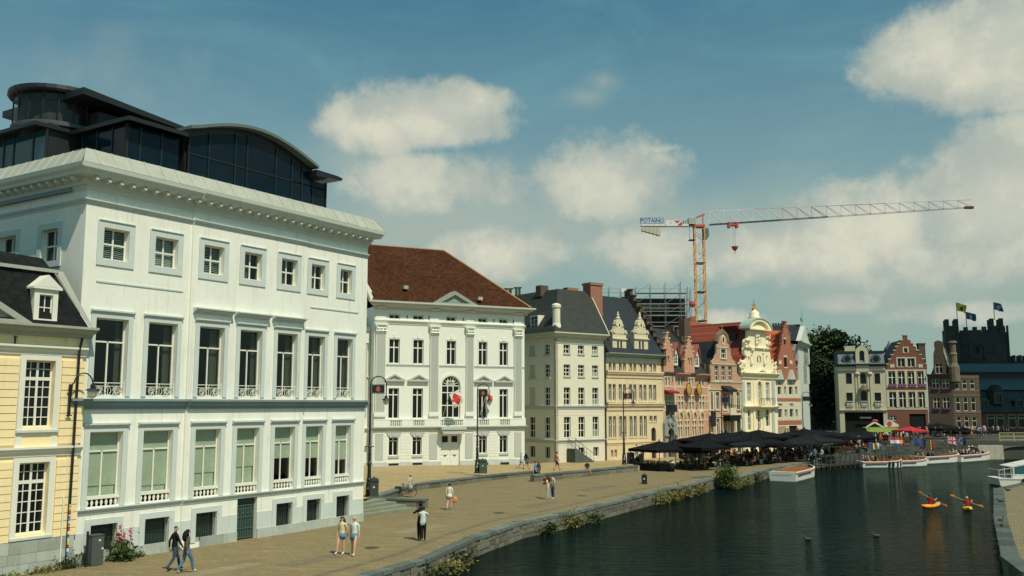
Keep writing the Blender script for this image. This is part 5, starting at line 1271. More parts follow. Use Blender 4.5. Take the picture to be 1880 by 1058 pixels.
zr6 = f6.p(1340, 620, 5)[1]
blk_tile = mat('black_tile', (0.017, 0.018, 0.019), .65, .2, .6, extra=tiles(3.2, 3.6, depth=.03))
f6.add('roof', MB().slab([(0, zc), (L6, zc), (L6 * .45, go[16][1] - 1.0)], .46, 12), blk_tile)
for k, q_ in enumerate(R6):
    f6.window(*q_, 2, (.33, .66) if k < 3 else ((.5,) if k == 3 else (.72,)), creamf, (lambda i, j: glass if (i + j) % 3 else glass_g) if k < 4 else glass_g, .18, .06, .07, True, sill=(.12, .15, stonel))
    f6.add('jamb_stones', MB().slab(rect(q_[0] - .22, q_[1] - .05, q_[2] + .22, q_[3] + .18), -.03, -.001, [rect(*q_)]), stonel) if k in (4, 5, 6, 7, 8, 9, 10, 11, 3) else None
for v_, pr in ((703, .14), (670.5, .14), (640, .12), (717, .16), (766, .16)):
    z_ = f6.p(1330, v_)[1]
    xa = {703: 0, 717: 0, 766: f6.p(1308, 766)[0], 670.5: f6.p(1306, 670)[0], 640: f6.p(1315, 640)[0]}[v_]; xb = {703: L6, 717: L6, 766: L6, 670.5: f6.p(1351, 670)[0], 640: f6.p(1340, 640)[0]}[v_]
    f6.cornice('moulding', xa, xb, z_ - .12, z_ + .12, pr, stonel)
x, z = f6.p(1327.3, 624); f6.add('oval_window', MB().slab([(x + .36 * math.cos(t * .45), z + .75 * math.sin(t * .45)) for t in range(14)], -.06, -.001), stonel); f6.add('oval_pane', MB().slab([(x + .17 * math.cos(t * .45), z + .42 * math.sin(t * .45)) for t in range(14)], -.07, -.061), glass)
f6.add('gable_crest', MB().slab([(a, b + .02) for a, b in go[13:20]] + [(a * 1.0 + (a - x) * .35, b + .25 + .35 * (b > go[15][1])) for a, b in reversed(go[13:20])], -.1, .4), mat('crest_stone', (0.20, 0.15, 0.09), .9, .3, 2.0))
f6.add('finial', MB().lathe([(.12, 0), (.2, .15), (.06, .4), (.14, .6), (.02, .9)], 8, (x, .15, go[16][1] + .3)), MATS['crest_stone'])
f6.add('door', MB().slab(arch_pts(dA[0] - .02, dA[1], dA[2] + .02, dA[3]), .22, .28), glass_g); f6.add('door_arch', MB().slab(arch_pts(dA[0] - .3, dA[1], dA[2] + .3, dA[3] + .3), -.05, -.001, [arch_pts(dA[0], dA[1] + .01, dA[2], dA[3])]), stonel)
a_ = f6.r(1326, 749, 1347, 762)
bc = f6.add('balcony', MB().box(a_[0], -1.3, a_[1], a_[2], -.002, a_[1] + .25), stonel); MB().box(a_[0] + .05, -1.3, a_[1] + .26, a_[0] + (a_[2] - a_[0]) * .55, -1.2, a_[3]).build('parapet', stonel, bc)
rl = MB()
for k in range(9): x_ = a_[0] + (a_[2] - a_[0]) * k / 8; rl.tube([(x_, -1.25, a_[1] + .25), (x_, -1.25, a_[1] + 1.3)], .025, 5)
rl.bar((a_[0], -1.25, a_[1] + 1.3), (a_[2], -1.25, a_[1] + 1.3), .05); rl.build('railing', blackm, bc)
MB().slab([(a_[0] + .2, a_[1] - .8), (a_[2] - .2, a_[1] - .8), (a_[2], a_[1] - .002), (a_[0], a_[1] - .002)], -1.2, -.003).build('bracket', intm, bc)
a_ = f6.r(1324, 712, 1340, 719); f6.add('balcony_awning', MB().prof([(0, a_[3] + .3), (-1.2, a_[1] + .25), (-1.2, a_[1] - .1), (0, a_[1])], a_[0], a_[2]), blackm)
a_ = f6.r(1300.5, 755, 1309, 783); f6.add('banner', MB().box(a_[0], -.5, a_[1], a_[2], -.42, a_[3]), mat('black_banner', (0.012, 0.013, 0.018), .8, .3))
f6.strip('quoin_strip', .02, .3, .2, zc, .03, stonel); f6.strip('quoin_strip', L6 - .3, L6 - .02, .2, zc, .03, stonel)
# red tiled range behind the bell gable, with dormers
rb = thing('red_roof_range', 'long red tiled roof behind the bell gable house', 'building', (33, 145, .2), math.atan2(5, 5.7))
fr = Face(rb); xa, za = fr.p(1284, 625); xb, zt_ = fr.p(1375, 592)
fr.add('wall', MB().box(xa, 0, 0, xb + 12.0, 7, za - 2.0), brick6); fr.add('roof', MB().prof([(-.4, za - 2.1), (4.5, fr.p(1330, 597, 4.5)[1]), (9.4, za - 2.1)], xa + 1.6, xb + 10), redtile2)
for u, v in ((1344, 612), (1352, 650)):
    q_ = f6.p(u, v, 3.0); d_ = f6.add('side_dormer', MB().box(q_[0] - .5, 2.0, q_[1] - 1.6, q_[0] + .9, 4.5, q_[1]), blackm); MB().prof([(1.6, q_[1] + .9), (1.6, q_[1] + 1.0), (4.8, q_[1] + 1.0), (4.8, q_[1] + .9)], q_[0] - .7, q_[0] + .2).slab([(q_[0] - .8, q_[1] + 1.0), (q_[0] - .6, q_[1] + 1.1), (q_[0] + 1.4, q_[1] - .4), (q_[0] + 1.2, q_[1] - .5)], 1.7, 4.8).build('dormer_roof', redtile2, d_)

# ------------------------------------------------------------------ butter yellow baroque house
f7 = house('baroque_yellow_house', 'butter yellow baroque house with scrolled gable and gilded ship on top', 'building', (32.12, 131.0), (38.6, 137.0), 0.0)
L7 = f7.L
gp = [(1423.5, 686), (1423.5, 672), (1421.5, 667), (1417, 664), (1414, 660), (1413, 648), (1412, 641), (1411, 640), (1411, 632), (1409.5, 625), (1406.5, 624), (1405, 616), (1405, 608), (1373, 606), (1373, 620), (1369, 622), (1367, 628), (1367, 638), (1366, 641), (1366, 650), (1371, 655), (1369, 661), (1362, 664), (1358, 668), (1357.5, 686)]
go = [f7.p(u, v) for u, v in gp]; zc = (go[0][1] + go[-1][1]) / 2; go[0] = (L7 + .12, zc); go[-1] = (-.35, zc)
R7 = [f7.r(*q_) for q_ in ((1371.5, 702, 1379, 737), (1406, 702, 1413, 737), (1373, 753, 1378.5, 790), (1391, 753, 1396.5, 788), (1406, 752, 1413, 783))]
mw7 = f7.r(1391, 700, 1397.5, 745)
f7.wall(rect(0, -.1, L7, zc), [rect(*q_) for q_ in R7] + [arch_pts(*mw7)], yell7, 0, .3)
f7.add('body', MB().box(.01, .31, -.1, L7 - .01, 11, zc), yell7)
nic = f7.r(1389, 652, 1396.5, 666)
f7.wall(go, [arch_pts(*nic)], yell7, -.08, .5, 'scrolled_gable', True)
f7.add('niche_back', MB().slab(arch_pts(nic[0] - .02, nic[1] - .02, nic[2] + .02, nic[3]), .2, .25), intm)
f7.add('niche_figure', MB().lathe([(.16, 0), (.2, .3), (.14, .7), (.09, .85), (.12, 1.0), (.03, 1.15)], 8, ((nic[0] + nic[2]) / 2, .0, nic[1])), yell7)
for k, q_ in enumerate(R7): f7.window(*q_, 2, (.33, .66), creamf, glass_c if k < 2 else glass, .18, .06, .08, True)
f7.window(*mw7, 2, (.3, .6), creamf, glass_c, .18, .06, .08, False, arch=True, sur=(.22, .1, yell7))
for v_, pr, h_ in ((688, .55, .5), (696, .2, .3), (748, .6, .35), (641, .35, .3)):
    z_ = f7.p(1392, v_)[1]; xa, xb = (-.2, L7 + .1) if v_ != 641 else (f7.p(1366, 641)[0], f7.p(1412, 641)[0])
    f7.cornice('moulding', xa, xb, z_ - h_ / 2, z_ + h_ / 2, pr, yell7)
for u in (1364, 1419.5):
    a_ = f7.r(u - 2.6, 700, u + 2.6, 744); f7.strip('grey_pilaster', *[a_[0], a_[2], a_[1], a_[3]], .12, mat('pilaster_blue_grey', (0.42, 0.47, 0.42), .8, .1)); a_ = f7.r(u - 2.2, 752, u + 2.2, 800); f7.strip('grey_pilaster', a_[0], a_[2], .2, a_[3], .12, MATS['pilaster_blue_grey'])
for u in (1384.5, 1402): a_ = f7.r(u - 1.8, 700, u + 1.8, 744); f7.strip('pilaster', a_[0], a_[2], a_[1], a_[3], .1, yell7); a_ = f7.r(u - 2, 752, u + 2, 800); f7.strip('pilaster', a_[0], a_[2], .2, a_[3], .14, yell7)
x, z = f7.p(1389, 608); hw = f7.p(1408, 606)[0] - x
tymp = [(x + hw * 1.05 * math.cos(math.pi * t / 14), z + .1 + 1.6 * math.sin(math.pi * t / 14)) for t in range(15)]
tp_ = f7.add('segment_pediment', MB().slab(tymp, -.7, .8, [[(x + hw * .74 * math.cos(math.pi * t / 14), z + .25 + 1.1 * math.sin(math.pi * t / 14)) for t in range(15)]]).slab([(x + hw * .74 * math.cos(math.pi * t / 14), z + .25 + 1.1 * math.sin(math.pi * t / 14)) for t in range(15)], -.35, -.3), yell7)
f7.add('pediment_roof', MB().slab(tymp + [(a + (a - x) * .05, b + .16) for a, b in reversed(tymp)], -.8, .9), mat('copper_pale', (0.34, 0.44, 0.36), .6, .15))
f7.add('orb_base', MB().lathe([(.85, 0), (.95, .2), (.65, .45), (.72, .9), (.35, 1.25), (.08, 1.5)], 12, (x, .3, z + 1.7)), yell7, smooth=True)
sh_ = MB(); zz = z + 3.15; sh_.tube([(x, .3, zz - .3), (x, .3, zz + 2.2)], .05, 6); sh_.slab([(x - .75, zz + .35), (x - .5, zz), (x + .5, zz), (x + .85, zz + .45)], .15, .45)
for dx, hh in ((-.35, 1.3), (.05, 1.7), (.45, 1.2)): sh_.slab([(x + dx - .12, zz + .45), (x + dx + .2, zz + .5), (x + dx + .12, zz + hh), (x + dx - .06, zz + hh + .1)], .26, .34)
sh_.v = [(x + (a - x) * .62, b, zz - .3 + (c - zz + .3) * .68) for a, b, c in sh_.v]; f7.add('gilded_ship', sh_, gold)
rn = random.Random(3)
for u, v, n_ in ((1361, 673, 12), (1420, 673, 10), (1370, 627, 8), (1408, 627, 8), (1377, 648, 5), (1402, 648, 5), (1389, 621, 9)):
    cr = MB(); x, z = f7.p(u, v)
    for k in range(n_): cr.ball((x + rn.uniform(-.55, .55), -.22 + rn.uniform(-.1, .08), z + rn.uniform(-.8, .8)), rn.uniform(.12, .26), .16, rn.uniform(.14, .3), 6, 4)
    f7.add('carved_ornament', cr, yell7)
for u in (1377.5, 1401.5): a_ = f7.r(u - 1.8, 653, u + 1.8, 671); f7.add('scroll_bracket', MB().prof([(-.08, a_[1]), (-.35, a_[1] + .2), (-.2, a_[3]), (-.08, a_[3])], a_[0], a_[2]), yell7)
a_ = f7.r(1384, 676, 1407, 686); mid = (a_[0] + a_[2]) / 2; f7.add('gable_pediment', MB().slab([(a_[0], a_[1]), (a_[2], a_[1]), (mid, a_[3])], -.4, -.09, [[(a_[0] + .6, a_[1] + .15), (a_[2] - .6, a_[1] + .15), (mid, a_[3] - .35)]]), yell7)
bq = f7.r(1384.5, 727, 1410, 745); bz = f7.p(1397, 745)[1]
bp = f7.add('balcony', MB().box(bq[0], -1.1, bz - .2, bq[2], -.3, bz), yell7); rl = MB()
for k in range(10): xk = bq[0] + (bq[2] - bq[0]) * k / 9; rl.tube([(xk, -1.05, bz), (xk + .1, -1.15, bz + .5), (xk, -1.05, bz + 1.0)], .03, 5)
rl.bar((bq[0], -1.05, bz + 1.0), (bq[2], -1.05, bz + 1.0), .06); rl.build('railing', blackm, bp)
f7.add('gable_clock_panel', MB().slab(f7_r if False else rect(*f7.r(1383.5, 613, 1396, 630)), -.1, -.081), mat('relief_panel', (0.60, 0.58, 0.46), .8, .35, 4.0, .6, 8))
a7 = f7.p(1408, 607, 4)[1]
f7.add('roof', MB().slab([(-.3, zc + .6), (L7 + .1, zc + .6), (L7 * .5 + 1.2, a7 + .6), (L7 * .5 - 1.2, a7 + .6)], .45, 13), redtile2)

# ------------------------------------------------------------------ narrow red brick house
f8 = house('narrow_brick_house', 'narrow red brick house with stepped gable and two grey pointed dormers', 'building', (38.62, 137.0), (43.3, 141.0), 0.0)
L8 = f8.L; z8 = f8.p(1445, 677)[1]
R8 = [f8.r(*q_) for q_ in ((1428, 710, 1434, 725), (1439.5, 710, 1443.5, 725), (1448.5, 710, 1455, 725), (1459.5, 710, 1464, 725), (1429, 751, 1436, 767), (1440.5, 752, 1445.5, 766), (1450, 751, 1456.5, 766), (1460.5, 752, 1465, 766))]
R8 += [f8.r(*q_) for q_ in ((1428, 700, 1433.5, 707), (1448.5, 700, 1454, 707), (1429, 741, 1436, 748), (1450, 741, 1456.5, 748))]
G8 = [f8.r(1428.5, 783, 1443, 800), f8.r(1449, 782, 1464, 800)]; G8 = [(q_[0], .3, q_[2], q_[3]) for q_ in G8]
z_eave8 = f8.p(1445, 697)[1]
f8.wall(rect(0, -.1, L8, z_eave8), [rect(*q_) for q_ in R8 + G8], mat('stone_front', (0.60, 0.53, 0.38), .85, .12, 1.0), 0, .3)
f8.add('body', MB().box(.01, .31, -.1, L8 - .01, 10, z_eave8), brick8)
for k, q_ in enumerate(R8): f8.window(*q_, 2 if k >= 8 else 1, (.5,) if k >= 8 else (), creamf, glass if k in (0, 2) else (glass_c if k % 2 else glass_g), .15, .05, .05, True)
for q_ in G8: f8.add('shop_opening', MB().box(q_[0], .2, q_[1], q_[2], .3, q_[3]), intm)
for v0, v1 in ((731, 737), (772, 780)):
    z0_, z1_ = f8.p(1445, v1)[1], f8.p(1445, v0)[1]; f8.strip('brick_band', .02, L8 - .02, z0_, z1_, .03, brick8)
for u in (1428, 1446, 1465): a_ = f8.r(u - 1.6, 786, u + 1.6, 800); f8.strip('brick_pier', max(.01, a_[0]), min(a_[2], L8 - .01), .2, a_[3], .05, brick8)
g8, xc8 = stepped(f8, 1425, 1467, [(18.5, 677, 697), (16, 655, 0), (13.5, 645, 0), (11, 633, 0), (8, 612, 0), (5, 601, 0), (1.8, 592, 0)], 'stepped_gable', brick8, None, .1, brick8)
a_ = f8.r(1439.5, 656, 1444, 674, .1); f8.add('gable_slit', MB().slab(rect(*a_), .06, .099), intm); f8.add('slit_stone', MB().box(a_[0] - .15, .03, a_[3] + .01, a_[2] + .15, .098, a_[3] + .25).box(a_[0] - .12, .03, a_[1] - .2, a_[2] + .12, .098, a_[1] - .01), stonel)
a_ = f8.r(1439, 623, 1442, 632, .1); f8.add('gable_slit', MB().slab(rect(*a_), .06, .099), intm); f8.add('slit_stone', MB().box(a_[0] - .12, .03, a_[3] + .01, a_[2] + .12, .098, a_[3] + .22), stonel)
for u in (1432, 1452): a_ = f8.r(u - 2.4, 662, u + 2.2, 669, .1); f8.add('stone_block', MB().box(a_[0], .04, a_[1], a_[2], .098, a_[3]), stonel)
for u in (1432.5, 1454):
    xa, zb = f8.p(u - 9, 697); xm, zt_ = f8.p(u - 2.5, 679); xb, _ = f8.p(u + 10, 697)
    d_ = f8.add('pointed_dormer', MB().slab([(xa, zb), (xa + (xb - xa) * .62, zb), (xa + (xb - xa) * .31, zt_)], -.5, .05), mat('dormer_grey', (0.46, 0.46, 0.38), .85, .2))
    MB().face([(xa + (xb - xa) * .62, -.55, zb), (xb, .05, zb), (xa + (xb - xa) * .5, .08, zt_), (xa + (xb - xa) * .31, -.5, zt_)]).build('dormer_slates', slate4, d_)
f8.add('roof', MB().slab([(0, z8 - .2), (L8, z8 - .2), (L8 * .5, f8.p(1442, 606)[1] - .4)], .56, 11), orangetile)
# orange roof between the two gables
ov = [f8.p(1408, 667, 1.2), f8.p(1427, 668, 1.2), f8.p(1433, 607, 4.5), f8.p(1402, 607, 4.5)]
f8.add('orange_roof', MB().face([(ov[0][0], 1.2, ov[0][1]), (ov[1][0], 1.2, ov[1][1]), (ov[2][0], 4.5, ov[2][1]), (ov[3][0], 4.5, ov[3][1])]).face([(ov[3][0], 4.5, ov[3][1]), (ov[2][0], 4.5, ov[2][1]), (ov[1][0], 8.0, ov[1][1]), (ov[0][0], 8.0, ov[0][1])]), orangetile)
# ------------------------------------------------------------------ pale end house with pediment
f9 = house('pale_end_house', 'tall pale grey house with small pediment at the end of the row', 'building', (43.8, 143.0), (47.9, 151.5), 0.0)
L9 = f9.L; ze9 = f9.p(1468, 633)[1]
R9 = [f9.r(u, t, u + 1.8, b) for t, b in ((639, 668), (674, 705)) for u in (1475.5, 1480, 1484.5)]
f9.wall(rect(0, -.1, L9, ze9), [rect(*q_) for q_ in R9], grey9, 0, .3); f9.add('body', MB().box(.01, .31, -.1, L9 - .01, 12, ze9), grey9)
for q_ in R9: f9.window(*q_, 1, (.6,), creamf, glass, .15, .05, .05, False)
f9.cornice('main_cornice', -.1, L9 + .1, ze9 - .3, ze9 + .5, .7, grey9, 0, 0, 1)
mid = L9 / 2; zt_ = f9.p(1481, 603)[1]
f9.add('pediment', MB().slab([(0, ze9 + .52), (L9, ze9 + .52), (mid, zt_)], -.4, .3), grey9); f9.add('roof', MB().slab([(-.3, ze9 + .5), (L9 + .3, ze9 + .5), (mid, zt_ + .3)], .31, 12), slate4)
f9.add('ship_vane', MB().tube([(mid, 0, zt_), (mid, 0, zt_ + 1.6)], .05, 6).slab([(mid - 1.1, zt_ + 1.2), (mid - .8, zt_ + .8), (mid + .8, zt_ + .8), (mid + 1.2, zt_ + 1.4)], -.1, .1).slab([(mid - .9, zt_ + 1.5), (mid + .9, zt_ + 1.5), (mid + .5, zt_ + 2.6), (mid - .3, zt_ + 2.8)], -.03, .03), mat('verdigris', (0.22, 0.42, 0.34), .7, .2))
fl9 = side(f9, 0, 12); fl9.wall(rect(9.2, -.1, 12.0, f9.p(1462, 668)[1]), [], grey9, -.8, .7, 'side_bay'); fl9.cornice('bay_cornice', 9.0, 12.0, f9.p(1462, 668)[1], f9.p(1462, 668)[1] + .6, .6, mat('bay_lead', (.2, .24, .22), .7, .1), -.8)

# ------------------------------------------------------------------ roofs and chimneys seen behind the row
def bg_block(name, label, u0, u1, vt, vb, Y, m, cat='building', depth=6.0, z0=0.0):
    a, b = AT(u0, vt, Y), AT(u1, vt, Y)
    r_ = thing(name, label, cat, (a.x, Y, z0)); f = Face(r_); zt_ = (a.z + b.z) / 2 - z0
    f.add('wall', MB().box(0, 0, 0, b.x - a.x, depth, zt_), m); return f, b.x - a.x, zt_
fb, w_, z_ = bg_block('chimney_block', 'dark wide chimney block with five pots behind the orange roof', 1419, 1450, 603, 640, 152, mat('dark_chimney', (0.05, 0.052, 0.05), .8, .2), 'chimney')
for k in range(5): fb.add('chimney_pot', MB().lathe([(.18, 0), (.16, .9), (.2, .95)], 8, (w_ * (.18 + .16 * k), 1.5, z_ )), blackm)
fb, w_, z_ = bg_block('rear_rooftop', 'pale rear building with two glass rooftop boxes behind the tiled roof', 905, 965, 545, 600, 150, white2)
for u0, u1, vt in ((925, 941, 526), (945, 957, 524)):
    a, b = AT(u0, vt, 150), AT(u1, 546, 150); o = fb.root.location
    t_ = fb.add('rooftop_box', MB().box(a.x - o.x, .2, z_, b.x - o.x, 2.2, a.z - .25).box(a.x - o.x - .15, .05, a.z - .24, b.x - o.x + .15, 2.4, a.z), mat('box_frame', (.55, .55, .46), .7, .1))
    for k in range(2):
        x_ = a.x - o.x + (b.x - a.x) * (.08 + .48 * k); put('pane', pane_mesh(glass_g), t_, (x_, .15, z_ + .2), 0, ((b.x - a.x) * .36, .04, a.z - z_ - .6))
a = AT(908, 530, 150); fb.add('red_vent', MB().box(a.x - o.x, .3, z_, a.x - o.x + .9, 1.4, z_ + .8), chimney_b)
ff, w_, z_ = bg_block('rear_aerial', 'thin white frame of a roof aerial behind the cream house', 971, 989, 519, 560, 140, creamf, 'aerial', .1) if False else (None, 0, 0)
# building under scaffold
YS = 152.0
sc = thing('scaffolded_building', 'dark building wrapped in scaffolding behind the brick gables', 'building', AT(1100, 700, YS) * 1.0); sc.location.z = 0
fs = Face(sc); sxz = lambda u, v: fs.p(u, v)
a, b = sxz(1168, 545), sxz(1268, 660)
fs.add('covered_wall', MB().box(a[0], 1.6, 0, b[0] - .4, 9, a[1] - .1), mat('site_dark', (0.028, 0.030, 0.028), .9, .4, .8)); fs.add('plastic_sheet', MB().box(a[0] + .3, 1.55, a[1] - 2.1, b[0] - 3, 2, a[1] - .9), mat('sheet_grey', (0.20, 0.22, 0.20), .6, .35, 1.2))
fs.add('roof_part', MB().slab([sxz(1100, 545), sxz(1168, 545), sxz(1168, 600), sxz(1100, 600)], 2.5, 8), slate4)
stl = mat('galvanised', (0.20, 0.24, 0.23), .5, .2, 2.0, metal=.3)
ub = [1118, 1140, 1167, 1194, 1221, 1249, 1262, 1268]; vt = [527, 528, 526, 523, 519, 516, 526, 528]
for yy in (0.0, 1.25):
    for u, v in zip(ub, vt):
        x, z = sxz(u, v + (3 if yy else 0)); x2, z2 = sxz(u, 625); fs.add('scaffold_pole', MB().tube([(x, yy, z), (x, yy, z2 if u > 1150 else sxz(u, 548)[1])], .055, 5), stl)
for v, u0, u1 in ((537, 1102, 1264), (545, 1102, 1264), (558, 1168, 1264), (566, 1168, 1264), (572, 1168, 1264), (580, 1168, 1264), (592, 1168, 1264), (600, 1168, 1264), (530, 1102, 1264)):
    xa, za = sxz(u0, v); xb, zb = sxz(u1, v); fs.add('ledger', MB().tube([(xa, 0, za), (xb, 0, za)], .04, 5), stl)
brd = [mat('scaffold_board_%d' % i, c, .85, .25, 3) for i, c in enumerate(((.16, .09, .08), (.28, .24, .1), (.22, .25, .24)))]
for v in (539, 559, 579, 599):
    for k, (u0, u1) in enumerate(zip(ub[2:6], ub[3:7])):
        xa, za = sxz(u0, v); xb, zb = sxz(u1, v); fs.add('scaffold_board', MB().box(xa + .05, .1, za, xb - .05, 1.15, za + .09), brd[(k + v) % 3])
        if (k + v) % 2: fs.add('brace', MB().tube([(xa, 0, za + .1), (xb, 0, za + 1.6)], .035, 5), stl)
xa, za = sxz(1140, 529); xb, zb = sxz(1155, 537); fs.add('site_banner', MB().box(xa, -.08, zb, xb, -.05, za), mat('banner_white', (.7, .68, .62), .7, .05)); fs.add('banner_mark', MB().slab([(xb - .5, za - .1), (xb - .1, za - .1), (xb - .3, za - .6)], -.09, -.081), mat('mark_red', (.5, .04, .05), .7, 0))
rn = random.Random(2)
for k in range(26):
    x, z = sxz(1250 + rn.uniform(0, 22), 530 + rn.uniform(0, 85)); fs.add('stair_brace', MB().tube([(x, rn.uniform(.2, 2.5), z), (x + rn.uniform(-.9, .9), rn.uniform(.2, 2.5), z + rn.uniform(-1.2, 1.2))], .04, 4), stl)
xa, za = sxz(1272, 558); fs.add('red_chute', MB().lathe([(.4, -.5), (.55, 0), (.4, .45)], 8, (xa, .6, za)), mat('chute_red', (.5, .04, .06), .7, .1))
a = sxz(1246, 588); fs.add('chimney', MB().box(a[0], -3.5, a[1] - 5, a[0] + 1.1, -2.5, a[1]), brickx); a = sxz(1258, 597); fs.add('chimney', MB().box(a[0], -4.5, a[1] - 4, a[0] + .9, -3.6, a[1] + 1.0), chimney_b)

# ------------------------------------------------------------------ tower crane
YC = 190.0
CB = AT(1290, 700, YC); cr = thing('tower_crane', 'yellow tower crane with white lattice jib above the rooftops', 'crane', (CB.x, YC, 0)); fc = Face(cr)
cp = lambda u, v: fc.p(u, v)
ym = mat('crane_yellow', (0.75, 0.29, 0.02), .5, .1, 2.0); wm = mat('crane_white', (0.68, 0.66, 0.60), .5, .1, 2.0); rm = mat('crane_red', (0.50, 0.10, 0.07), .5, .1, 2.0)
HW = .95; zt_ = cp(1288, 417)[1]
for sx_ in (-1, 1):
    for sy_ in (-1, 1): fc.add('mast_leg', MB().bar((sx_ * HW, sy_ * HW, 0), (sx_ * HW, sy_ * HW, zt_), .20), ym)
k = 0; z = 2.0; lt = MB()
while z < zt_ - 1.6:
    for sy_ in (-1, 1):
        lt.tube([(-HW * (1 if k % 2 else -1), sy_ * HW, z), (HW * (1 if k % 2 else -1), sy_ * HW, z + 1.6)], .045, 4); lt.tube([(sy_ * HW, -HW * (1 if k % 2 else -1), z), (sy_ * HW, HW * (1 if k % 2 else -1), z + 1.6)], .045, 4)
    z += 1.6; k += 1
fc.add('mast_lattice', lt, mat('crane_grey', (0.30, 0.30, 0.24), .5, .1))
for v in (484, 537, 590): z = cp(1290, v)[1]; fc.add('mast_collar', MB().box(-HW, -HW - .1, z - .12, HW, -HW + .1, z + .12).box(-HW, HW - .1, z - .12, HW, HW + .1, z + .12), darkm)
for k in range(12): fc.add('ladder_rung', MB().bar((-.2, 0, cp(1290, 590)[1] + k * 1.7), (.2, 0, cp(1290, 590)[1] + k * 1.7 + .6), .05), darkm)
xa, za = cp(1281, 440); xb, zb = cp(1296, 416); fc.add('slew_ring', MB().box(-1.1, -1.1, zt_ - .1, 1.1, 1.1, zt_ + .35), rm)
fc.add('mast_head', MB().bar((-.8, 0, zt_ + .3), (-.8, 0, zt_ + 2.0), .2).bar((.9, 0, zt_ + .3), (.9, 0, zt_ + 2.6), .2).bar((-.9, 0, zt_ + 1.8), (1.3, 0, zt_ + 2.7), .3), rm)
x0, z1_ = cp(1298, 420); x1, z0_ = cp(1303, 440); cab = fc.add('cab', MB().slab([(HW + .05, z0_), (HW + .6, z0_), (HW + .95, z0_ + .6), (HW + .95, z1_ - .3), (HW + .7, z1_), (HW + .05, z1_)], -.9, .9), mat('cab_glass', (0.10, 0.18, 0.16), .15, .3)); fc.add('platform', MB().box(-2.1, -.6, z0_ - .25, -HW, .6, z0_ - .05).bar((-2.05, -.6, z0_), (-2.05, -.6, z1_), .06), darkm)
# jib
J0 = cp(1302, 413); JT = cp(1785, 381); JL = Vector((JT[0] - J0[0], 0, JT[1] - J0[1]))
jp = lambda t: Vector((J0[0], 0, J0[1])) + JL * t
def hgt(t): return 2.9 - 1.3 * t
NB = 18
jb = MB(); jm = [wm, rm]
for sy_ in (-.55, .55):
    for k, (t0, t1) in enumerate(((0, .27), (.27, .45), (.45, 1.0))):
        p, q_ = jp(t0), jp(t1); fc.add('jib_lower_chord', MB().bar((p.x, sy_, p.z), (q_.x, sy_, q_.z), .15 if k == 0 else .12 if k == 1 else .07), darkm if k < 2 else mat('jib_far', (.35, .33, .28), .5, .1))
for k in range(6):
    p, q_ = jp(k / 6 + .0), jp((k + 1) / 6); fc.add('jib_upper_chord', MB().bar((p.x, 0, p.z + hgt(k / 6)), (q_.x, 0, q_.z + hgt((k + 1) / 6)), .08 if k < 4 else .05), wm if k % 2 == 0 else mat('jib_pink', (.58, .26, .20), .5, .1))
for k in range(NB):
    t0, t1 = k / NB, (k + 1) / NB; p, q_ = jp(t0), jp(t1); b_ = MB(); r_ = .05 if k < 8 else .03
    b_.tube([(p.x, 0, p.z + hgt(t0)), (p.x, -.5, p.z)], r_, 4); b_.tube([(p.x, 0, p.z + hgt(t0)), (q_.x, -.55, q_.z)], r_, 4); b_.tube([(p.x, 0, p.z + hgt(t0)), (q_.x, .55, q_.z)], r_, 4); b_.tube([(p.x, -.55, p.z), (p.x, .55, p.z)], r_, 4)
    fc.add('jib_bracing', b_, wm if k < 5 or 8 < k < 10 else MATS['jib_pink'] if k < 9 else MATS['jib_far'])
p = jp(1.0); fc.add('jib_tip', MB().box(p.x - 1.6, -.3, p.z - .3, p.x + .2, .3, p.z + .2), rm)
# trolley, hook and red skip
tx_, tz_ = cp(1347, 414); tr_ = fc.add('trolley', MB().box(tx_ - 1.2, -.8, tz_ - .5, tx_ - .8, .8, tz_ + .6).box(tx_ + .4, -.8, tz_ - .5, tx_ + .8, .8, tz_ + .6).box(tx_ - 1.0, -.7, tz_ - .1, tx_ + .6, .7, tz_ + .2), rm)
hx_, hz_ = cp(1349, 456); fc.add('hoist_rope', MB().tube([(tx_ - .2, -.1, tz_), (hx_ - .2, -.1, hz_)], .018, 4).tube([(tx_ + .3, .1, tz_), (hx_ + .2, .1, hz_)], .018, 4), darkm)
fc.add('hook_block', MB().lathe([(.25, -.5), (.55, -.1), (.75, .35), (.5, .25), (.2, .3)], 10, (hx_, 0, hz_)).tube([(hx_, 0, hz_ - .5), (hx_, 0, hz_ - 1.2)], .07, 5), mat('hook_red', (.55, .06, .06), .5, .1))
# counter jib with sign boards and ballast
c0, c1 = cp(1177, 411), cp(1280, 414); fc.add('counter_jib', MB().box(c0[0], -.7, c1[1] - .25, c1[0], .7, c1[1] + .15), wm); fc.add('counter_tie', MB().bar((c0[0] + 4.5, 0, c1[1] + .9), (.0, 0, zt_ + 2.2), .07), wm)
a, b = cp(1174.5, 401.5), cp(1217.5, 411.5); sg = fc.add('sign_board', MB().box(a[0], -.75, b[1], b[0], -.69, a[1]), mat('sign_pale', (0.50, 0.55, 0.55), .6, .08))
def text(body, size, m, parent, loc, name='lettering', rot=(R(90), 0, 0), ext=.01, sx=1.0):
    c = bpy.data.curves.new(name, 'FONT'); c.body = body; c.size = size; c.extrude = ext; c.align_x = 'CENTER'; c.align_y = 'CENTER'; c.offset = size * .018
    o = bpy.data.objects.new(name, c); me = bpy.data.meshes.new_from_object(o); bpy.data.objects.remove(o); me.materials.clear(); me.materials.append(m)
    return put(name, me, parent, loc, 0, (sx, 1, 1), rot)
text('POTAIN', 1.12, mat('sign_blue', (0.03, 0.10, 0.36), .6, 0), sg, ((a[0] + b[0]) / 2 - .35, -.765, (a[1] + b[1]) / 2), sx=1.0)
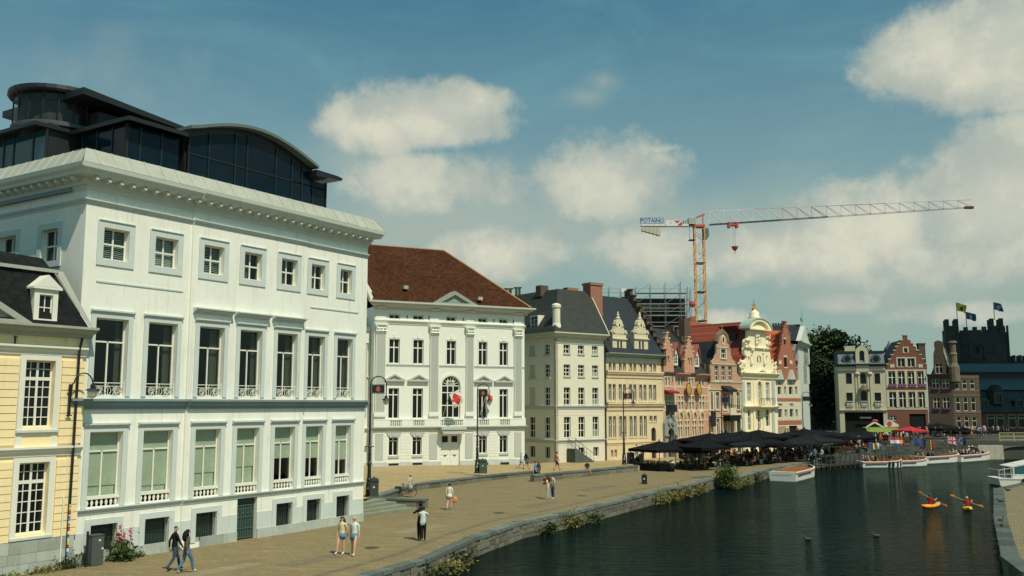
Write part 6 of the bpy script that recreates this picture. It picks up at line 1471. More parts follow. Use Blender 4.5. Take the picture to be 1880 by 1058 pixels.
MB().tube([(b[0] - .45 + .3 * math.cos(t * .5), -.77, (a[1] + b[1]) / 2 + .3 * math.sin(t * .5)) for t in range(14)], .05, 5).build('round_emblem', mat('emblem_grey', (.25, .28, .28), .6, 0), sg)
fr_ = MB(); fr_.bar((a[0], -.72, a[1]), (b[0], -.72, a[1]), .08).bar((a[0], -.72, b[1]), (b[0], -.72, b[1]), .08).bar((a[0], -.72, b[1]), (a[0], -.72, a[1]), .08).bar((b[0], -.72, b[1]), (b[0], -.72, a[1]), .08); fr_.build('sign_frame', MATS['sign_blue'], sg)
a, b = cp(1178, 417.5), cp(1212, 434); 
for k in range(5): x_ = a[0] + (b[0] - a[0]) * k / 5; fc.add('ballast_block', MB().box(x_ + .02, -.6, b[1] + 1.0 - .22 * k, x_ + (b[0] - a[0]) / 5 - .02, .6, a[1] - .2), mat('ballast', (0.48, 0.46, 0.36), .85, .12))
a, b = cp(1221, 406.5), cp(1252, 416.5); s2_ = fc.add('company_board', MB().box(a[0], -.8, b[1], b[0], -.72, a[1]), mat('board_white', (.70, .68, .64), .6, .04))
mr_ = mat('board_red', (.55, .03, .05), .6, 0); w__ = b[0] - a[0]; h__ = a[1] - b[1]
MB().slab([(a[0] + w__ * .5, b[1] + h__ * .95), (a[0] + w__ * .88, b[1] + h__ * .95), (a[0] + w__ * .68, b[1] + h__ * .5)], -.82, -.805).slab([(a[0] + w__ * .97, b[1] + h__ * .92), (a[0] + w__ * .97, b[1] + h__ * .08), (a[0] + w__ * .68, b[1] + h__ * .08)], -.82, -.805).build('red_mark', mr_, s2_)
MB().slab([(a[0] + w__ * .22, b[1] + h__ * .45), (a[0] + w__ * .28, b[1] + h__ * .8), (a[0] + w__ * .34, b[1] + h__ * .45), (a[0] + w__ * .28, b[1] + h__ * .6)], -.82, -.805).build('red_mark', mr_, s2_)
a, b = cp(1263, 401), cp(1277, 416); fc.add('machine_house', MB().box(a[0], -.7, b[1], b[0], .7, a[1]), mat('machine_grey', (.34, .38, .33), .6, .12)); a, b = cp(1254, 406), cp(1262, 416); fc.add('winch', MB().box(a[0], -.6, b[1], b[0], .6, a[1]), mat('winch_blue', (.28, .36, .38), .6, .2))

# ------------------------------------------------------------------ far side of the square
ZS = 1.5
def fhouse(name, label, u0, u1, Y0, Y1, cat='building'):
    a, b = AT(u0, 743, Y0), AT(u1, 743, Y1); return house(name, label, cat, (a.x, Y0), (b.x, Y1), ZS)
f10 = fhouse('cream_mansard_house', 'small cream house with blue mansard roof and round dormer windows', 1541, 1628.5, 166, 164)
L_ = f10.L; ze = f10.p(1585, 672)[1]
R10 = [f10.r(*q_) for q_ in ((1553, 685.5, 1564, 705), (1605.5, 685.5, 1616, 705), (1554, 721, 1566, 748), (1606, 721, 1618, 748))]
A10 = [f10.r(1579, 685, 1590, 705), f10.r(1580.5, 718, 1592, 748)]
SH = f10.r(1551, 757, 1622, 778); SH = (SH[0], .1, SH[2], SH[3])
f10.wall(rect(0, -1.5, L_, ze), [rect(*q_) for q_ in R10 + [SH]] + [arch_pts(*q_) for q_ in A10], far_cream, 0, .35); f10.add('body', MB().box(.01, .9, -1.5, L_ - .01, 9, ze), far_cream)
for q_ in R10: f10.window(*q_, 1, (), darkm, glass, .2, .06, .05, True, sur=(.1, .03, stonel))
for q_ in A10: f10.window(*q_, 2, (.7,), darkm, glass, .2, .06, .06, False, arch=True)
f10.add('shop_front', MB().box(SH[0], .5, SH[1], SH[2], .6, SH[3]), intm); f10.add('shop_sign', MB().box(SH[0] + 2.5, -.12, SH[3] - 1.1, SH[2] - 2, -.02, SH[3] - .8), mat('sign_strip', (.12, .13, .12), .6, .3, 6))
for u in (1572, 1577, 1594, 1599): a_ = f10.r(u - 1, 684, u + 1, 752); f10.strip('pilaster', a_[0], a_[2], a_[1], a_[3], .12, far_cream)
for u in (1574, 1597): x, z = f10.p(u, 686); f10.add('capital', MB().ball((x, -.15, z), .45, .2, .3, 8, 5), stonel)
for v_ in (681, 755): z = f10.p(1585, v_)[1]; f10.cornice('string_course', 0, L_, z - .1, z + .2, .25, far_cream)
f10.cornice('eaves', -.1, L_ + .1, ze - .1, ze + .35, .55, mat('dark_eaves', (.05, .055, .05), .7, .1))
for q_ in R10[2:] + A10[1:]:
    b_ = f10.add('balconet', MB().box(q_[0] - .05, -.3, q_[1] + .95, q_[2] + .05, -.05, q_[1] + 1.1), far_cream)
    for k in range(5): put('baluster', bal2, b_, (q_[0] + (q_[2] - q_[0]) * (k + .5) / 5, -.17, q_[1] + .05), 0, (.9, .9, 1.7))
zm = f10.p(1585, 649)[1]
slb = mat('blue_mansard', (0.075, 0.11, 0.135), .5, .2, 1.0, extra=tiles(4, 3.5, depth=.01))
f10.add('mansard', MB().prof([(-.3, ze + .36), (.6, zm), (8, zm), (9, ze + .36)], .1, L_ - .1), slb); f10.add('flat_top', MB().box(-.1, .5, zm + .01, L_ + .1, 8, zm + .45), darkm)
a_ = f10.r(1570.5, 644, 1594, 668); dd = f10.add('stone_dormer', MB().slab(arch_pts(a_[0], a_[1] - 1.4, a_[2], a_[3] + .8, 12, 1.2), -.25, 1.2, [arch_pts(a_[0] + .65, a_[1] + .2, a_[2] - .65, a_[3])]), far_cream); MB().slab(arch_pts(a_[0] + .6, a_[1] + .15, a_[2] - .6, a_[3] + .05), .0, .05).build('pane', glass, dd)
for u in (1555.5, 1608): x, z = f10.p(u, 659); f10.add('round_dormer', MB().tube([(x, -.25, z), (x, 1.0, z)], .85, 8), slb); f10.add('round_pane', MB().tube([(x, -.27, z), (x, -.2, z)], .5, 14), glass)
x, z = f10.p(1586, 716); aw = MB()
for k in range(8): t0, t1 = math.pi * k / 8, math.pi * (k + 1) / 8; aw.face([(x - 1.0 * math.cos(t0), -1.0 * math.sin(t0) - .02, z), (x - 1.0 * math.cos(t1), -1.0 * math.sin(t1) - .02, z), (x, -.02, z + 1.0)])
f10.add('shell_canopy', aw, mat('canopy_brown', (.10, .08, .05), .6, .2))
f10.add('chimney', MB().box(L_ * .2, 3, zm, L_ * .42, 4.5, zm + 1.5), far_cream)

f11 = fhouse('stepped_brick_house', 'red brick house with white stone stepped gable and flower boxes', 1628.8, 1703, 164, 163)
L_ = f11.L
R11 = [f11.r(*q_) for q_ in ((1631, 683.5, 1645.5, 709), (1649, 683.5, 1663, 709), (1667, 683.5, 1681.5, 709), (1685.5, 683.5, 1699.5, 709), (1632.5, 721, 1647, 748.5), (1651, 721, 1665, 748.5), (1669, 721, 1683.5, 748.5), (1687, 721, 1701.5, 748.5), (1634, 763, 1646, 772))]
R11 = [(max(q_[0], .05), q_[1], min(q_[2], L_ - .05), q_[3]) for q_ in R11]
zc = f11.p(1666, 679)[1]; DK = f11.r(1670, 760, 1700, 790); DK = (DK[0], .1, DK[2], DK[3])
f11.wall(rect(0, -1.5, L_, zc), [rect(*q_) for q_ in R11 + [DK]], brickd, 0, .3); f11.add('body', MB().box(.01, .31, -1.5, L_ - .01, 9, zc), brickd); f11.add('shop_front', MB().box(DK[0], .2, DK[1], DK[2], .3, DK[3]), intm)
flo = mat('purple_flowers', (0.20, 0.07, 0.20), .9, .4, 8.0)
for k, q_ in enumerate(R11):
    w_ = f11.window(*q_, 2, (.62,), creamf, glass, .15, .07, .12, True)
    if k < 4: MB().box(0, -.35, .0, q_[2] - q_[0], -.1, .35).build('flower_box', flo, w_)
for v_ in (680, 710, 718, 751): z = f11.p(1666, v_)[1]; f11.strip('stone_band', 0, L_, z - .12, z + .12, .05, far_cream)
for k in range(5): x = .0 + (L_ - .4) * k / 4; f11.strip('stone_pier', x, x + .4, f11.p(1666, 750)[1] + .15, f11.p(1666, 719)[1], .06, far_cream); f11.strip('stone_pier', x, x + .4, f11.p(1666, 709)[1] + .1, f11.p(1666, 681)[1], .06, far_cream)
gw = [f11.r(1648, 658, 1661.5, 674, .0), f11.r(1666, 658, 1679.5, 674, .0), f11.r(1659.5, 639, 1666, 648, .0)]
g_, xc = stepped(f11, 1628, 1702, [(37, 669, 679), (33, 660, 0), (28, 652, 0), (23, 644, 0), (18.5, 637, 0), (14, 631, 0), (9.5, 625, 0), (4, 616, 0)], 'stepped_gable', brickd, gw, 0.0, far_cream)
for q_ in gw: f11.window(*q_, 2 if q_[2] - q_[0] > 1 else 1, (), creamf, glass, .15, .07, .1, True, sur=(.2, .04, far_cream))
for u, v in ((1638, 672), (1690, 672)): a_ = f11.r(u - 4, v - 3, u + 4, v + 3); f11.add('stone_tablet', MB().box(a_[0], -.06, a_[1], a_[2], -.001, a_[3]), far_cream)
f11.add('roof', MB().slab([(.1, zc), (L_ - .1, zc), (L_ / 2, f11.p(1662, 620)[1] - .3)], .46, 9), slate4)
a_ = f11.r(1697, 633, 1706, 672, 1.5); f11.add('chimney', MB().box(L_ - .7, 1, zc - 1, L_ + .4, 2.2, a_[3]).box(L_ - .8, .9, a_[3] + .002, L_ + .5, 2.3, a_[3] + .25), brickx)
a_ = f11.r(1687, 641, 1691, 655, 2.5); f11.add('chimney', MB().box(a_[0], 2, zc, a_[2] + .3, 3, a_[3]), brickx)

f12 = fhouse('dark_gabled_house', 'narrow dark house with round-topped gable and corner turret', 1705, 1750, 163, 161)
L_ = f12.L; zc = f12.p(1728, 689)[1]
R12 = [f12.r(*q_) for q_ in ((1711, 697, 1724.5, 715), (1729, 697, 1743, 715), (1713.5, 729, 1726, 752), (1731, 729, 1744.5, 752))]
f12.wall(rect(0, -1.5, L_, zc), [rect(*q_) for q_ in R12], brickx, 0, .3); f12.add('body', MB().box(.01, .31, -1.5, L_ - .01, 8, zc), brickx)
for k, q_ in enumerate(R12):
    w_ = f12.window(*q_, 2, (.62,), stonel, glass, .12, .1, .14, True)
    MB().box(0, -.3, 0, q_[2] - q_[0], -.1, .3).build('flower_box', flo, w_)
f12.cornice('eaves', 0, L_, zc - .2, zc + .2, .5, brickx)
gp = [(1714, 689), (1737, 689), (1737, 668), (1734, 660), (1732, 650), (1732, 634), (1729, 627), (1721, 625), (1715, 628), (1714.5, 636), (1716, 640), (1713.5, 650)]
gw = [f12.r(1717, 667, 1731, 686)]
f12.wall([f12.p(u, v) for u, v in gp], [rect(*gw[0])], brickx, 0, .5, 'round_gable', True); f12.window(*gw[0], 2, (.65,), stonel, glass, .12, .1, .12, True)
f12.add('roof', MB().slab([(.5, zc), (L_ - .2, zc), (L_ * .62, f12.p(1740, 636)[1])], .51, 8), slate4); f12.add('verge', MB().bar((f12.p(1731, 638)[0], .2, f12.p(1731, 638)[1]), (f12.p(1744, 678)[0], .2, f12.p(1744, 678)[1]), .25), stonel)
x, z = f12.p(1751.5, 690); zt_ = f12.p(1751.5, 626)[1]; f12.add('corner_turret', MB().lathe([(.9, z - 1), (.9, z + 1.5), (.75, z + 1.8), (.6, z + 2.2), (.6, zt_ - 2.5), (.7, zt_ - 2.3), (.5, zt_ - 1.9), (.5, zt_ - .4), (.75, zt_ - .3), (.6, zt_)], 10, (x, .4, 0)), stonel if False else mat('turret_stone', (.16, .125, .085), .9, .3, 1.5))
s12 = Face(f12.root, (L_, 0, 0), R(38)); W12 = 5.0
R12s = [(.5 + 1.4 * i, z0, 1.4 + 1.4 * i, z1) for i in range(3) for z0, z1 in ((f12.p(1760, 715)[1], f12.p(1760, 697)[1]), (f12.p(1760, 755)[1], f12.p(1760, 729)[1]), (f12.p(1760, 785)[1], f12.p(1760, 765)[1]))]
s12.wall(rect(0, -1.5, W12, zc), [rect(*q_) for q_ in R12s], mat('turret_brick', (.11, .072, .046), .9, .25, 1.0, extra=brickwork((.11, .09, .065))), 0, .3)
for q_ in R12s: s12.window(*q_, 1, (.6,), stonel, glass, .1, .1, .1, False)
for v_ in (693, 718, 726, 757): z = f12.p(1730, v_)[1]; s12.strip('stone_band', 0, W12, z - .1, z + .12, .05, MATS['turret_stone'])

# onion turret behind
tb = AT(1633.5, 665, 178); tw = thing('onion_turret', 'small blue onion dome turret left of the stepped gable', 'turret', (tb.x, 178, 0)); ft = Face(tw); z0_ = ft.p(1633.5, 650)[1]; zt_ = ft.p(1633.5, 626)[1]; hh = zt_ - z0_
ft.add('drum', MB().lathe([(.9, 2), (.9, z0_ - .2), (1.0, z0_), (.55, z0_ + .1)], 10), mat('drum_pale', (.3, .36, .36), .8, .1)); ft.add('dome', MB().lathe([(.55, z0_), (.8, z0_ + hh * .12), (.98, z0_ + hh * .25), (.9, z0_ + hh * .4), (.5, z0_ + hh * .6), (.2, z0_ + hh * .8), (.03, zt_)], 14), mat('dome_slate', (.10, .15, .18), .4, .15), smooth=True)

# covered market hall
mh = thing('market_hall', 'long market hall with blue metal roofs and small dormers at the right', 'building', (AT(1758, 743, 176).x, 176, ZS), R(-3)); fm = Face(mh); LM = 36
zp = lambda v, off=0.0: fm.p(1800, v, off)[1]
fm.add('wall', MB().slab(rect(0, -1.5, LM, zp(757)), 0, .4, [rect(5.2 + 3.9 * (k // 2) + 1.75 * (k % 2), zp(786), 6.7 + 3.9 * (k // 2) + 1.75 * (k % 2), zp(761)) for k in range(14)]), brickd); fm.add('body', MB().box(0, .41, -1.5, LM, 14, zp(757)), intm)
for k in range(14): fm.window(5.2 + 3.9 * (k // 2) + 1.75 * (k % 2), zp(786), 6.7 + 3.9 * (k // 2) + 1.75 * (k % 2), zp(761), 1, (.72,), mat('hall_frame', (.42, .38, .25), .7, .1), glass, .12, .16, .16, True)
darkroof = mat('hall_tiles', (0.028, 0.032, 0.032), .7, .25, .7, extra=tiles(3.5, 3.5, depth=.03))
fm.add('lower_roof', MB().prof([(-.5, zp(757)), (3.6, zp(716, 3.6)), (3.6, zp(757))], -.3, LM), darkroof)
fm.add('skylight_roof', MB().prof([(3.2, zp(716, 3.2)), (4.8, zp(694, 4.8)), (5.0, zp(694, 4.8)), (3.6, zp(716, 3.2) - .1)], 1.0, LM), zinc); fm.add('clerestory', MB().box(1.2, 5.0, zp(757), LM, 5.2, zp(684, 5.0)), blackm)
fm.add('upper_roof', MB().prof([(4.0, zp(682, 4.0)), (6.5, zp(668, 6.5)), (9, zp(682, 4)), (9, zp(682, 4) - .2), (4.0, zp(682, 4.0) - .2)], -.2, LM), zinc); fm.add('hall_gable', MB().box(.4, 3.65, -1.5, LM, 13, zp(757)), intm)
for u, big in ((1806, 0), (1833, 1), (1871, 0), (1786, 0)):
    x, z = fm.p(u, 748 if not big else 742, .6); d_ = fm.add('dormer', MB().slab(rect(x - .8, z, x + .8, z + (1.2 if not big else 2.4)), .3, 3.2, [rect(x - .5, z + .2, x + .5, z + (1.0 if not big else 1.7))]), mat('dormer_wood', (.09, .075, .055), .8, .2)); MB().box(x - .5, .5, z + .2, x + .5, .55, z + (1.0 if not big else 1.7)).build('pane', glass, d_)
    MB().slab([(x - 1.0, z + (1.2 if not big else 2.4)), (x + 1.0, z + (1.2 if not big else 2.4)), (x, z + (1.7 if not big else 3.6))], .1, 3.2).build('dormer_roof', darkroof if big else zinc, d_)

# castle keep
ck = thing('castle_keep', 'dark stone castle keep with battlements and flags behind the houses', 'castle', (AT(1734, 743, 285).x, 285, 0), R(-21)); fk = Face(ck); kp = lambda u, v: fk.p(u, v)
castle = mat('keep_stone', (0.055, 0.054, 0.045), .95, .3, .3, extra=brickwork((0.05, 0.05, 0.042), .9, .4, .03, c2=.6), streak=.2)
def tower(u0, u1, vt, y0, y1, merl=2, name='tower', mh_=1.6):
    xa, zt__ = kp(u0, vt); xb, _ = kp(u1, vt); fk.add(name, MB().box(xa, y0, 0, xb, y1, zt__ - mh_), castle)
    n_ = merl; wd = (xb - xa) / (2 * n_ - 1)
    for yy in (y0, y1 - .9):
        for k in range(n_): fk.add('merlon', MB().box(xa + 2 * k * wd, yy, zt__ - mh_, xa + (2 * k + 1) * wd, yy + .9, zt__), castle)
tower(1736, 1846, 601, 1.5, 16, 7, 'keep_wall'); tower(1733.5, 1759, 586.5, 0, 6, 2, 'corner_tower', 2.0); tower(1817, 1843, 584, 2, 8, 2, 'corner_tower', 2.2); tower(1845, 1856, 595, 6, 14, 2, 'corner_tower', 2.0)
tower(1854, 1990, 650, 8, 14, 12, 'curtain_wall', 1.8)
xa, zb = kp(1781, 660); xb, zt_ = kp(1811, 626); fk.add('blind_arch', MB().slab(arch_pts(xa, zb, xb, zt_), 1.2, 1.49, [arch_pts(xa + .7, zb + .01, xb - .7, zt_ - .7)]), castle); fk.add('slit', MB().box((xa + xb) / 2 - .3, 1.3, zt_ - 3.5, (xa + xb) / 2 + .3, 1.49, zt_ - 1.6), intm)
def pole_flag(u, v0, v1, wpx, hpx, Y, m, label, seed=0):
    p0, p1 = AT(u, v0, Y), AT(u, v1, Y); r_ = thing('flag', label, 'flag', p0); k_ = Y / FPX
    MB().tube([(0, 0, 0), (0, 0, p1.z - p0.z)], .11, 6).build('flagpole', stl, r_)
    cloth(wpx * k_, hpx * k_, 14, 8, .5, .35 * hpx * k_, seed).build('cloth', m, r_, (.05, 0, p1.z - p0.z - hpx * k_), smooth=True)
def lion(bgc, fg):
    def fn(s, x, z):
        d = s.math('ADD', s.math('POWER', s.math('MULTIPLY', s.math('SUBTRACT', x, .55), 2.4), 2), s.math('POWER', s.math('MULTIPLY', s.math('SUBTRACT', z, .45), 2.2), 2))
        n_ = s.math('ADD', d, s.math('MULTIPLY', s.noise(s.n('ShaderNodeTexCoord').outputs['Object'], 1.6, 3), .8))
        return s.mix(s.math('LESS_THAN', n_, .62), bgc, fg)
    return fn
fyel = flag_mat('lion_flag', lion((.62, .50, .04), (.01, .01, .01))); fblu = flag_mat('blue_flag', lion((.04, .10, .15), (.35, .4, .4)))
pole_flag(1758, 596, 556, 17, 15, 286, fyel, 'yellow flag with black figure on the castle', 0); pole_flag(1775, 604, 573, 17, 13, 286, fblu, 'blue flag lower between the castle towers', 1.5); pole_flag(1826, 588, 555, 16, 14, 286, fblu, 'dark blue flag highest at the right of the castle', 3)

# ------------------------------------------------------------------ bridge
br = thing('stone_bridge', 'stone bridge with yellow railing carrying a crowd over the canal', 'bridge', (61.0, 133.0, 0)); fbz = Face(br, (0, 0, 0), R(4))
bs = mat('bridge_stone', (0.36, 0.34, 0.27), .9, .2, .8, .5, 6, streak=.15)
fbz.add('deck', MB().box(0, 0, 1.05, 60, 9, 1.495), mat('deck_side', (.06, .06, .052), .9, .2)); 
xa = fbz.p(1797, 830)[0]; xb = fbz.p(1842, 830)[0]
rp = random.Random(6)
pr_ = fbz.add('pier', MB().box(xa + .1, .1, -2.6, xb - .1, 8.9, 1.04), bs)
for k in range(5):
    x_ = xa - .02 * k
    while x_ < xb - .1 + .1 * 0:
        l = min(rp.uniform(.8, 1.3), xb - x_); MB().box(x_ + .01, -.02 - .03 * (4 - k), -1.05 + .42 * k + .01, x_ + l - .01, .1, -1.05 + .42 * (k + 1) - .01).build('stone', mat('pier_stone_%d' % rp.randrange(3), (.38, .36, .29), .9, .2, 1.5, .5, 6), pr_); x_ += l
for a_, b_ in ((0, xa), (xb, xb + 9), (xb + 9, xb + 26)):
    m_ = (a_ + b_) / 2; n_ = 12
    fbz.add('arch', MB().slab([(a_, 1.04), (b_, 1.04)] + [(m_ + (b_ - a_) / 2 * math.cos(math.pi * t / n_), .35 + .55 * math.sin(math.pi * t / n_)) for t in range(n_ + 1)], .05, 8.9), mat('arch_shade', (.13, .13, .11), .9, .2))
rm_ = mat('railing_yellow', (0.40, 0.36, 0.14), .6, .15); xr = fbz.p(1836, 800)[0]
for k in range(16): fbz.add('railing_post', MB().box(xr + k * 2.1 - .06, .1, 1.5, xr + k * 2.1 + .06, .22, 2.75), rm_)
for z in (1.75, 2.25, 2.72):
    fbz.add('railing_bar', MB().box(xr + .061, .12, z - .045, xr + 31.4, .2, z + .045), rm_)
fbz.add('kerb_parapet', MB().box(0, 0, 1.5, xr - .2, .3, 1.72), mat('kerb_dark', (.07, .07, .06), .9, .2))

# ------------------------------------------------------------------ trees
def tree(name, label, base, h_, crown, n=7000, leaf=.34, cols=((0.050, 0.085, 0.026), (0.030, 0.055, 0.020)), seed=1, group=None):
    """crown: list of (x, y, z, rx, ry, rz) lobes relative to the base"""
    rn = random.Random(seed); r_ = thing(name, label, 'tree', base, 0, group)
    tk = MB(); tk.tube([(0, 0, -.3), (.1, 0, h_ * .2), (0, .1, h_ * .45), (.1, 0, h_ * .7)], [.5, .38, .28, .12], 8)
    for (x, y, z, rx, ry, rz) in crown: tk.tube([(0, 0, h_ * .3), (x * .5, y * .5, (h_ * .3 + z) / 2), (x, y, z)], [.2, .13, .04], 6)
    tk.build('trunk', mat('bark', (0.05, 0.04, 0.03), .95, .3, 3), r_)
    mb = MB()
    for i in range(n):
        x, y, z, rx, ry, rz = crown[rn.randrange(len(crown))]
        th = rn.uniform(0, 6.283); ph = math.acos(rn.uniform(-1, 1)); q_ = rn.random() ** .38 * (1 + .22 * math.sin(th * 5 + ph * 7 + x))
        c = Vector((x + rx * q_ * math.sin(ph) * math.cos(th), y + ry * q_ * math.sin(ph) * math.sin(th), z + rz * q_ * math.cos(ph)))
        d = Vector((rn.gauss(0, 1), rn.gauss(0, 1), rn.gauss(0, .6))).normalized(); e = d.cross(Vector((rn.gauss(0, 1), rn.gauss(0, 1), rn.gauss(0, 1)))).normalized(); s_ = leaf * rn.uniform(.6, 1.4)
        mb.c = rn.randrange(2); mb.face([c - d * s_, c + e * s_ * .5, c + d * s_, c - e * s_ * .5])
    mb.build('crown', [mat('leaf_%s_%d' % (name, i), c, .7, .25, .5, spec=.25) for i, c in enumerate(cols)], r_)['kind'] = 'stuff'; return r_
TB = AT(1540, 743, 190)
tree('chestnut_tree', 'large dark tree towering behind the small cream house', (TB.x, 190, 1.0), 19, [(-3, 0, 17, 4.5, 4, 4.2), (2.2, 0, 15.5, 4.5, 4, 4), (-4.5, 1, 12, 4, 4, 4), (0, 0, 12, 5, 5, 5), (5, 0, 14, 3.2, 3, 2.6), (-3, 1, 7.5, 4.5, 4, 4.5), (1.5, 0, 7, 4.5, 4, 4), (-1, -1, 19, 2.8, 3, 1.8), (-5.6, 0, 16.5, 2.6, 3, 2.8)], 15000, .38, ((0.05, 0.085, 0.022), (0.028, 0.05, 0.014)), 3)
TB = AT(1508, 743, 178); tree('alley_tree', 'dark leafy tree filling the alley beside the pale end house', (TB.x, 178, 1.0), 13, [(0, 0, 9, 3, 3, 4), (.5, 0, 5, 3.2, 3, 3.5), (-1, 0, 12.5, 2.5, 3, 2.5), (1.8, 0, 11, 2.2, 2.5, 2.5)], 7000, .32, ((0.025, 0.04, 0.016), (0.015, 0.027, 0.012)), 5)
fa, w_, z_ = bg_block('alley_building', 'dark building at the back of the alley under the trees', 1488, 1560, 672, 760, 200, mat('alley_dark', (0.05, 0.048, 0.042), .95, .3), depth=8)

# drifting cumulus overhead whose shadow lies on the far square and the castle
def cumulus(c, rx, ry, rz, seed):
    bm = bmesh.new(); bmesh.ops.create_icosphere(bm, subdivisions=5, radius=1.0); rn = random.Random(seed); ks = [(Vector((rn.gauss(0, 1), rn.gauss(0, 1), rn.gauss(0, 1))).normalized() * rn.uniform(2, 7), rn.uniform(0, 6)) for _ in range(14)]
    for v in bm.verts:
        d = sum(math.sin(v.co.dot(k) * 1.6 + p) for k, p in ks) / 14; f = 1 + .22 * d
        v.co = Vector((v.co.x * rx * f, v.co.y * ry * f, (v.co.z if v.co.z > 0 else v.co.z * .35) * rz * f))
    me = bpy.data.meshes.new('cloud'); bm.to_mesh(me); bm.free(); me.materials.append(mat('cloud_vapour', (.85, .85, .85), 1.0, 0, spec=0)); me.polygons.foreach_set('use_smooth', [True] * len(me.polygons))
    o = put('cloud', me, None, c); o['kind'] = 'stuff'; o['label'] = 'white cumulus cloud drifting over the far bank'; return o
SH_C = Vector((128, 250, 8)); tt = 620 / sd.z
cumulus(SH_C + sd * tt, 88, 88, 30, 4)

# ------------------------------------------------------------------ street furniture
lampg = mat('lamp_glass', (.75, .70, .52), .2, .05)
crest = flag_mat('crest_board', lambda s, x, z: s.mix(s.math('LESS_THAN', s.math('ADD', s.math('POWER', s.math('MULTIPLY', s.math('SUBTRACT', x, .5), 6.0), 2), s.math('POWER', s.math('MULTIPLY', s.math('SUBTRACT', z, .5), 3.0), 2)), 1.0), (.012, .012, .016), (.42, .10, .04)))
def lamp_head(parent, o):
    h = MB().lathe([(.03, .30), (.05, .22), (.10, .18), (.10, .05), (.27, -.02), (.29, -.06), (.05, -.05)], 12, o).build('lamp_hood', blackm, parent)
    MB().lathe([(.20, -.06), (.21, -.16), (.15, -.32), (.03, -.40)], 10, o).build('lamp_glass', lampg, parent, smooth=True)
def street_lamp(loc, label, board, h=8.0, arm=1.05, rz=0.0):
    r_ = thing('street_lamp', label, 'street lamp', loc, rz, 'crook street lamps')
    MB().lathe([(.26, 0), (.27, .10), (.22, .16), (.20, .9), (.16, 1.0), (.19, 1.1), (.13, 1.25), (.11, 2.1), (.14, 2.2), (.09, 2.3), (.085, 3.2), (.12, 3.3), (.07, 3.4)], 12).build('pedestal', blackm, r_)
    rr = arm / 2; top = h - rr
    pts = [(0, 0, 3.3), (0, 0, top)] + [(rr - rr * math.cos(math.pi * k / 12), 0, top + rr * math.sin(math.pi * k / 12)) for k in range(1, 13)] + [(arm, 0, top - .75)]
    MB().tube(pts, [.065, .05] + [.04] * 12 + [.035], 8).build('crook_post', blackm, r_)
    lamp_head(r_, (arm, 0, top - 1.0)); MB().bar((-.3, 0, 3.3), (.3, 0, 3.3), .05).build('ladder_bar', blackm, r_)
    for z in (2.5, 2.75): MB().lathe([(.11, z), (.14, z + .05), (.11, z + .1)], 10).build('ring', blackm, r_)
    MB().slab(rect(.08, top - .60, arm - .12, top - .06), -.03, .03).build('crest_board', crest if board else blackm, r_)
    for z in (top - .64, top - .03): MB().bar((0, 0, z), (arm * .92, 0, z), .03).build('board_bar', blackm, r_)
    for k in range(5): put('sticker', pane_mesh(stc[k % 5]), r_, (-.06 + .02 * k, -.225, .5 + .3 * k * .8 if k < 2 else .45 + .1 * k), 0, (.1, .01, .12))
    return r_
def on(u, v, z): return G(u, v, z)
street_lamp(on(677, 912, .6), 'tall black crook street lamp at the top of the stone steps', True)
street_lamp(on(876, 869, .58), 'tall black crook street lamp before the pilastered white house', True)
street_lamp(on(1146, 853, .45), 'tall black crook street lamp before the sandstone house', True)
street_lamp(Vector((AT(1324, 743, 117).x, 117, .15)), 'black crook street lamp before the bell gable house', False)
street_lamp(Vector((AT(1473, 743, 121).x, 121, .3)), 'black crook street lamp before the pale end house', False)
# bracket lamp on the yellow house
p_ = fy.M @ Vector((q(-.72), -.15, 7.0))
wl = thing('wall_lamp', 'black bracket lamp with pale globe on the yellow house wall', 'lamp', p_, fy.root.rotation_euler[2])
MB().bar((0, 0, -.75), (0, 0, .55), .09).bar((-.12, -.02, -.75), (.12, -.02, -.75), .05).bar((-.12, -.02, .3), (.1, -.02, .3), .05).build('bracket_plate', blackm, wl)
MB().tube([(0, -.05, -.1), (.0, -.15, .55)] + [(.35 - .35 * math.cos(math.pi * k / 8), -.25 - .25 * k / 8, .6 + .42 * math.sin(math.pi * k / 8)) for k in range(9)], .03, 6).build('bracket_arm', blackm, wl)
lamp_head(wl, (.70, -.50, .35))
def bin_(loc, label, w_=.45, h=.95, rz=0.3, m=None, group='litter bins'):
    m = m or mat('bin_grey', (.045, .05, .048), .6, .2, 3); r_ = thing('litter_bin', label, 'bin', loc, rz, group)
    MB().slab([(-w_ / 2, 0), (w_ / 2, 0), (w_ / 2, h - .08), (w_ / 2 - .06, h), (-w_ / 2 + .06, h), (-w_ / 2, h - .08)], -w_ / 2, w_ / 2).build('bin_body', m, r_); MB().box(-w_ / 2 - .015, -w_ / 2 - .02, h * .80, w_ / 2 + .015, -w_ / 2 - .001, h * .86).build('bin_slot', blackm, r_)
    MB().tube([(0, 0, h), (0, 0, h + .1)], .05, 6).build('bin_knob', blackm, r_); put('sticker', pane_mesh(stc[0]), r_, (-.1, -w_ / 2 - .012, h * .5), 0, (.12, .01, .1))
    return r_
bin_(on(686, 913, .6), 'dark grey litter bin beside the lamp at the steps', .55, 1.25); bin_(on(1158, 852, .5), 'dark grey litter bin beside the lamp at the sandstone house', .6, 1.2)
bin_(on(1183, 889, 0), 'small black litter bin alone on the open quay', .42, .8, 0, blackm); bin_(on(1334, 868, 0), 'small black litter bin by the quay bush', .4, .85, 0, blackm)
gb = bin_(on(886, 869, .58), 'green planted box beside the second street lamp', .7, 1.25, .2, mat('box_green', (.05, .08, .05), .7, .3, 3), None)
ub_ = thing('utility_box', 'grey metal utility box with a post beside the barred cellar window', 'box', f1.M @ Vector((.35, -.75, .0)), f1.root.rotation_euler[2])
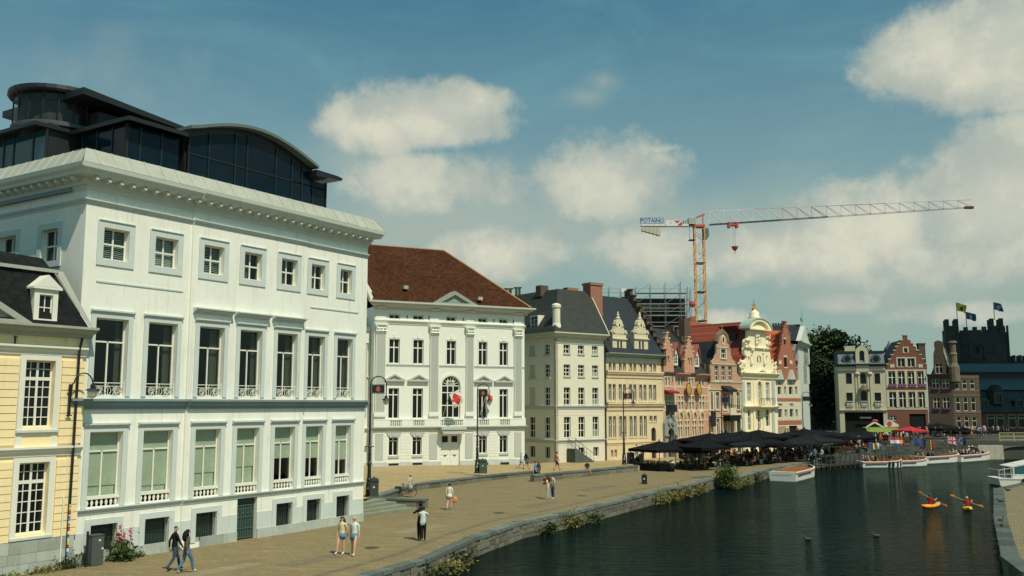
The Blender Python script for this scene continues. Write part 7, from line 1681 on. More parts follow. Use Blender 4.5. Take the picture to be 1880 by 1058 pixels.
MB().box(0, 0, .02, .55, .4, 1.22).build('cabinet', mat('box_grey', (.075, .085, .08), .55, .15, 2), ub_); MB().box(-.02, -.02, 1.22, .57, .42, 1.27).build('lid', mat('box_lid', (.06, .07, .065), .5, .1), ub_); MB().tube([(-.16, .1, 0), (-.16, .1, 1.45)], .05, 6).build('post', blackm, ub_)
for k in range(2): put('sticker', pane_mesh(stc[4]), ub_, (.3 + .14 * k, -.012, 1.0 - .35 * k), 0, (.09, .01, .07))
# bicycle leaning at the low wall
bk = thing('bicycle', 'black bicycle with panniers beside the woman at the low wall', 'bicycle', on(744, 913, 0), .35)
def ring(mb, c, r, t, n=20): mb.tube([(c[0] + r * math.cos(6.2832 * k / n), c[1], c[2] + r * math.sin(6.2832 * k / n)) for k in range(n + 1)], t, 6, False)
for cx in (-.52, .52):
    wmb = MB(); ring(wmb, (cx, 0, .34), .32, .022); wo_ = wmb.build('wheel', blackm, bk); sp = MB()
    for k in range(8): sp.tube([(cx, 0, .34), (cx + .31 * math.cos(k * .785), 0, .34 + .31 * math.sin(k * .785))], .004, 3)
    sp.build('spokes', stl, wo_)
fr2 = MB()
for a, b in (((-.52, .34), (-.15, .86)), ((-.52, .34), (.0, .32)), ((.0, .32), (-.18, .9)), ((.0, .32), (.40, .82)), ((-.17, .84), (.38, .90)), ((.36, .98), (.52, .34))): fr2.tube([(a[0], 0, a[1]), (b[0], 0, b[1])], .02, 6)
fr2.build('frame', blackm, bk); MB().tube([(.28, -.26, 1.08), (.38, -.1, 1.04), (.38, .1, 1.04), (.28, .26, 1.08)], .014, 6).build('handlebar', blackm, bk); MB().ball((-.19, 0, .94), .13, .07, .04).build('saddle', blackm, bk); MB().box(-.75, -.2, .35, -.35, -.06, .78).box(-.75, .06, .35, -.35, .2, .78).build('pannier', darkm, bk)

# ------------------------------------------------------------------ plants
def leafy(n, spread, leaf, rn, flat=.5):
    mb = MB()
    for i in range(n):
        c = Vector(spread(rn)); d = Vector((rn.gauss(0, 1), rn.gauss(0, 1), rn.gauss(0, flat))).normalized(); e = d.cross(Vector((rn.gauss(0, 1), rn.gauss(0, 1), rn.gauss(0, 1)))).normalized(); s_ = leaf * rn.uniform(.6, 1.4)
        mb.c = rn.randrange(2); mb.face([c - d * s_, c + e * s_ * .55, c + d * s_, c - e * s_ * .55])
    return mb
gm1 = [mat('leaf_green_a', (.075, .11, .03), .7, .3, 3, spec=.2), mat('leaf_green_b', (.045, .075, .02), .7, .3, 3, spec=.2)]
gm2 = [mat('leaf_olive_a', (.20, .17, .05), .75, .3, 3, spec=.2), mat('leaf_olive_b', (.11, .11, .035), .75, .3, 3, spec=.2)]
gm3 = [mat('leaf_dark_a', (.05, .07, .025), .75, .3, 3, spec=.2), mat('leaf_dark_b', (.03, .045, .016), .75, .3, 3, spec=.2)]
hp = thing('hollyhock_plant', 'pink flowering hollyhock growing at the foot of the pale house', 'plant', f1.M @ Vector((1.95, -.55, 0)))
leafy(520, lambda r: (r.gauss(0, .27), r.gauss(0, .2), abs(r.gauss(.3, .32))), .085, random.Random(1)).build('leaves', gm1, hp)['kind'] = 'stuff'
sm = MB(); fm_ = MB(); rn = random.Random(4)
for k in range(9):
    x, y, t = rn.gauss(0, .22), rn.gauss(0, .15), rn.uniform(1.0, 1.65); sm.tube([(x * .4, y * .4, 0), (x, y, t * .6), (x * 1.3, y, t)], [.014, .01, .005], 5)
    if k < 5:
        for j in range(6): fm_.ball((x * 1.1 + rn.gauss(0, .05), y - .05 + rn.gauss(0, .05), t * (.62 + .06 * j)), .055, .045, .05, 6, 4)
sm.build('stems', gm1[0], hp); fm_.build('flowers', mat('pink_petals', (.58, .10, .16), .7, .25, 6), hp)
for i, (x, y, w_, n) in enumerate(((-.4, -.35, .5, 520), (-1.6, -.45, .6, 360), (3.05, -.18, .3, 150), (5.0, -.2, .25, 120), (2.6, -.22, .3, 120), (-2.9, -.5, .35, 160))):
    wd_ = leafy(n, lambda r: (r.gauss(0, w_ * .6), r.gauss(0, .13), abs(r.gauss(0, .11 if i else .22))), .05, random.Random(20 + i), 1.2).build('weed_tuft', gm3 if i % 2 == 0 else gm2, None, f1.M @ Vector((x, y, 0)), f1.root.rotation_euler[2])
    wd_['kind'] = 'stuff'; tag(wd_, ('bushy weeds around the foot of the black rain pipe', 'low weeds below the yellow house wall', 'small weed between the first and second cellar windows', 'weeds at the plinth behind the walking couple', 'small weed just right of the hollyhock', 'weeds at the far left below the yellow house')[i], 'weeds')
def wall_plant(u, v, wx, hz, n, pal, seed, label, leaf=.09):
    c = G(u, v, -.55); o = leafy(n, lambda r: (r.gauss(0, wx * .42), r.gauss(-.02, .16), r.gauss(-.04, hz * .33)), leaf, random.Random(seed)).build('wall_plant', pal, None, c, .95)
    o['kind'] = 'stuff'; return tag(o, label, 'plant', 'plants growing on the quay wall')
for i, (u, v, wx, hz, n, pal) in enumerate(((845, 1026, 1.3, .5, 420, gm3), (826, 1043, 1.6, .55, 500, gm2), (1010, 968, .9, .45, 300, gm3), (1047, 957, 1.4, .8, 700, gm2), (1092, 950, 1.0, .5, 260, gm3), (1215, 916, 1.5, .75, 500, gm2), (1240, 910, 1.6, .8, 600, gm2), (1262, 905, 1.5, .8, 560, gm2), (1285, 898, 1.5, .75, 460, gm2), (800, 1052, 1.2, .4, 260, gm3), (1354, 889, 1.5, .9, 650, gm2), (1372, 884, 1.4, .7, 420, gm2), (1390, 878, 1.2, .7, 320, gm3))):
    wall_plant(u, v, wx, hz, n, pal, i, ('dark ivy tuft on the near quay wall', 'olive tuft low on the near quay wall', 'small dark tuft on the quay wall right of centre', 'largest olive cushion on the middle of the quay wall', 'thin dark tuft right of the largest cushion', 'first olive cushion of the long strip before the landing', 'second olive cushion of the strip before the landing', 'third olive cushion of the strip before the landing', 'olive cushion next to the landing', 'dark tuft at the lower end of the quay wall', 'olive cushion right of the quay bush', 'olive tuft between bush and white boat', 'dark tuft on the wall beside the white boat')[i])
bu = thing('quay_bush', 'dense green bush growing at the landing on the quay', 'bush', G(1334, 884, -.3)); leafy(2600, lambda r: (r.gauss(0, .48), r.gauss(0, .4), r.gauss(.40, .46)), .09, random.Random(9)).build('foliage', gm1, bu)['kind'] = 'stuff'; MB().tube([(0, 0, -.4), (.05, 0, .5)], [.06, .03], 6).build('stem', MATS['bark'], bu)

# ------------------------------------------------------------------ people
def skel(pose, rn=None):
    """joints of a 1.75 m figure facing -y; returns points, radii, bones (a, b, slot)"""
    P_ = {'pel': (0, 0, .95), 'wai': (0, 0, 1.10), 'che': (0, -.01, 1.30), 'nb': (0, 0, 1.455), 'nk': (0, -.01, 1.53), 'hd': (0, -.025, 1.635), 'tp': (0, -.015, 1.72)}
    for s_, k in ((-1, 'l'), (1, 'r')):
        P_['sh' + k] = (s_ * .185, 0, 1.405); P_['hp' + k] = (s_ * .095, 0, .90)
    A = {'stand': ((.22, .02, 1.14), (.235, -.05, .88), (.23, -.08, .79)), 'fold': ((.24, .02, 1.15), (.06, -.22, 1.12), (-.04, -.24, 1.12)), 'reach': ((.22, -.12, 1.18), (.16, -.34, 1.22), (.12, -.42, 1.22)), 'hug': ((.27, -.16, 1.26), (.12, -.38, 1.28), (.0, -.42, 1.30)),
         'fwd': ((.21, -.10, 1.15), (.20, -.24, .94), (.19, -.30, .87)), 'back': ((.22, .13, 1.16), (.235, .12, .90), (.235, .10, .81)), 'lap': ((.24, .02, 1.15), (.17, -.24, 1.05), (.12, -.33, 1.06)), 'paddle_r': ((.30, -.14, 1.22), (.34, -.36, 1.18), (.34, -.42, 1.2)), 'paddle_l': ((.32, -.14, 1.32), (.36, -.34, 1.45), (.36, -.40, 1.47)), 'phone': ((.22, -.06, 1.16), (.10, -.20, 1.40), (.07, -.20, 1.47))}
    Lg = {'stand': ((.10, -.01, .50), (.105, .02, .09), (.115, -.15, .03)), 'fwd': ((.095, -.20, .53), (.095, -.27, .10), (.10, -.43, .06)), 'back': ((.095, .06, .50), (.095, .33, .15), (.10, .22, .03)), 'sit': ((.13, -.45, .92), (.13, -.44, .50), (.14, -.60, .44)), 'kayak': ((.14, -.42, 1.05), (.13, -.78, .90), (.13, -.88, .94)), 'wide': ((.13, -.01, .50), (.15, .02, .09), (.17, -.15, .03))}
    al, ar, ll, lr = pose
    for s_, k, an, ln in ((-1, 'l', al, ll), (1, 'r', ar, lr)):
        for nm, c in zip(('el', 'wr', 'ha'), A[an]): P_[nm + k] = (s_ * c[0], c[1], c[2])
        for nm, c in zip(('kn', 'an', 'to'), Lg[ln]): P_[nm + k] = (s_ * c[0], c[1], c[2])
    rad = {'pel': .150, 'wai': .128, 'che': .150, 'nb': .075, 'nk': .052, 'hd': .088, 'tp': .066}
    for k in 'lr': rad.update({'sh' + k: .066, 'el' + k: .049, 'wr' + k: .034, 'ha' + k: .038, 'hp' + k: .104, 'kn' + k: .070, 'an' + k: .048, 'to' + k: .036})
    bones = [('pel', 'wai', 1), ('wai', 'che', 1), ('che', 'nb', 1), ('nb', 'nk', 0), ('nk', 'hd', 0), ('hd', 'tp', 0)]
    for k in 'lr': bones += [('nb', 'sh' + k, 1), ('sh' + k, 'el' + k, 2), ('el' + k, 'wr' + k, 3), ('wr' + k, 'ha' + k, 0), ('pel', 'hp' + k, 4), ('hp' + k, 'kn' + k, 4), ('kn' + k, 'an' + k, 5), ('an' + k, 'to' + k, 6)]
    return P_, rad, bones
dummy = mat('dummy', (.5, .5, .5), .8, 0)
BODY = {}
def body(pose):
    if pose in BODY: return BODY[pose]
    P_, rad, bones = skel(pose); names = list(P_); ix = {n: i for i, n in enumerate(names)}
    me = bpy.data.meshes.new('skel'); me.from_pydata([P_[n] for n in names], [(ix[a], ix[b]) for a, b, _ in bones], []); ob = bpy.data.objects.new('skel', me); COL.objects.link(ob)
    md = ob.modifiers.new('s', 'SKIN'); md.use_smooth_shade = True; md.branch_smoothing = .3
    for i, n in enumerate(names):
        sv = me.skin_vertices[0].data[i]; r_ = rad[n]; sv.radius = (r_ * (1.25 if n in ('pel', 'che', 'wai') else 1), r_ * (.82 if n in ('pel', 'che', 'wai') else 1)); sv.use_root = (n == 'pel')
    ob.modifiers.new('d', 'SUBSURF').levels = 1
    dg = bpy.context.evaluated_depsgraph_get(); out = bpy.data.meshes.new_from_object(ob.evaluated_get(dg)); bpy.data.objects.remove(ob)
    segs = [(Vector(P_[a]), Vector(P_[b]), s_) for a, b, s_ in bones]; sl = []
    def near(c):
        best, bs_ = 1e9, 0
        for a, b, s_ in segs:
            t = max(0, min(1, (c - a).dot(b - a) / (b - a).length_squared)); d = (c - (a + (b - a) * t)).length - (.05 if s_ == 1 else 0)
            if d < best: best, bs_ = d, s_
        return bs_
    bm = bmesh.new(); bm.from_mesh(out)
    for f in bm.faces: f.material_index = near(f.calc_center_median())
    # fingers: five short tapering chains per hand
    for k, sg in (('l', -1), ('r', 1)):
        wv, hv = Vector(P_['wr' + k]), Vector(P_['ha' + k]); d = (hv - wv).normalized(); sd_ = d.cross(Vector((0, 1, 0)) if abs(d.y) < .8 else Vector((0, 0, 1))).normalized()
        for j in range(5):
            mb = MB(); off = (j - 1.5) * .017; ln = (.062, .074, .070, .055, .050)[j]
            st_ = hv + sd_ * off + d * .012 if j < 4 else hv - d * .02 + sd_ * -.035
            dr_ = d if j < 4 else (d - sd_ * .9).normalized()
            mb.tube([st_, st_ + dr_ * ln * .55, st_ + dr_ * ln * .9 + Vector((0, -.012, -.006))], [.010, .009, .006], 5)
            vs = [bm.verts.new(v) for v in mb.v]
            for fc_ in mb.f:
                nf = bm.faces.new([vs[i] for i in fc_]); nf.material_index = 0
    # face: nose, ears, eyes
    hd = Vector(P_['hd'])
    for o_, r_, s_ in (((0, -.098, -.005), (.016, .022, .026), 0), ((-.088, .0, 0), (.014, .022, .032), 0), ((.088, .0, 0), (.014, .022, .032), 0), ((-.034, -.083, .018), (.013, .01, .009), 7), ((.034, -.083, .018), (.013, .01, .009), 7), ((0, -.086, -.045), (.026, .008, .007), 8)):
        mb = MB().ball(tuple(hd + Vector(o_)), *r_, 6, 4); vs = [bm.verts.new(v) for v in mb.v]
        for fc_ in mb.f: nf = bm.faces.new([vs[i] for i in fc_]); nf.material_index = s_
    out.materials.clear()
    for _ in range(9): out.materials.append(dummy)
    bm.to_mesh(out); bm.free()
    out.polygons.foreach_set('use_smooth', [True] * len(out.polygons)); out.name = 'body'
    BODY[pose] = (out, P_); return BODY[pose]
def hairm(kind):
    mb = MB(); n, m = 12, 7
    rx, ry, rz = .102, .112, .105; o = (0, -.012, 1.645)
    rings = []
    for j in range(m + 1):
        t = math.pi * .5 * j / m * (1.25 if kind != 'bald' else .6)
        ring_ = []
        for k in range(n):
            a = 6.2832 * k / n; front = -math.sin(a)      # +1 faces forward
            tt_ = min(t, 1.15) if front > .35 else t
            ring_.append(mb.vv((o[0] + rx * math.sin(tt_) * math.cos(a), o[1] + ry * math.sin(tt_) * math.sin(a), o[2] + rz * math.cos(tt_))))
        rings.append(ring_)
    for a_, b_ in zip(rings, rings[1:]):
        for k in range(n): mb.f.append([a_[k], b_[k], b_[(k + 1) % n], a_[(k + 1) % n]]); mb.m.append(0)
    if kind == 'long':
        mb.tube([(0, .06, 1.66), (0, .095, 1.55), (0, .115, 1.42), (0, .105, 1.28)], [.085, .105, .11, .05], 10)
        for s_ in (-1, 1): mb.tube([(s_ * .085, .02, 1.66), (s_ * .098, .02, 1.55), (s_ * .10, .0, 1.42), (s_ * .09, -.02, 1.34)], [.03, .042, .04, .015], 7)
    if kind == 'bun': mb.ball((0, .085, 1.74), .05, .05, .05)
    return mb
HAIR = {k: hairm(k).mesh('hair', dummy, True) for k in ('short', 'long', 'bald', 'bun')}
CM = {}
def cmat(c, rough=.85):
    k = tuple(round(x, 3) for x in c)
    if k not in CM: CM[k] = mat('cloth_%d' % len(CM), c, rough, .18, 6.0, .3, 40, spec=.15)
    return CM[k]
SKIN_ = [(.50, .27, .17), (.42, .22, .14), (.58, .34, .23), (.22, .11, .065)]
def person(loc, rz, label, pose=('stand',) * 4, h=1.72, top=(.5, .5, .5), sleeve='short', legs=(.05, .06, .1), shorts=False, shoes=(.5, .5, .5), hair='short', hairc=(.03, .02, .015), skin=0, group=None, skirt=None, hat=None, name='person', tilt=0.0):
    me, P_ = body(pose); sk = cmat(SKIN_[skin]); s_ = h / 1.78
    o = put(name, me, None, loc, rz, (s_, s_, s_)); tag(o, label, 'person', group)
    t = cmat(top); l = cmat(legs)
    ms = [sk, t, t if sleeve != 'none' else sk, t if sleeve == 'long' else sk, sk if skirt and shorts else l, sk if shorts else l, cmat(shoes), cmat((.02, .015, .012)), cmat((.35, .12, .10))]
    for i, m in enumerate(ms): o.material_slots[i].link = 'OBJECT'; o.material_slots[i].material = m
    if tilt: o.rotation_euler = (tilt, 0, rz)
    hr = put('hair', HAIR[hair], o); hr.material_slots[0].link = 'OBJECT'; hr.material_slots[0].material = cmat(hairc)
    if skirt:
        c, z1, z0, r0, r1 = skirt; mb = MB(); n = 16
        mb.lathe([(r0, z1), ((r0 + r1) * .5, (z1 + z0) * .5), (r1, z0), (r1 - .012, z0 + .005)], n, (0, 0, 0), .78); mb.build('skirt', cmat(c), o, smooth=True)
    if hat: MB().lathe([(.165, 1.70), (.16, 1.712), (.098, 1.715), (.10, 1.80), (.085, 1.835), (.02, 1.84)], 14, (0, -.01, 0)).build('hat', cmat(hat), o, smooth=True)
    return o
TOW = lambda a, b: math.atan2(b.x - a.x, -(b.y - a.y))          # turn so that -y looks from a to b
WALK = ('fwd', 'back', 'back', 'fwd'); WALK2 = ('back', 'fwd', 'fwd', 'back'); STD = ('stand',) * 4
wd_ang = math.atan2(d1.y, d1.x) + R(90)                          # walking along the house front, to the right
denim, denim_l, blk, wht = (.035, .07, .13), (.10, .20, .30), (.012, .012, .014), (.62, .60, .54)
person(on(319, 1048, 0), wd_ang - .25, 'man in black jacket and dark jeans walking past the cellar windows', WALK, 1.80, blk, 'long', denim, shoes=(.03, .02, .02), hair='bald', hairc=(.05, .035, .025))
person(on(341, 1052, 0), wd_ang - .15, 'long-haired woman in grey jacket and blue jeans beside the man in black', WALK2, 1.74, (.10, .10, .075), 'long', (.07, .18, .30), shoes=wht, hair='long', hairc=(.012, .010, .010), skin=0)
person(on(627, 1018, 0), R(-25), 'woman in cream T-shirt and denim shorts with long brown hair', ('stand', 'back', 'fwd', 'stand'), 1.70, (.68, .55, .34), 'short', denim_l, True, wht, 'long', (.06, .025, .012), 2, skirt=(denim_l, 1.0, .72, .16, .19))
person(on(650, 1020, 0), R(-12), 'blonde woman in white T-shirt and short denim skirt', ('back', 'stand', 'stand', 'fwd'), 1.72, (.62, .64, .60), 'short', denim_l, True, wht, 'short', (.58, .38, .18), 2, skirt=(denim_l, 1.02, .70, .155, .20))
p0 = on(773, 993, 0)
person(p0 + Vector((-.06, .16, 0)), R(-140), 'person in dark clothes with black hat embraced on the quay', ('hug', 'hug', 'stand', 'stand'), 1.86, blk, 'long', blk, hat=blk)
person(p0 + Vector((.10, -.18, 0)), R(178), 'person in pale shirt and black trousers hugging the one in the hat', ('hug', 'hug', 'stand', 'stand'), 1.72, (.55, .60, .58), 'short', blk, False, (.60, .55, .45), 'short', (.03, .02, .02))
person(on(825, 936, 0), R(170), 'woman in white jacket and pink trousers walking away with an orange bag', ('stand', 'stand', 'stand', 'back'), 1.70, wht, 'long', (.62, .30, .30), False, wht, 'short', (.06, .015, .015), skirt=(wht, 1.02, .78, .165, .20))
bg_ = on(834, 932, .0); tag(MB().lathe([(.05, .02), (.19, .12), (.2, .3), (.12, .42), (.1, .42)], 10, (0, 0, 0), .5).tube([(-.1, 0, .42), (0, 0, .68), (.1, 0, .42)], .012, 5).build('shopping_bag', cmat((.60, .27, .09)), None, (bg_.x, bg_.y, .28)), 'orange shopping bag in the hand of the woman in white', 'bag')
person(on(753, 913, 0), R(35), 'woman in patterned pale dress standing by the bicycle', ('fwd', 'fold', 'stand', 'stand'), 1.68, (.42, .42, .36), 'short', SKIN_[1], True, (.4, .2, .1), 'short', (.45, .28, .14), 1, skirt=((.42, .42, .36), 1.1, .55, .15, .24))
person(on(1006, 917, 0), R(-120), 'woman in pale top with brown backpack in the middle of the quay', ('hug', 'stand', 'stand', 'stand'), 1.66, (.58, .48, .42), 'none', (.40, .42, .38), False, wht, 'long', (.05, .02, .015))
person(on(1015, 916, 0), R(-60), 'man in pale shirt and blue jeans beside the woman with backpack', ('stand', 'fold', 'stand', 'stand'), 1.76, (.48, .50, .40), 'short', denim, False, wht, 'short', (.06, .035, .02))
b_ = on(1001, 915, 0); tag(MB().box(-.16, -.1, 0, .16, .1, .42).box(-.12, -.17, .04, .12, -.1, .28).build('backpack', cmat((.13, .045, .02)), None, (b_.x - .02, b_.y + .05, .98), R(70)), 'brown backpack on the woman in the middle of the quay', 'backpack')
person(on(983, 884, 0) + Vector((0, .5, 0)), R(60), 'man in bright blue T-shirt standing at the end of the low wall', ('fwd', 'fold', 'stand', 'stand'), 1.74, (.03, .22, .60), 'short', blk, False, blk)
person(on(989, 881, 0) + Vector((0, .5, 0)), R(-30), 'woman in dark brown dress beside the man in blue', STD, 1.60, (.09, .05, .045), 'long', (.09, .05, .045), hair='long', hairc=(.05, .03, .02), skirt=((.10, .06, .055), 1.1, .3, .16, .22))
person(on(966, 862, .4), R(110), 'man in navy jacket and shorts walking by the pilastered white house', WALK, 1.78, (.015, .022, .04), 'long', (.10, .10, .08), True, blk, 'short', (.3, .2, .12))
person(on(957, 861, .4), R(110), 'woman in pale blue beside the man in navy jacket', WALK2, 1.66, (.40, .48, .50), 'short', (.30, .50, .62), True, wht, 'short', (.5, .4, .25), skirt=((.30, .50, .62), 1.05, .6, .16, .24))
person(on(1022, 864, .45), R(100), 'man in orange shirt and maroon shorts walking on the street', WALK, 1.80, (.62, .26, .14), 'none', (.06, .012, .02), True, blk, 'short', (.04, .02, .012), 1)
person(on(1081, 875, 0) + Vector((-.1, .55, .12)), R(15), 'man in navy shirt sitting on the low wall', ('lap', 'lap', 'sit', 'sit'), 1.78, (.02, .025, .045), 'short', (.50, .36, .26), True, (.2, .1, .05), 'short', (.25, .15, .08)).location.z = -.32
person(on(1169, 843, .3), R(200), 'person in white top and blue jeans standing left of the parasols', STD, 1.74, wht, 'short', (.06, .16, .22), False, wht, 'short', (.04, .03, .02))
person(on(1180, 844, .3), R(160), 'person in black standing left of the parasols', STD, 1.76, blk, 'long', blk, hair='long')

# ------------------------------------------------------------------ cafe terrace under black parasols
pblk = mat('black_canvas', (0.0045, 0.005, 0.006), .9, .25, 1.0, spec=.15); pgry = mat('charcoal_canvas', (0.011, 0.012, 0.014), .9, .2, 1.0, spec=.15)
def parasol_meshes(half, h0, rise, m, logo=True):
    mb = MB(); n = 8
    top = (0, 0, h0 + rise)
    rim = [(half * sx_, half * sy_, h0) for sx_, sy_ in ((-1, -1), (0, -1.02), (1, -1), (1.02, 0), (1, 1), (0, 1.02), (-1, 1), (-1.02, 0))]
    mid = [(x * .5, y * .5, h0 + rise * .42) for x, y, z in rim]
    for k in range(8):
        a, b, c, d = rim[k], rim[(k + 1) % 8], mid[(k + 1) % 8], mid[k]
        mb.face([a, b, c, d]); mb.face([d, c, top])
        mb.face([(a[0], a[1], h0 - .28), (b[0], b[1], h0 - .28), b, a])
    return mb.mesh('canopy', m)
PAR = {}
def parasol(loc, half, h0, rise, label, m=pblk, group='black cafe parasols', rz=0.5):
    r_ = thing('parasol', label, 'parasol', loc, rz, group); key = (half, h0, rise, m.name)
    if key not in PAR:
        ribs = MB()
        for k in range(8):
            a = 6.2832 * k / 8 + .785; ribs.bar((0, 0, h0 + rise * .93), (half * (1.35 if k % 2 == 0 else .98) * math.cos(a), half * (1.35 if k % 2 == 0 else .98) * math.sin(a), h0 + .01), .03)
        PAR[key] = (parasol_meshes(half, h0, rise, m), MB().tube([(0, 0, 0), (0, 0, h0 + rise * .97)], .045, 8).mesh('pole', darkm), ribs.mesh('ribs', darkm), MB().box(-.4, -.4, 0, .4, .4, .1).mesh('base', darkm), MB().lathe([(.05, 0), (.1, .05), (.03, .2)], 8, (0, 0, h0 + rise)).mesh('finial', m))
    for nm, me in zip(('canopy', 'pole', 'ribs', 'base', 'finial'), PAR[key]): put(nm, me, r_)
    return r_
PX_ = [  # apex pixel u, v, depth, half size, charcoal?
    (1210, 810, 99, 2.3, 0), (1240, 808, 104, 2.3, 0), (1303, 795, 104, 2.9, 0), (1333, 793, 110, 2.7, 0), (1362, 791, 113, 2.8, 0), (1393, 789, 113, 2.9, 0), (1290, 806, 98, 2.0, 0),
    (1420, 800, 118, 2.6, 0), (1270, 812, 101, 2.0, 0), (1477, 787, 122, 2.7, 0), (1505, 789, 126, 2.7, 0), (1490, 797, 118, 3.0, 1), (1447, 801, 113, 2.8, 1), (1530, 793, 132, 2.8, 0), (1558, 792, 138, 2.8, 0), (1345, 802, 104, 2.4, 1), (1380, 800, 107, 2.5, 0), (1410, 803, 110, 2.3, 0), (1585, 790, 142, 2.8, 0)]
names_ = ['leftmost', 'second from the left', 'third from the left along the front', 'before the bell gable house', 'right of the bell gable house', 'before the baroque yellow house', 'low front, before the pink brick house', 'before the narrow brick house', 'small, between the leftmost two', 'before the pale end house', 'at the alley mouth', 'large charcoal one nearest the jetty', 'charcoal one near the white boat', 'under the dark trees', 'before the small cream house', 'charcoal one behind the planters', 'low, in the middle of the terrace', 'low, right of the terrace middle', 'rearmost, beside the green kiosk']
for i, (u, v, Y, hf, ch) in enumerate(PX_):
    p = AT(u, v, Y); zg = .15 if Y < 115 else .3; rise = .8
    parasol((p.x, Y, zg), hf, p.z - zg - rise, rise, 'black cafe parasol, ' + names_[i], pgry if ch else pblk, rz=.55 + .06 * (i % 3))
for u, v, Y, hf, nm in ((1722, 777, 152, 3.2, 'wide black parasol before the dark gabled house'), (1768, 784, 154, 2.2, 'small black parasol left of the market hall')):
    p = AT(u, v, Y); parasol((p.x, Y, 1.5), hf, p.z - 2.3, .8, nm)
p = AT(1670, 783, 147); parasol((p.x, 147, 1.5), 1.9, p.z - 2.1, .6, 'red parasol on the far square', mat('red_parasol', (.45, .02, .03), .8, .1), 'coloured parasols')
# green and white drinks kiosk
p = AT(1620, 786, 150); kk = thing('drinks_kiosk', 'kiosk with green edged white canopy and red round sign', 'kiosk', (p.x, 150, .9)); zk = p.z - .9
wcan = mat('kiosk_white', (.58, .54, .44), .8, .1); gcan = mat('kiosk_green', (.16, .21, .04), .8, .15)
MB().slab([(-2.6, zk + .2), (-1.2, zk + 1.1), (.2, zk + .2), (.2, zk - .02), (-1.2, zk + .75), (-2.6, zk - .02)], -.05, .05).slab([(.3, zk + .2), (.9, zk + 1.3), (1.6, zk + 1.1), (2.6, zk + .5), (2.6, zk + .2)], -.05, .05).build('canopy_gable', wcan, kk)
MB().face([(-3.0, -1.6, zk - .6), (3.0, -1.6, zk - .6), (2.6, 0, zk - .02), (-2.6, 0, zk - .02)]).face([(-2.6, 0, zk - .02), (2.6, 0, zk - .02), (2.6, 1.8, zk + .1), (-2.6, 1.8, zk + .1)]).build('canopy', gcan, kk)
MB().tube([(1.15, -.12, zk + .7), (1.15, -.06, zk + .7)], .38, 14).build('round_sign', mat('kiosk_red', (.5, .04, .05), .7, .1), kk); MB().ball((-1.1, 0, zk + 1.15), .5, .15, .2).build('red_sign', MATS['kiosk_red'], kk)
for x in (-2.4, 2.4): MB().tube([(x, -.5, -.9 + .9), (x, -.5, zk)], .05, 6).build('post', darkm, kk)
MB().box(-2.3, .4, 0, 2.3, 1.6, 1.1).build('counter', darkm, kk)
# black planter boxes, tables, chairs
hedge = [mat('hedge_a', (.018, .026, .012), .8, .3, 3), mat('hedge_b', (.012, .017, .009), .8, .3, 3)]
def planter(u0, v0, u1, v1, label, h=.85, z=0.0):
    a, b = G(u0, v0, z), G(u1, v1, z); d = b - a; L = d.length
    r_ = thing('planter', label, 'planter', a, math.atan2(d.y, d.x), 'terrace planters'); MB().box(0, 0, 0, L, .45, h * .8).build('trough', pblk, r_)
    leafy(int(L * 160), lambda r: (r.uniform(0, L), r.uniform(0, .45), r.uniform(h * .7, h * 1.25)), .09, random.Random(int(u0))).build('hedge', hedge, r_)['kind'] = 'stuff'
planter(1171, 864, 1210, 866, 'black planter hedge at the left front corner of the terrace'); planter(1212, 866, 1238, 866, 'black planter hedge left of the man in white')
planter(1252, 842, 1300, 838, 'taller hedge row behind the left terrace tables', 1.3, .3); planter(1171, 863, 1182, 850, 'short planter hedge at the left end of the terrace')
chm = mat('chair_black', (.014, .014, .016), .6, .2, 3)
ch0 = MB()
def chair_parts():
    return [('seat', MB().box(-.22, -.22, .43, .22, .22, .47)), ('backrest', MB().box(-.22, .19, .50, .22, .22, .88))] + [('leg', MB().box(sx_ * .19 - .018, sy_ * .19 - .018, 0, sx_ * .19 + .018, sy_ * .19 + .018, .43)) for sx_ in (-1, 1) for sy_ in (-1, 1)]
CH = [(n_, mb.mesh(n_, chm)) for n_, mb in chair_parts()]; CHW = [(n_, mb.mesh(n_, mat('chair_pale', (.42, .42, .36), .6, .1))) for n_, mb in chair_parts()]
TBL = [('table_top', MB().lathe([(.36, .71), (.37, .73), (.36, .75)], 14).mesh('table_top', mat('table_dark', (.05, .04, .03), .5, .2))), ('column', MB().tube([(0, 0, .02), (0, 0, .71)], .035, 8).mesh('column', darkm)), ('foot', MB().lathe([(.25, 0), (.24, .03), (.04, .05)], 10).mesh('foot', darkm))]
def chair(loc, rz, pale=False):
    r_ = thing('chair', 'pale terrace chair near the jetty rail' if pale else 'black cafe chair under the parasols', 'chair', loc, rz, 'pale jetty chairs' if pale else 'cafe chairs')
    for n_, me in (CHW if pale else CH): put(n_, me, r_)
def table(loc):
    r_ = thing('cafe_table', 'small round cafe table under the parasols', 'table', loc, 0, 'cafe tables')
    for n_, me in TBL: put(n_, me, r_)
SIT = [('lap', 'lap', 'sit', 'sit'), ('fold', 'lap', 'sit', 'sit'), ('lap', 'reach', 'sit', 'sit')]
cols_ = [(.55, .52, .46), (.60, .58, .52), (.05, .10, .22), (.02, .02, .025), (.40, .12, .10), (.10, .20, .32), (.50, .38, .26), (.03, .03, .03), (.35, .42, .46), (.55, .25, .22), (.12, .14, .08), (.62, .60, .55), (.06, .02, .03), (.45, .30, .12)]
pants = [(.05, .08, .14), (.02, .02, .02), (.10, .17, .25), (.45, .42, .34), (.15, .12, .08), (.4, .38, .34)]
hairs = [(.03, .02, .012), (.10, .05, .02), (.35, .24, .12), (.45, .42, .38), (.015, .012, .012)]
rs = random.Random(77)
CN = {}
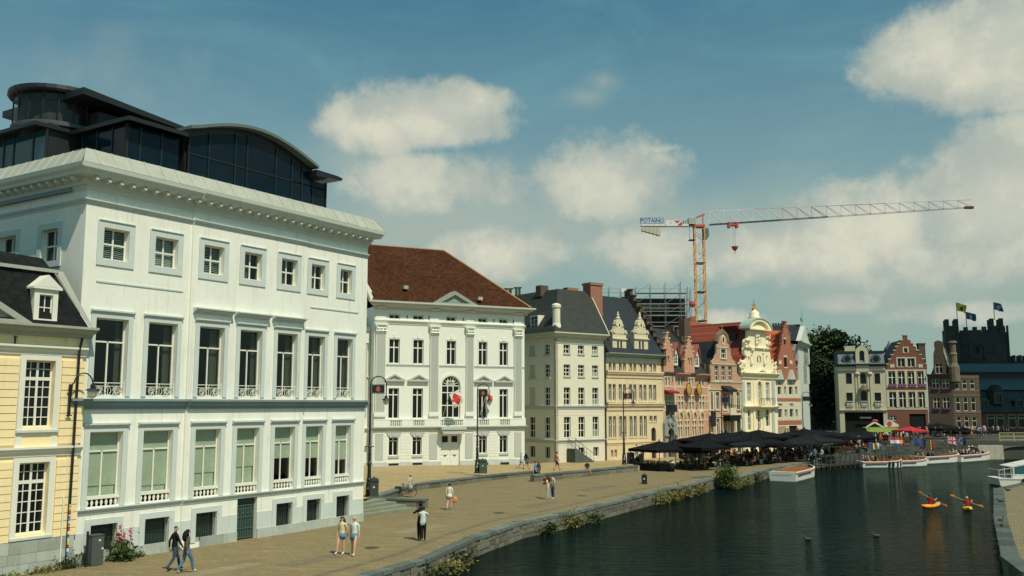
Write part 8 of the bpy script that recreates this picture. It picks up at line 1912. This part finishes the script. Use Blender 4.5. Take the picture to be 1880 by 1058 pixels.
for c_, n_ in zip(cols_, ('cream', 'white', 'navy', 'black', 'brick red', 'blue', 'tan', 'dark', 'grey-blue', 'coral', 'olive', 'bright white', 'maroon', 'mustard')): CN[c_] = n_
def seated(loc, rz, label=None, group='guests seated on the terrace', top=None, lg=None, pale=False, hair=None, withchair=True, drop=0.0):
    x, y, z = loc
    if withchair: chair((x, y, z), rz, pale)
    top = top or rs.choice(cols_); hair = hair or rs.choice(('short', 'short', 'long')); zn = 'left' if x / y < .235 else 'middle' if x / y < .29 else 'right'
    label = label or 'guest in %s top with %s hair seated under the %s parasols' % (CN.get(top, 'plain'), hair, zn)
    o = person((x, y, z - .37 - drop), rz, label, rs.choice(SIT), rs.uniform(1.62, 1.82), top, rs.choice(('short', 'short', 'long', 'none')), lg or rs.choice(pants), rs.random() < .3, rs.choice(((.5, .5, .48), (.03, .03, .03))), hair, rs.choice(hairs), rs.choice((0, 0, 1, 2)), group)
    return o
# the front row that one can tell apart
def z0(p): return .02
s_ = G(1236, 867, 0); seated((s_.x, s_.y + .2, 0), R(170), 'man in white shirt seen from behind at the terrace front', None, (.62, .60, .56), (.03, .04, .07))
s_ = G(1266, 863, 0); seated((s_.x, s_.y, 0), R(100), 'person in green top with pale shoes at the terrace front', None, (.25, .28, .12), (.02, .02, .02))
s_ = G(1287, 861, 0); seated((s_.x, s_.y, 0), R(60), 'person in blue shirt and white trousers at the terrace front', None, (.10, .17, .26), (.55, .54, .48))
s_ = G(1322, 858, 0); seated((s_.x, s_.y, 0), R(70), 'white-haired person in light blue shirt beside the small bin', None, (.22, .36, .44), (.5, .48, .4)); s_ = G(1330, 857, 0); seated((s_.x, s_.y - .1, 0), R(70), 'person in white top and orange trousers beside the small bin', None, (.56, .52, .46), (.55, .24, .12))
s_ = G(1364, 853, 0); seated((s_.x, s_.y, 0), R(80), 'person in bright pink at the terrace front', None, (.62, .04, .22), (.1, .02, .05)); s_ = G(1392, 853, 0); seated((s_.x, s_.y, 0), R(30), 'blond person in tan top and white trousers at the terrace front', None, (.35, .28, .14), (.60, .62, .58)); s_ = G(1404, 852, 0); seated((s_.x, s_.y, 0), R(-60), 'person in pale pink top right of the one in tan', None, (.58, .36, .34))
person(G(1424, 849, 0), R(150), 'child in white standing at the right end of the terrace', STD, 1.35, wht, 'short', wht, False, wht); person(G(1428, 849, 0), R(190), 'child in pale violet top beside the child in white', STD, 1.35, (.45, .40, .50), 'short', (.16, .38, .44), False, wht)
# the crowd in the shade: tables with guests, scattered over the terrace floor
zt = lambda X, Y: .15
used = []
def free(x, y, r):
    if all((x - a) ** 2 + (y - b) ** 2 > r * r for a, b in used): used.append((x, y)); return True
tries = 0; nt = 0
while nt < 34 and tries < 900:
    tries += 1; u = rs.uniform(1250, 1500); Y = rs.uniform(97 + (u - 1250) * .06, 108 + (u - 1250) * .075); x = (u - 940) / FPX * Y * 1.0
    if not free(x, Y, 1.75): continue
    zg = .05 if Y < 106 else .18
    table((x, Y, zg)); nt += 1
    for k in range(rs.choice((2, 3, 3, 4))):
        a = rs.uniform(0, .6) + 1.5708 * k; cx, cy = x + .75 * math.cos(a), Y + .75 * math.sin(a); rz = math.atan2(x - cx, -(Y - cy))
        if rs.random() < .82: seated((cx, cy, zg), rz)
        else: chair((cx, cy, zg), rz)
for k in range(30):                                     # guests and staff standing deeper in the terrace
    u = rs.uniform(1370, 1500); Y = rs.uniform(112, 124); x = (u - 940) / FPX * Y
    tc_ = rs.choice(cols_)
    if free(x, Y, .7): person((x, Y, .2), rs.uniform(0, 6.28), 'person in %s top standing among the parasols' % CN[tc_], rs.choice((STD, ('fold', 'stand', 'stand', 'stand'), WALK)), rs.uniform(1.62, 1.85), tc_, rs.choice(('short', 'long')), rs.choice(pants), False, (.03, .03, .03), rs.choice(('short', 'long')), rs.choice(hairs), 0, 'people standing on the terrace')
# ------------------------------------------------------------------ jetty, rails, flower boxes
JT0, JT1 = Vector((36.2, 112.6)), Vector((50.5, 126.2)); jd = (JT1 - JT0).normalized(); jn = Vector((jd.y, -jd.x)); JLn = (JT1 - JT0).length
jt = thing('timber_jetty', 'dark timber landing jetty along the far quay', 'jetty', (JT0.x, JT0.y, -.95), math.atan2(jd.y, jd.x)); tm = mat('jetty_timber', (.03, .027, .022), .85, .3, 2); tm2 = mat('jetty_post', (.055, .05, .038), .85, .3, 2)
for k in range(int(JLn / .32)): MB().box(k * .32, -1.6, .42, k * .32 + .29, .4, .48).build('plank', tm, jt)
for k in range(16):
    x = .3 + k * JLn / 16; MB().tube([(x, -1.5, -1.4), (x, -1.5, rs.uniform(.9, 1.3))], .07, 7).build('post', tm2, jt)
    MB().tube([(x, .3, -1.4), (x, .3, 1.35)], .06, 7).build('post', tm2, jt)
MB().bar((0, -1.5, 1.1), (JLn, -1.5, 1.1), .07).build('rail', tm2, jt); MB().bar((0, .3, 1.45), (JLn, .3, 1.45), .07).build('rail', tm2, jt)
redf = [mat('red_flowers', (.20, .018, .014), .85, .3, 8), mat('flower_leaves', (.05, .06, .02), .85, .3, 8)]
edge = [(34.0, 110.8, .35), (37.4, 116.0, .45), (41.5, 120, .75), (45.4, 124, 1.0), (50.8, 128.6, 1.35), (55, 130.6, 1.6)]
for i, (a, b) in enumerate(zip(edge, edge[1:])):
    A_, B_ = Vector(a), Vector(b); d = B_ - A_; L = Vector((d.x, d.y)).length; n_ = max(2, int(L / 1.7))
    for k in range(n_):
        p = A_.lerp(B_, (k + .5) / n_); l = L / n_ - .08; an = math.atan2(d.y, d.x)
        fb_ = thing('flower_box', 'red flower box on the rail of the far quay', 'flower box', (p.x, p.y, p.z - .35), an, 'rail flower boxes'); MB().box(-l / 2, -.15, .3, l / 2, .15, .52).build('trough', tm, fb_)
        leafy(170, lambda r: (r.uniform(-l / 2, l / 2), r.gauss(-.05, .14), r.gauss(.6, .12)), .07, random.Random(k * 9 + i)).build('flowers', redf, fb_)['kind'] = 'stuff'; MB().tube([(-l / 2, 0, -.4), (-l / 2, 0, .5)], .04, 6).tube([(l / 2, 0, -.4), (l / 2, 0, .5)], .04, 6).build('legs', tm2, fb_)
sqw = mat('quay_face', (.10, .095, .075), .9, .3, 1.0, .5, 5)
masonry([(45.4, 124), (50.8, 128.6), (56, 131.0), (61, 133.0)], [(.3, .6), (.6, .9)], bpy.data.objects['square'], copst_r, ln=(1.2, 2.0), rnd=random.Random(32))
masonry([(37.4, 116.0), (45.4, 124), (50.8, 128.6), (56, 131.0), (61, 133.0)], [(-1.0, -.55), (-.55, -.1), (-.1, .3)], bpy.data.objects['square'], copst_r, ln=(1.2, 2.0), rnd=random.Random(31))
# guests along the jetty rail
for i, (u, v, top, lg, nm) in enumerate(((1489, 838, (.58, .58, .50), (.30, .42, .38), 'person in white top on a pale chair at the jetty end'), (1523, 837, (.60, .56, .44), (.05, .04, .04), 'person in cream shirt leaning at the jetty rail'), (1512, 838, (.45, .18, .16), (.4, .35, .3), 'person in red-brown top beside the cream shirt'), (1553, 833, (.25, .03, .04), (.2, .03, .04), 'person in dark red among the jetty guests'), (1568, 826, (.62, .60, .56), (.02, .02, .02), 'person in white standing out among the jetty guests'), (1574, 832, (.60, .60, .56), (.05, .06, .1), 'person in white shirt sitting at the jetty flowers'), (1579, 832, (.62, .36, .26), (.05, .08, .12), 'person in peach top sitting at the jetty flowers'), (1588, 831, (.60, .34, .22), (.02, .02, .02), 'person with tan back and black trousers at the jetty'), (1602, 830, (.58, .55, .45), (.3, .3, .25), 'person in cream next to the yellow flag'), (1612, 830, (.60, .38, .34), (.6, .4, .35), 'person in pink at the right end of the jetty guests'), (1532, 836, (.06, .20, .12), (.05, .1, .06), 'person in green beside the jetty rail'))):
    p = G(u, v, .45); seated((p.x, p.y + .5, .25 + .02 * i), R(rs.uniform(60, 220)), nm, None, top, lg, pale=(i == 0))
# national flags along the bank
def stripes(cs, vert=False):
    def fn(s, x, z):
        o = cs[0]
        for k in range(1, len(cs)): o = s.mix(s.math('GREATER_THAN', x if vert else z, k / len(cs)), o, cs[k])
        return o
    return fn
def union(s, x, z):
    ax, az_ = s.math('ABSOLUTE', s.math('SUBTRACT', x, .5)), s.math('ABSOLUTE', s.math('SUBTRACT', z, .5)); d = s.math('ABSOLUTE', s.math('SUBTRACT', ax, az_)); cr_ = s.math('MINIMUM', ax, az_)
    o = s.mix(s.math('LESS_THAN', d, .11), (.02, .03, .16), (.6, .6, .58)); o = s.mix(s.math('LESS_THAN', d, .04), o, (.45, .03, .05)); o = s.mix(s.math('LESS_THAN', cr_, .16), o, (.6, .6, .58)); return s.mix(s.math('LESS_THAN', cr_, .09), o, (.45, .03, .05))
def stars(s, x, z):
    r_ = s.math('SQRT', s.math('ADD', s.math('POWER', s.math('SUBTRACT', x, .5), 2), s.math('POWER', s.math('SUBTRACT', z, .5), 2))); an = s.math('SINE', s.math('MULTIPLY', s.math('ARCTAN2', s.math('SUBTRACT', x, .5), s.math('SUBTRACT', z, .5)), 12.0))
    return s.mix(s.math('MULTIPLY', s.math('LESS_THAN', s.math('ABSOLUTE', s.math('SUBTRACT', r_, .3)), .05), s.math('GREATER_THAN', an, .3)), (.015, .04, .16), (.6, .45, .05))
def bank_flag(u, v, wpx, hpx, Y, m, label, seed):
    p = AT(u, v, Y); k_ = Y / FPX; r_ = thing('flag', label, 'flag', (p.x, Y, .4)); zt_ = p.z - .4
    MB().tube([(0, 0, 0), (0, 0, zt_ + .1)], .035, 6).build('flagpole', stl, r_); cloth(wpx * k_, hpx * k_, 12, 8, .18, .25 * hpx * k_, seed).build('cloth', m, r_, (.03, 0, zt_ - hpx * k_), smooth=True)
bank_flag(1634, 802, 19, 14, 126, flag_mat('nl_flag', stripes(((.02, .05, .25), (.62, .62, .6), (.5, .03, .04)))), 'red white and blue striped flag on the far bank', 0)
bank_flag(1648, 802, 11, 14, 127.5, flag_mat('es_flag', stripes(((.45, .04, .03), (.7, .42, .03), (.45, .04, .03)))), 'red and yellow flag behind the striped one', 1); bank_flag(1596, 813, 13, 11, 123, flag_mat('yb_flag', stripes(((.03, .06, .3), (.7, .45, .03)), True)), 'yellow and blue flag by the jetty guests', 2); bank_flag(1608, 813, 9, 10, 123.5, flag_mat('wb_flag', stripes(((.2, .4, .5), (.6, .6, .58)))), 'white and pale blue flag by the jetty guests', 2.4)
bank_flag(1739, 801, 17, 13, 130, flag_mat('uk_flag', union), 'flag with red and white crosses on blue', .5); bank_flag(1757, 801, 14, 13, 131, flag_mat('eu_flag', stars), 'dark blue flag with ring of yellow stars', 2); bank_flag(1676, 804, 22, 14, 128.5, flag_mat('navy_flag', stripes(((.02, .04, .10), (.03, .06, .14)))), 'plain navy flag in the middle of the bank', 1.1); bank_flag(1705, 808, 8, 17, 129, flag_mat('by_flag', stripes(((.02, .015, .012), (.65, .42, .03), (.45, .04, .04)), True)), 'black yellow and red hanging flag', 3); bank_flag(1689, 809, 8, 14, 128.8, flag_mat('rw_flag', stripes(((.40, .03, .06), (.42, .04, .08), (.6, .6, .58)))), 'dark red and white hanging flag', 4)
# crowd on the bridge and the far square
cc = [(.60, .58, .52), (.10, .16, .32), (.62, .26, .12), (.06, .02, .05), (.62, .40, .34), (.02, .16, .40), (.62, .12, .05), (.60, .56, .30), (.50, .46, .34), (.02, .02, .03), (.20, .32, .42), (.55, .55, .5), (.25, .34, .36), (.42, .05, .06)]
for i in range(44):
    u = 1682 + 2.4 * i * 1.25 + rs.uniform(-1.5, 1.5)
    if u > 1834: u = rs.uniform(1684, 1832)
    v = rs.uniform(799, 805); p = G(u, v, 1.5)
    person((p.x, p.y, 1.5), rs.uniform(0, 6.28), 'pedestrian in %s top in the crowd %s' % (('white', 'dark blue', 'orange', 'plum', 'peach', 'bright blue', 'scarlet', 'pale yellow', 'khaki', 'black', 'denim blue', 'cream', 'grey-green', 'dark red')[i % 14], 'before the dark gabled house' if u < 1735 else 'at the turret corner' if u < 1785 else 'near the yellow railing'), rs.choice((WALK, WALK2, STD, ('fold', 'stand', 'stand', 'stand'))), rs.uniform(1.6, 1.85), cc[i % len(cc)], rs.choice(('short', 'long')), rs.choice(pants), rs.random() < .35, rs.choice(((.5, .5, .48), (.03, .03, .03))), rs.choice(('short', 'long')), rs.choice(hairs), rs.choice((0, 1, 2)), 'crowd at the bridge head')
for i in range(34):
    u = 1535 + 4.9 * i + rs.uniform(-2, 2); t_ = (u - 1535) / 165; p = G(u, 826 - 18 * t_ + rs.uniform(-3, 2), .45 + .75 * t_)
    person((p.x, p.y + 1.2, .45 + .75 * t_), rs.uniform(0, 6.28), 'passer-by in %s top behind the rail flowers %s' % (('white', 'dark blue', 'orange', 'plum', 'peach', 'bright blue', 'scarlet', 'pale yellow', 'khaki', 'black', 'denim blue', 'cream', 'grey-green', 'dark red')[(i * 5) % 14], 'near the jetty' if u < 1620 else 'below the flags'), rs.choice((WALK, WALK2, STD)), rs.uniform(1.6, 1.85), cc[(i * 5) % 14], rs.choice(('short', 'long')), rs.choice(pants), False, (.03, .03, .03), rs.choice(('short', 'long')), rs.choice(hairs), 0, 'people behind the rail flowers')
for i in range(4):
    u = 1846 + 9 * i; p = G(u, 800, 1.5); person((p.x, p.y + 4, 1.5), rs.uniform(0, 6), 'pedestrian behind the yellow railing', STD, 1.7, cols_[i], 'short', (.03, .03, .03), group='people behind the bridge railing')

# ------------------------------------------------------------------ boats
hullw = mat('hull_white', (.66, .65, .58), .4, .1, .8, streak=.12); strk = mat('strake_pink', (.50, .20, .17), .5, .12); seatm = mat('orange_seat', (.55, .22, .07), .7, .15); inb = mat('boat_inside', (.16, .12, .08), .7, .2); navys = mat('strake_dark', (.04, .05, .06), .5, .1)
def hull(L, W, H, bow=.28, flare=.85):
    """stern square at x=0, bow at x=L; y across"""
    xs_ = [0, .02 * L, .3 * L, .6 * L, L * (1 - bow), L * (1 - bow * .45), L * .985, L]; ws = [.94, .96, 1, 1, .96, .72, .22, .02]; sh_ = [0, 0, 0, .02, .06, .13, .22, .24]
    secs = [[(x, W / 2 * w_ * flare, -.25), (x, W / 2 * w_ * (flare + .1), .05), (x, W / 2 * w_, H + s_), (x, W / 2 * w_ - min(.16, W / 2 * w_ * .5), H + s_ + .02), (x, max(.005, W / 2 * w_ - .22), .18)] for x, w_, s_ in zip(xs_, ws, sh_)]
    return xs_, ws, sh_, secs
def open_boat(loc, rz, L, W, H, label, pas=0, group='white open tour boats', letter=True, stripe=True, seed=0):
    r_ = thing('tour_boat', label, 'boat', loc, rz, group); xs_, ws, sh_, secs = hull(L, W, H); mb = MB(); n = 5
    for a, b in zip(secs, secs[1:]):
        for sg in (1, -1):
            for k in range(n - 1):
                q_ = [(a[k][0], sg * a[k][1], a[k][2]), (b[k][0], sg * b[k][1], b[k][2]), (b[k + 1][0], sg * b[k + 1][1], b[k + 1][2]), (a[k + 1][0], sg * a[k + 1][1], a[k + 1][2])]
                mb.c = 1 if k == 3 else 0; mb.face(q_ if sg < 0 else q_[::-1])
    mb.c = 0; s0_ = secs[0]; mb.face([(0, -s0_[0][1], s0_[0][2]), (0, -s0_[1][1], s0_[1][2]), (0, -s0_[2][1], s0_[2][2]), (0, s0_[2][1], s0_[2][2]), (0, s0_[1][1], s0_[1][2]), (0, s0_[0][1], s0_[0][2])][::-1])
    mb.box(.01, -s0_[3][1], s0_[2][2] - .1, .5, s0_[3][1], s0_[2][2] + .015)
    mb.c = 1; mb.box(.4, -W * .42, .14, L * .8, W * .42, .18); mb.build('hull', [hullw, inb], r_)
    if stripe:
        for sg in (1, -1):
            mb = MB(); md_ = MB()
            for a, b in zip(secs, secs[1:]):
                if a[0][0] < L * .0: continue
                pa, pb = Vector((a[2][0], sg * (a[2][1] + .02), a[2][2] - .1)), Vector((b[2][0], sg * (b[2][1] + .02), b[2][2] - .1)); mb.bar(pa, pb, .06, .12)
            mb.build('rubbing_strake', strk, r_)
            MB().bar((.06 * L, sg * (W / 2 + .0), H - .32), (L * .55, sg * (W / 2 + .02), H - .30), .04, .10).build('side_stripe', navys, r_)
    rn = random.Random(seed); ns = int(L * .75)
    for k in range(ns):
        x = L * .10 + L * .68 * k / ns; MB().box(x, -W * .38, .60, x + .42, W * .38, .70).box(x + .38, -W * .38, .70, x + .44, W * .38, 1.02).build('seat', seatm, r_)
    if letter:
        mb = MB()
        for k in range(16): mb.box(-.012, .95 - k * .12, H * .60, -.002, 1.03 - k * .12, H * .60 + (.11 if k % 3 else .16))
        mb.build('faint_lettering', mat('boat_lettering', (.40, .42, .36), .6, .1), r_)['kind'] = 'stuff'
    M_ = Matrix.Translation(loc) @ Matrix.Rotation(rz, 4, 'Z')
    for i in range(pas):
        tc_ = rn.choice(cols_)
        k = i // 3; x = L * .10 + L * .68 * (k + .2) / ns + .15; y = (-.3 + .3 * (i % 3)) * W
        if x > L * .78: break
        p = M_ @ Vector((x, y, 0)); o = person((p.x, p.y, loc[2] - .14), rz + R(90), 'passenger in %s top in the %s' % (CN[tc_], ' '.join(label.split(',')[0].split()[:4])), SIT[i % 3], rn.uniform(1.55, 1.78), tc_, rn.choice(('short', 'none', 'long')), rn.choice(pants), rn.random() < .4, wht, rn.choice(('short', 'long')), rn.choice(hairs), rn.choice((0, 2)), 'passengers in ' + label.split(',')[0])
    return r_
def boat_at(stern, side_, L, **k):
    a, b = G(*stern, -.95), G(*side_, -.95); d = b - a; return (a.x, a.y, -.95), math.atan2(d.y, d.x)
ax = Vector((5.3, 8.6)).normalized(); an = math.atan2(ax.y, ax.x)
c1_ = (G(1403, 880, -.95) + G(1452, 882, -.95)) / 2; c1_.y = 95.6
open_boat((c1_.x, c1_.y, -.95), an, 10.0, 2.9, .92, 'nearest white tour boat with empty orange seats, moored at the quay', 0, seed=1)
c4_ = G(1747, 848, -.95); open_boat((c4_.x, c4_.y, -.95), an - .35, 10.0, 2.9, .9, 'full white tour boat before the bridge pier, red striped side', 20, seed=4)
c3_ = G(1684, 851, -.95); open_boat((c3_.x, c3_.y, -.95), an - .45, 9.0, 2.8, .9, 'half empty white tour boat left of the full one', 4, seed=3)
c2_ = G(1634, 856, -.95); open_boat((c2_.x, c2_.y, -.95), .32, 5.6, 2.2, .7, 'short white boat with pink gunwale, second in the far row', 0, letter=False, seed=2)
c0_ = G(1577, 858, -.95); b0_ = open_boat((c0_.x, c0_.y, -.95), .12, 5.6, 2.2, .72, 'small white boat with black fenders, first in the far row', 5, letter=False, seed=5)
for x in (3.4, 3.9, 4.6, 5.1): MB().tube([(x, -1.12 + max(0, x - 4) * .5, .1), (x, -1.14 + max(0, x - 4) * .5, .7)], .14, 8).build('fender', blackm, b0_)
M_ = Matrix.Translation((c4_.x, c4_.y, -.95)) @ Matrix.Rotation(an - .35, 4, 'Z'); p = M_ @ Vector((4.6, -.2, .2)); person(p, an, 'skipper in white standing in the full boat', STD, 1.75, wht, 'short', (.03, .03, .04), hat=wht); p = M_ @ Vector((6.6, .3, .2)); person(p, an, 'dark-clothed guide standing in the full boat', STD, 1.75, (.05, .02, .02), 'long', blk, hat=wht)
# glazed tour boat by the right quay
cb = G(1835, 893, -.95); gb_ = thing('glazed_tour_boat', 'white glass-roofed tour boat behind the right-hand quay', 'boat', (cb.x, cb.y + 1.2, -.95), -.12); L, W = 13.0, 3.0
MB().slab([(.0, .75), (.15, .05), (1.2, -.25), (L, -.25), (L, .75)], -W / 2, W / 2).build('hull', hullw, gb_); MB().box(.1, -W / 2 - .04, .66, L, W / 2 + .04, .74).build('rubbing_strake', mat('strake_white', (.6, .6, .54), .5, .1), gb_)
MB().box(1.3, -W / 2 + .12, .76, L, -W / 2 + .2, 1.15).box(1.3, W / 2 - .2, .76, L, W / 2 - .12, 1.15).build('cabin_side', hullw, gb_)
MB().slab([(1.3, 1.75), (4.6, 2.45), (L, 2.5), (L, 2.62), (4.5, 2.57), (1.2, 1.85)], -W / 2 + .1, W / 2 - .1).build('roof', hullw, gb_)
tealw = mat('boat_glass', (.03, .12, .12), .1, .3)
for k in range(6): x = 1.5 + k * 1.9; h1 = 1.75 + min(.62, (x + .8 - 1.3) * .21); MB().slab([(x, 1.16), (x + 1.65, 1.16), (x + 1.65, min(h1 + .12, 2.38)), (x, h1 - .12)], -W / 2 + .13, -W / 2 + .15).build('pane', tealw, gb_)
for k in range(7): x = 1.35 + k * 1.9; MB().box(x, -W / 2 + .1, 1.1, x + .13, -W / 2 + .2, min(2.42, 1.78 + max(0, x - 1.3) * .21)).build('window_post', hullw, gb_)
for k in range(4): MB().slab([(2.0 + k * 1.5, 2.0 + .2 * k), (2.9 + k * 1.5, 2.1 + .2 * k), (2.9 + k * 1.5, 2.13 + .2 * k), (2.0 + k * 1.5, 2.03 + .2 * k)], -W / 2 + .3, W / 2 - .3).build('roof_slat', mat('slat_tan', (.36, .33, .24), .6, .1), gb_) if k < 3 else None
rl = MB()
for x in (.1, .6, 1.2): rl.tube([(x, -W / 2 + .15, .75), (x, -W / 2 + .15, 1.75 if x > .5 else 1.55)], .03, 6)
rl.bar((.1, -W / 2 + .15, 1.5), (1.3, -W / 2 + .15, 1.72), .05).bar((.1, -W / 2 + .15, 1.1), (1.3, -W / 2 + .15, 1.15), .04).bar((.1, -W / 2 + .15, 1.5), (.1, W / 2 - .15, 1.5), .05); rl.build('bow_rail', hullw, gb_)
for x in (3.0, 6.0): MB().box(x, -W / 2 - .03, .38, x + 1.2, -W / 2 - .002, .58).build('hull_vent', blackm, gb_)
MB().tube([(2.2, -W / 2 - .15, .2), (2.2, -W / 2 - .15, .75)], .13, 8).build('fender', blackm, gb_)
# kayaks
def kayak(u, v, rz, m, label, plabel, tilt, pr):
    p = G(u, v, -.95); r_ = thing('kayak', label, 'kayak', (p.x, p.y, -.95), rz, 'kayaks'); mb = MB(); L = 3.1; rings = []
    for i in range(13):
        t = i / 12; x = (t - .5) * L; w_ = .36 * max(.02, math.sin(math.pi * t)) ** .6; h = .18 * max(.05, math.sin(math.pi * t)) ** .4; up = .16 * (2 * t - 1) ** 4
        rings.append([mb.vv((x, w_ * math.cos(6.2832 * k / 10), up + .08 + h * math.sin(6.2832 * k / 10))) for k in range(10)])
    for a, b in zip(rings, rings[1:]):
        for k in range(10): mb.f.append([a[k], a[(k + 1) % 10], b[(k + 1) % 10], b[k]]); mb.m.append(0)
    mb.build('hull', m, r_, smooth=True); MB().lathe([(.3, .24), (.32, .28), (.27, .28), (.25, .2)], 14, (-.1, 0, 0), .85).build('cockpit_rim', darkm, r_)
    o = person((p.x - .1 * math.cos(rz), p.y - .1 * math.sin(rz), -.95 - .78), rz + R(90), plabel, ('paddle_l', 'paddle_r', 'kayak', 'kayak'), 1.74, (.42, .02, .02), 'none', (.05, .05, .06), False, blk, 'short', (.06, .03, .02) if pr else (.5, .4, .28))
    pd = put('paddle', MB().tube([(-.85, 0, 0), (.85, 0, 0)], .017, 6).mesh('paddle', mat('paddle_shaft', (.45, .36, .26), .5, .1)), None, (p.x + .38 * math.cos(rz), p.y + .38 * math.sin(rz), -.95 + .55), rot=(0, tilt, rz - R(90)))
    for sg in (-1, 1): MB().ball((sg * .98, 0, 0), .20, .03, .09).build('blade', mat('blade_orange', (.70, .22, .03), .4, .1), pd)
    tag(pd, 'double paddle of the ' + ('left' if pr else 'right') + ' kayaker', 'paddle')
kayak(1709, 931, R(42), mat('kayak_orange', (.80, .30, .03), .35, .05), 'orange-yellow kayak on the left', 'left kayaker in red life vest', R(24), 1); kayak(1776, 935, R(67), mat('kayak_yellow', (.78, .48, .04), .35, .05), 'yellow kayak on the right, seen end on', 'right kayaker in red life vest', R(20), 0)
# ducks and mooring rings
def duck(u, v, rz, label, z=-.95, col=(.07, .055, .04)):
    p = G(u, v, z); r_ = thing('duck', label, 'duck', (p.x, p.y, z), rz, 'ducks')
    mb = MB(); mb.tube([(-.24, 0, .10), (-.16, 0, .07), (0, 0, .06), (.13, 0, .09), (.17, 0, .18), (.19, 0, .25), (.24, 0, .26)], [.015, .07, .095, .07, .038, .045, .02], 8); mb.build('body', mat('duck_brown', col, .8, .3, 8), r_, smooth=True); MB().bar((.235, 0, .255), (.30, 0, .245), .03, .015).build('bill', mat('duck_bill', (.4, .25, .05), .6, .1), r_); MB().ball((-.05, .07, .10), .13, .03, .05).ball((-.05, -.07, .10), .13, .03, .05).build('wings', mat('duck_wing', (.10, .085, .07), .8, .3, 8), r_)
duck(1608, 986, 2.8, 'brown duck swimming in the middle of the canal'); duck(1483, 992, 3.0, 'small duck further left on the canal'); duck(1838, 956, .4, 'mallard resting on the right quay edge', .04)
duck(1840, 966, 1.0, 'second duck resting on the right quay edge', .04); duck(1837, 922, 2.6, 'duck alone at the tip of the right quay', .04); duck(1850, 901, 3.0, 'duck at the far end of the right quay', .04)
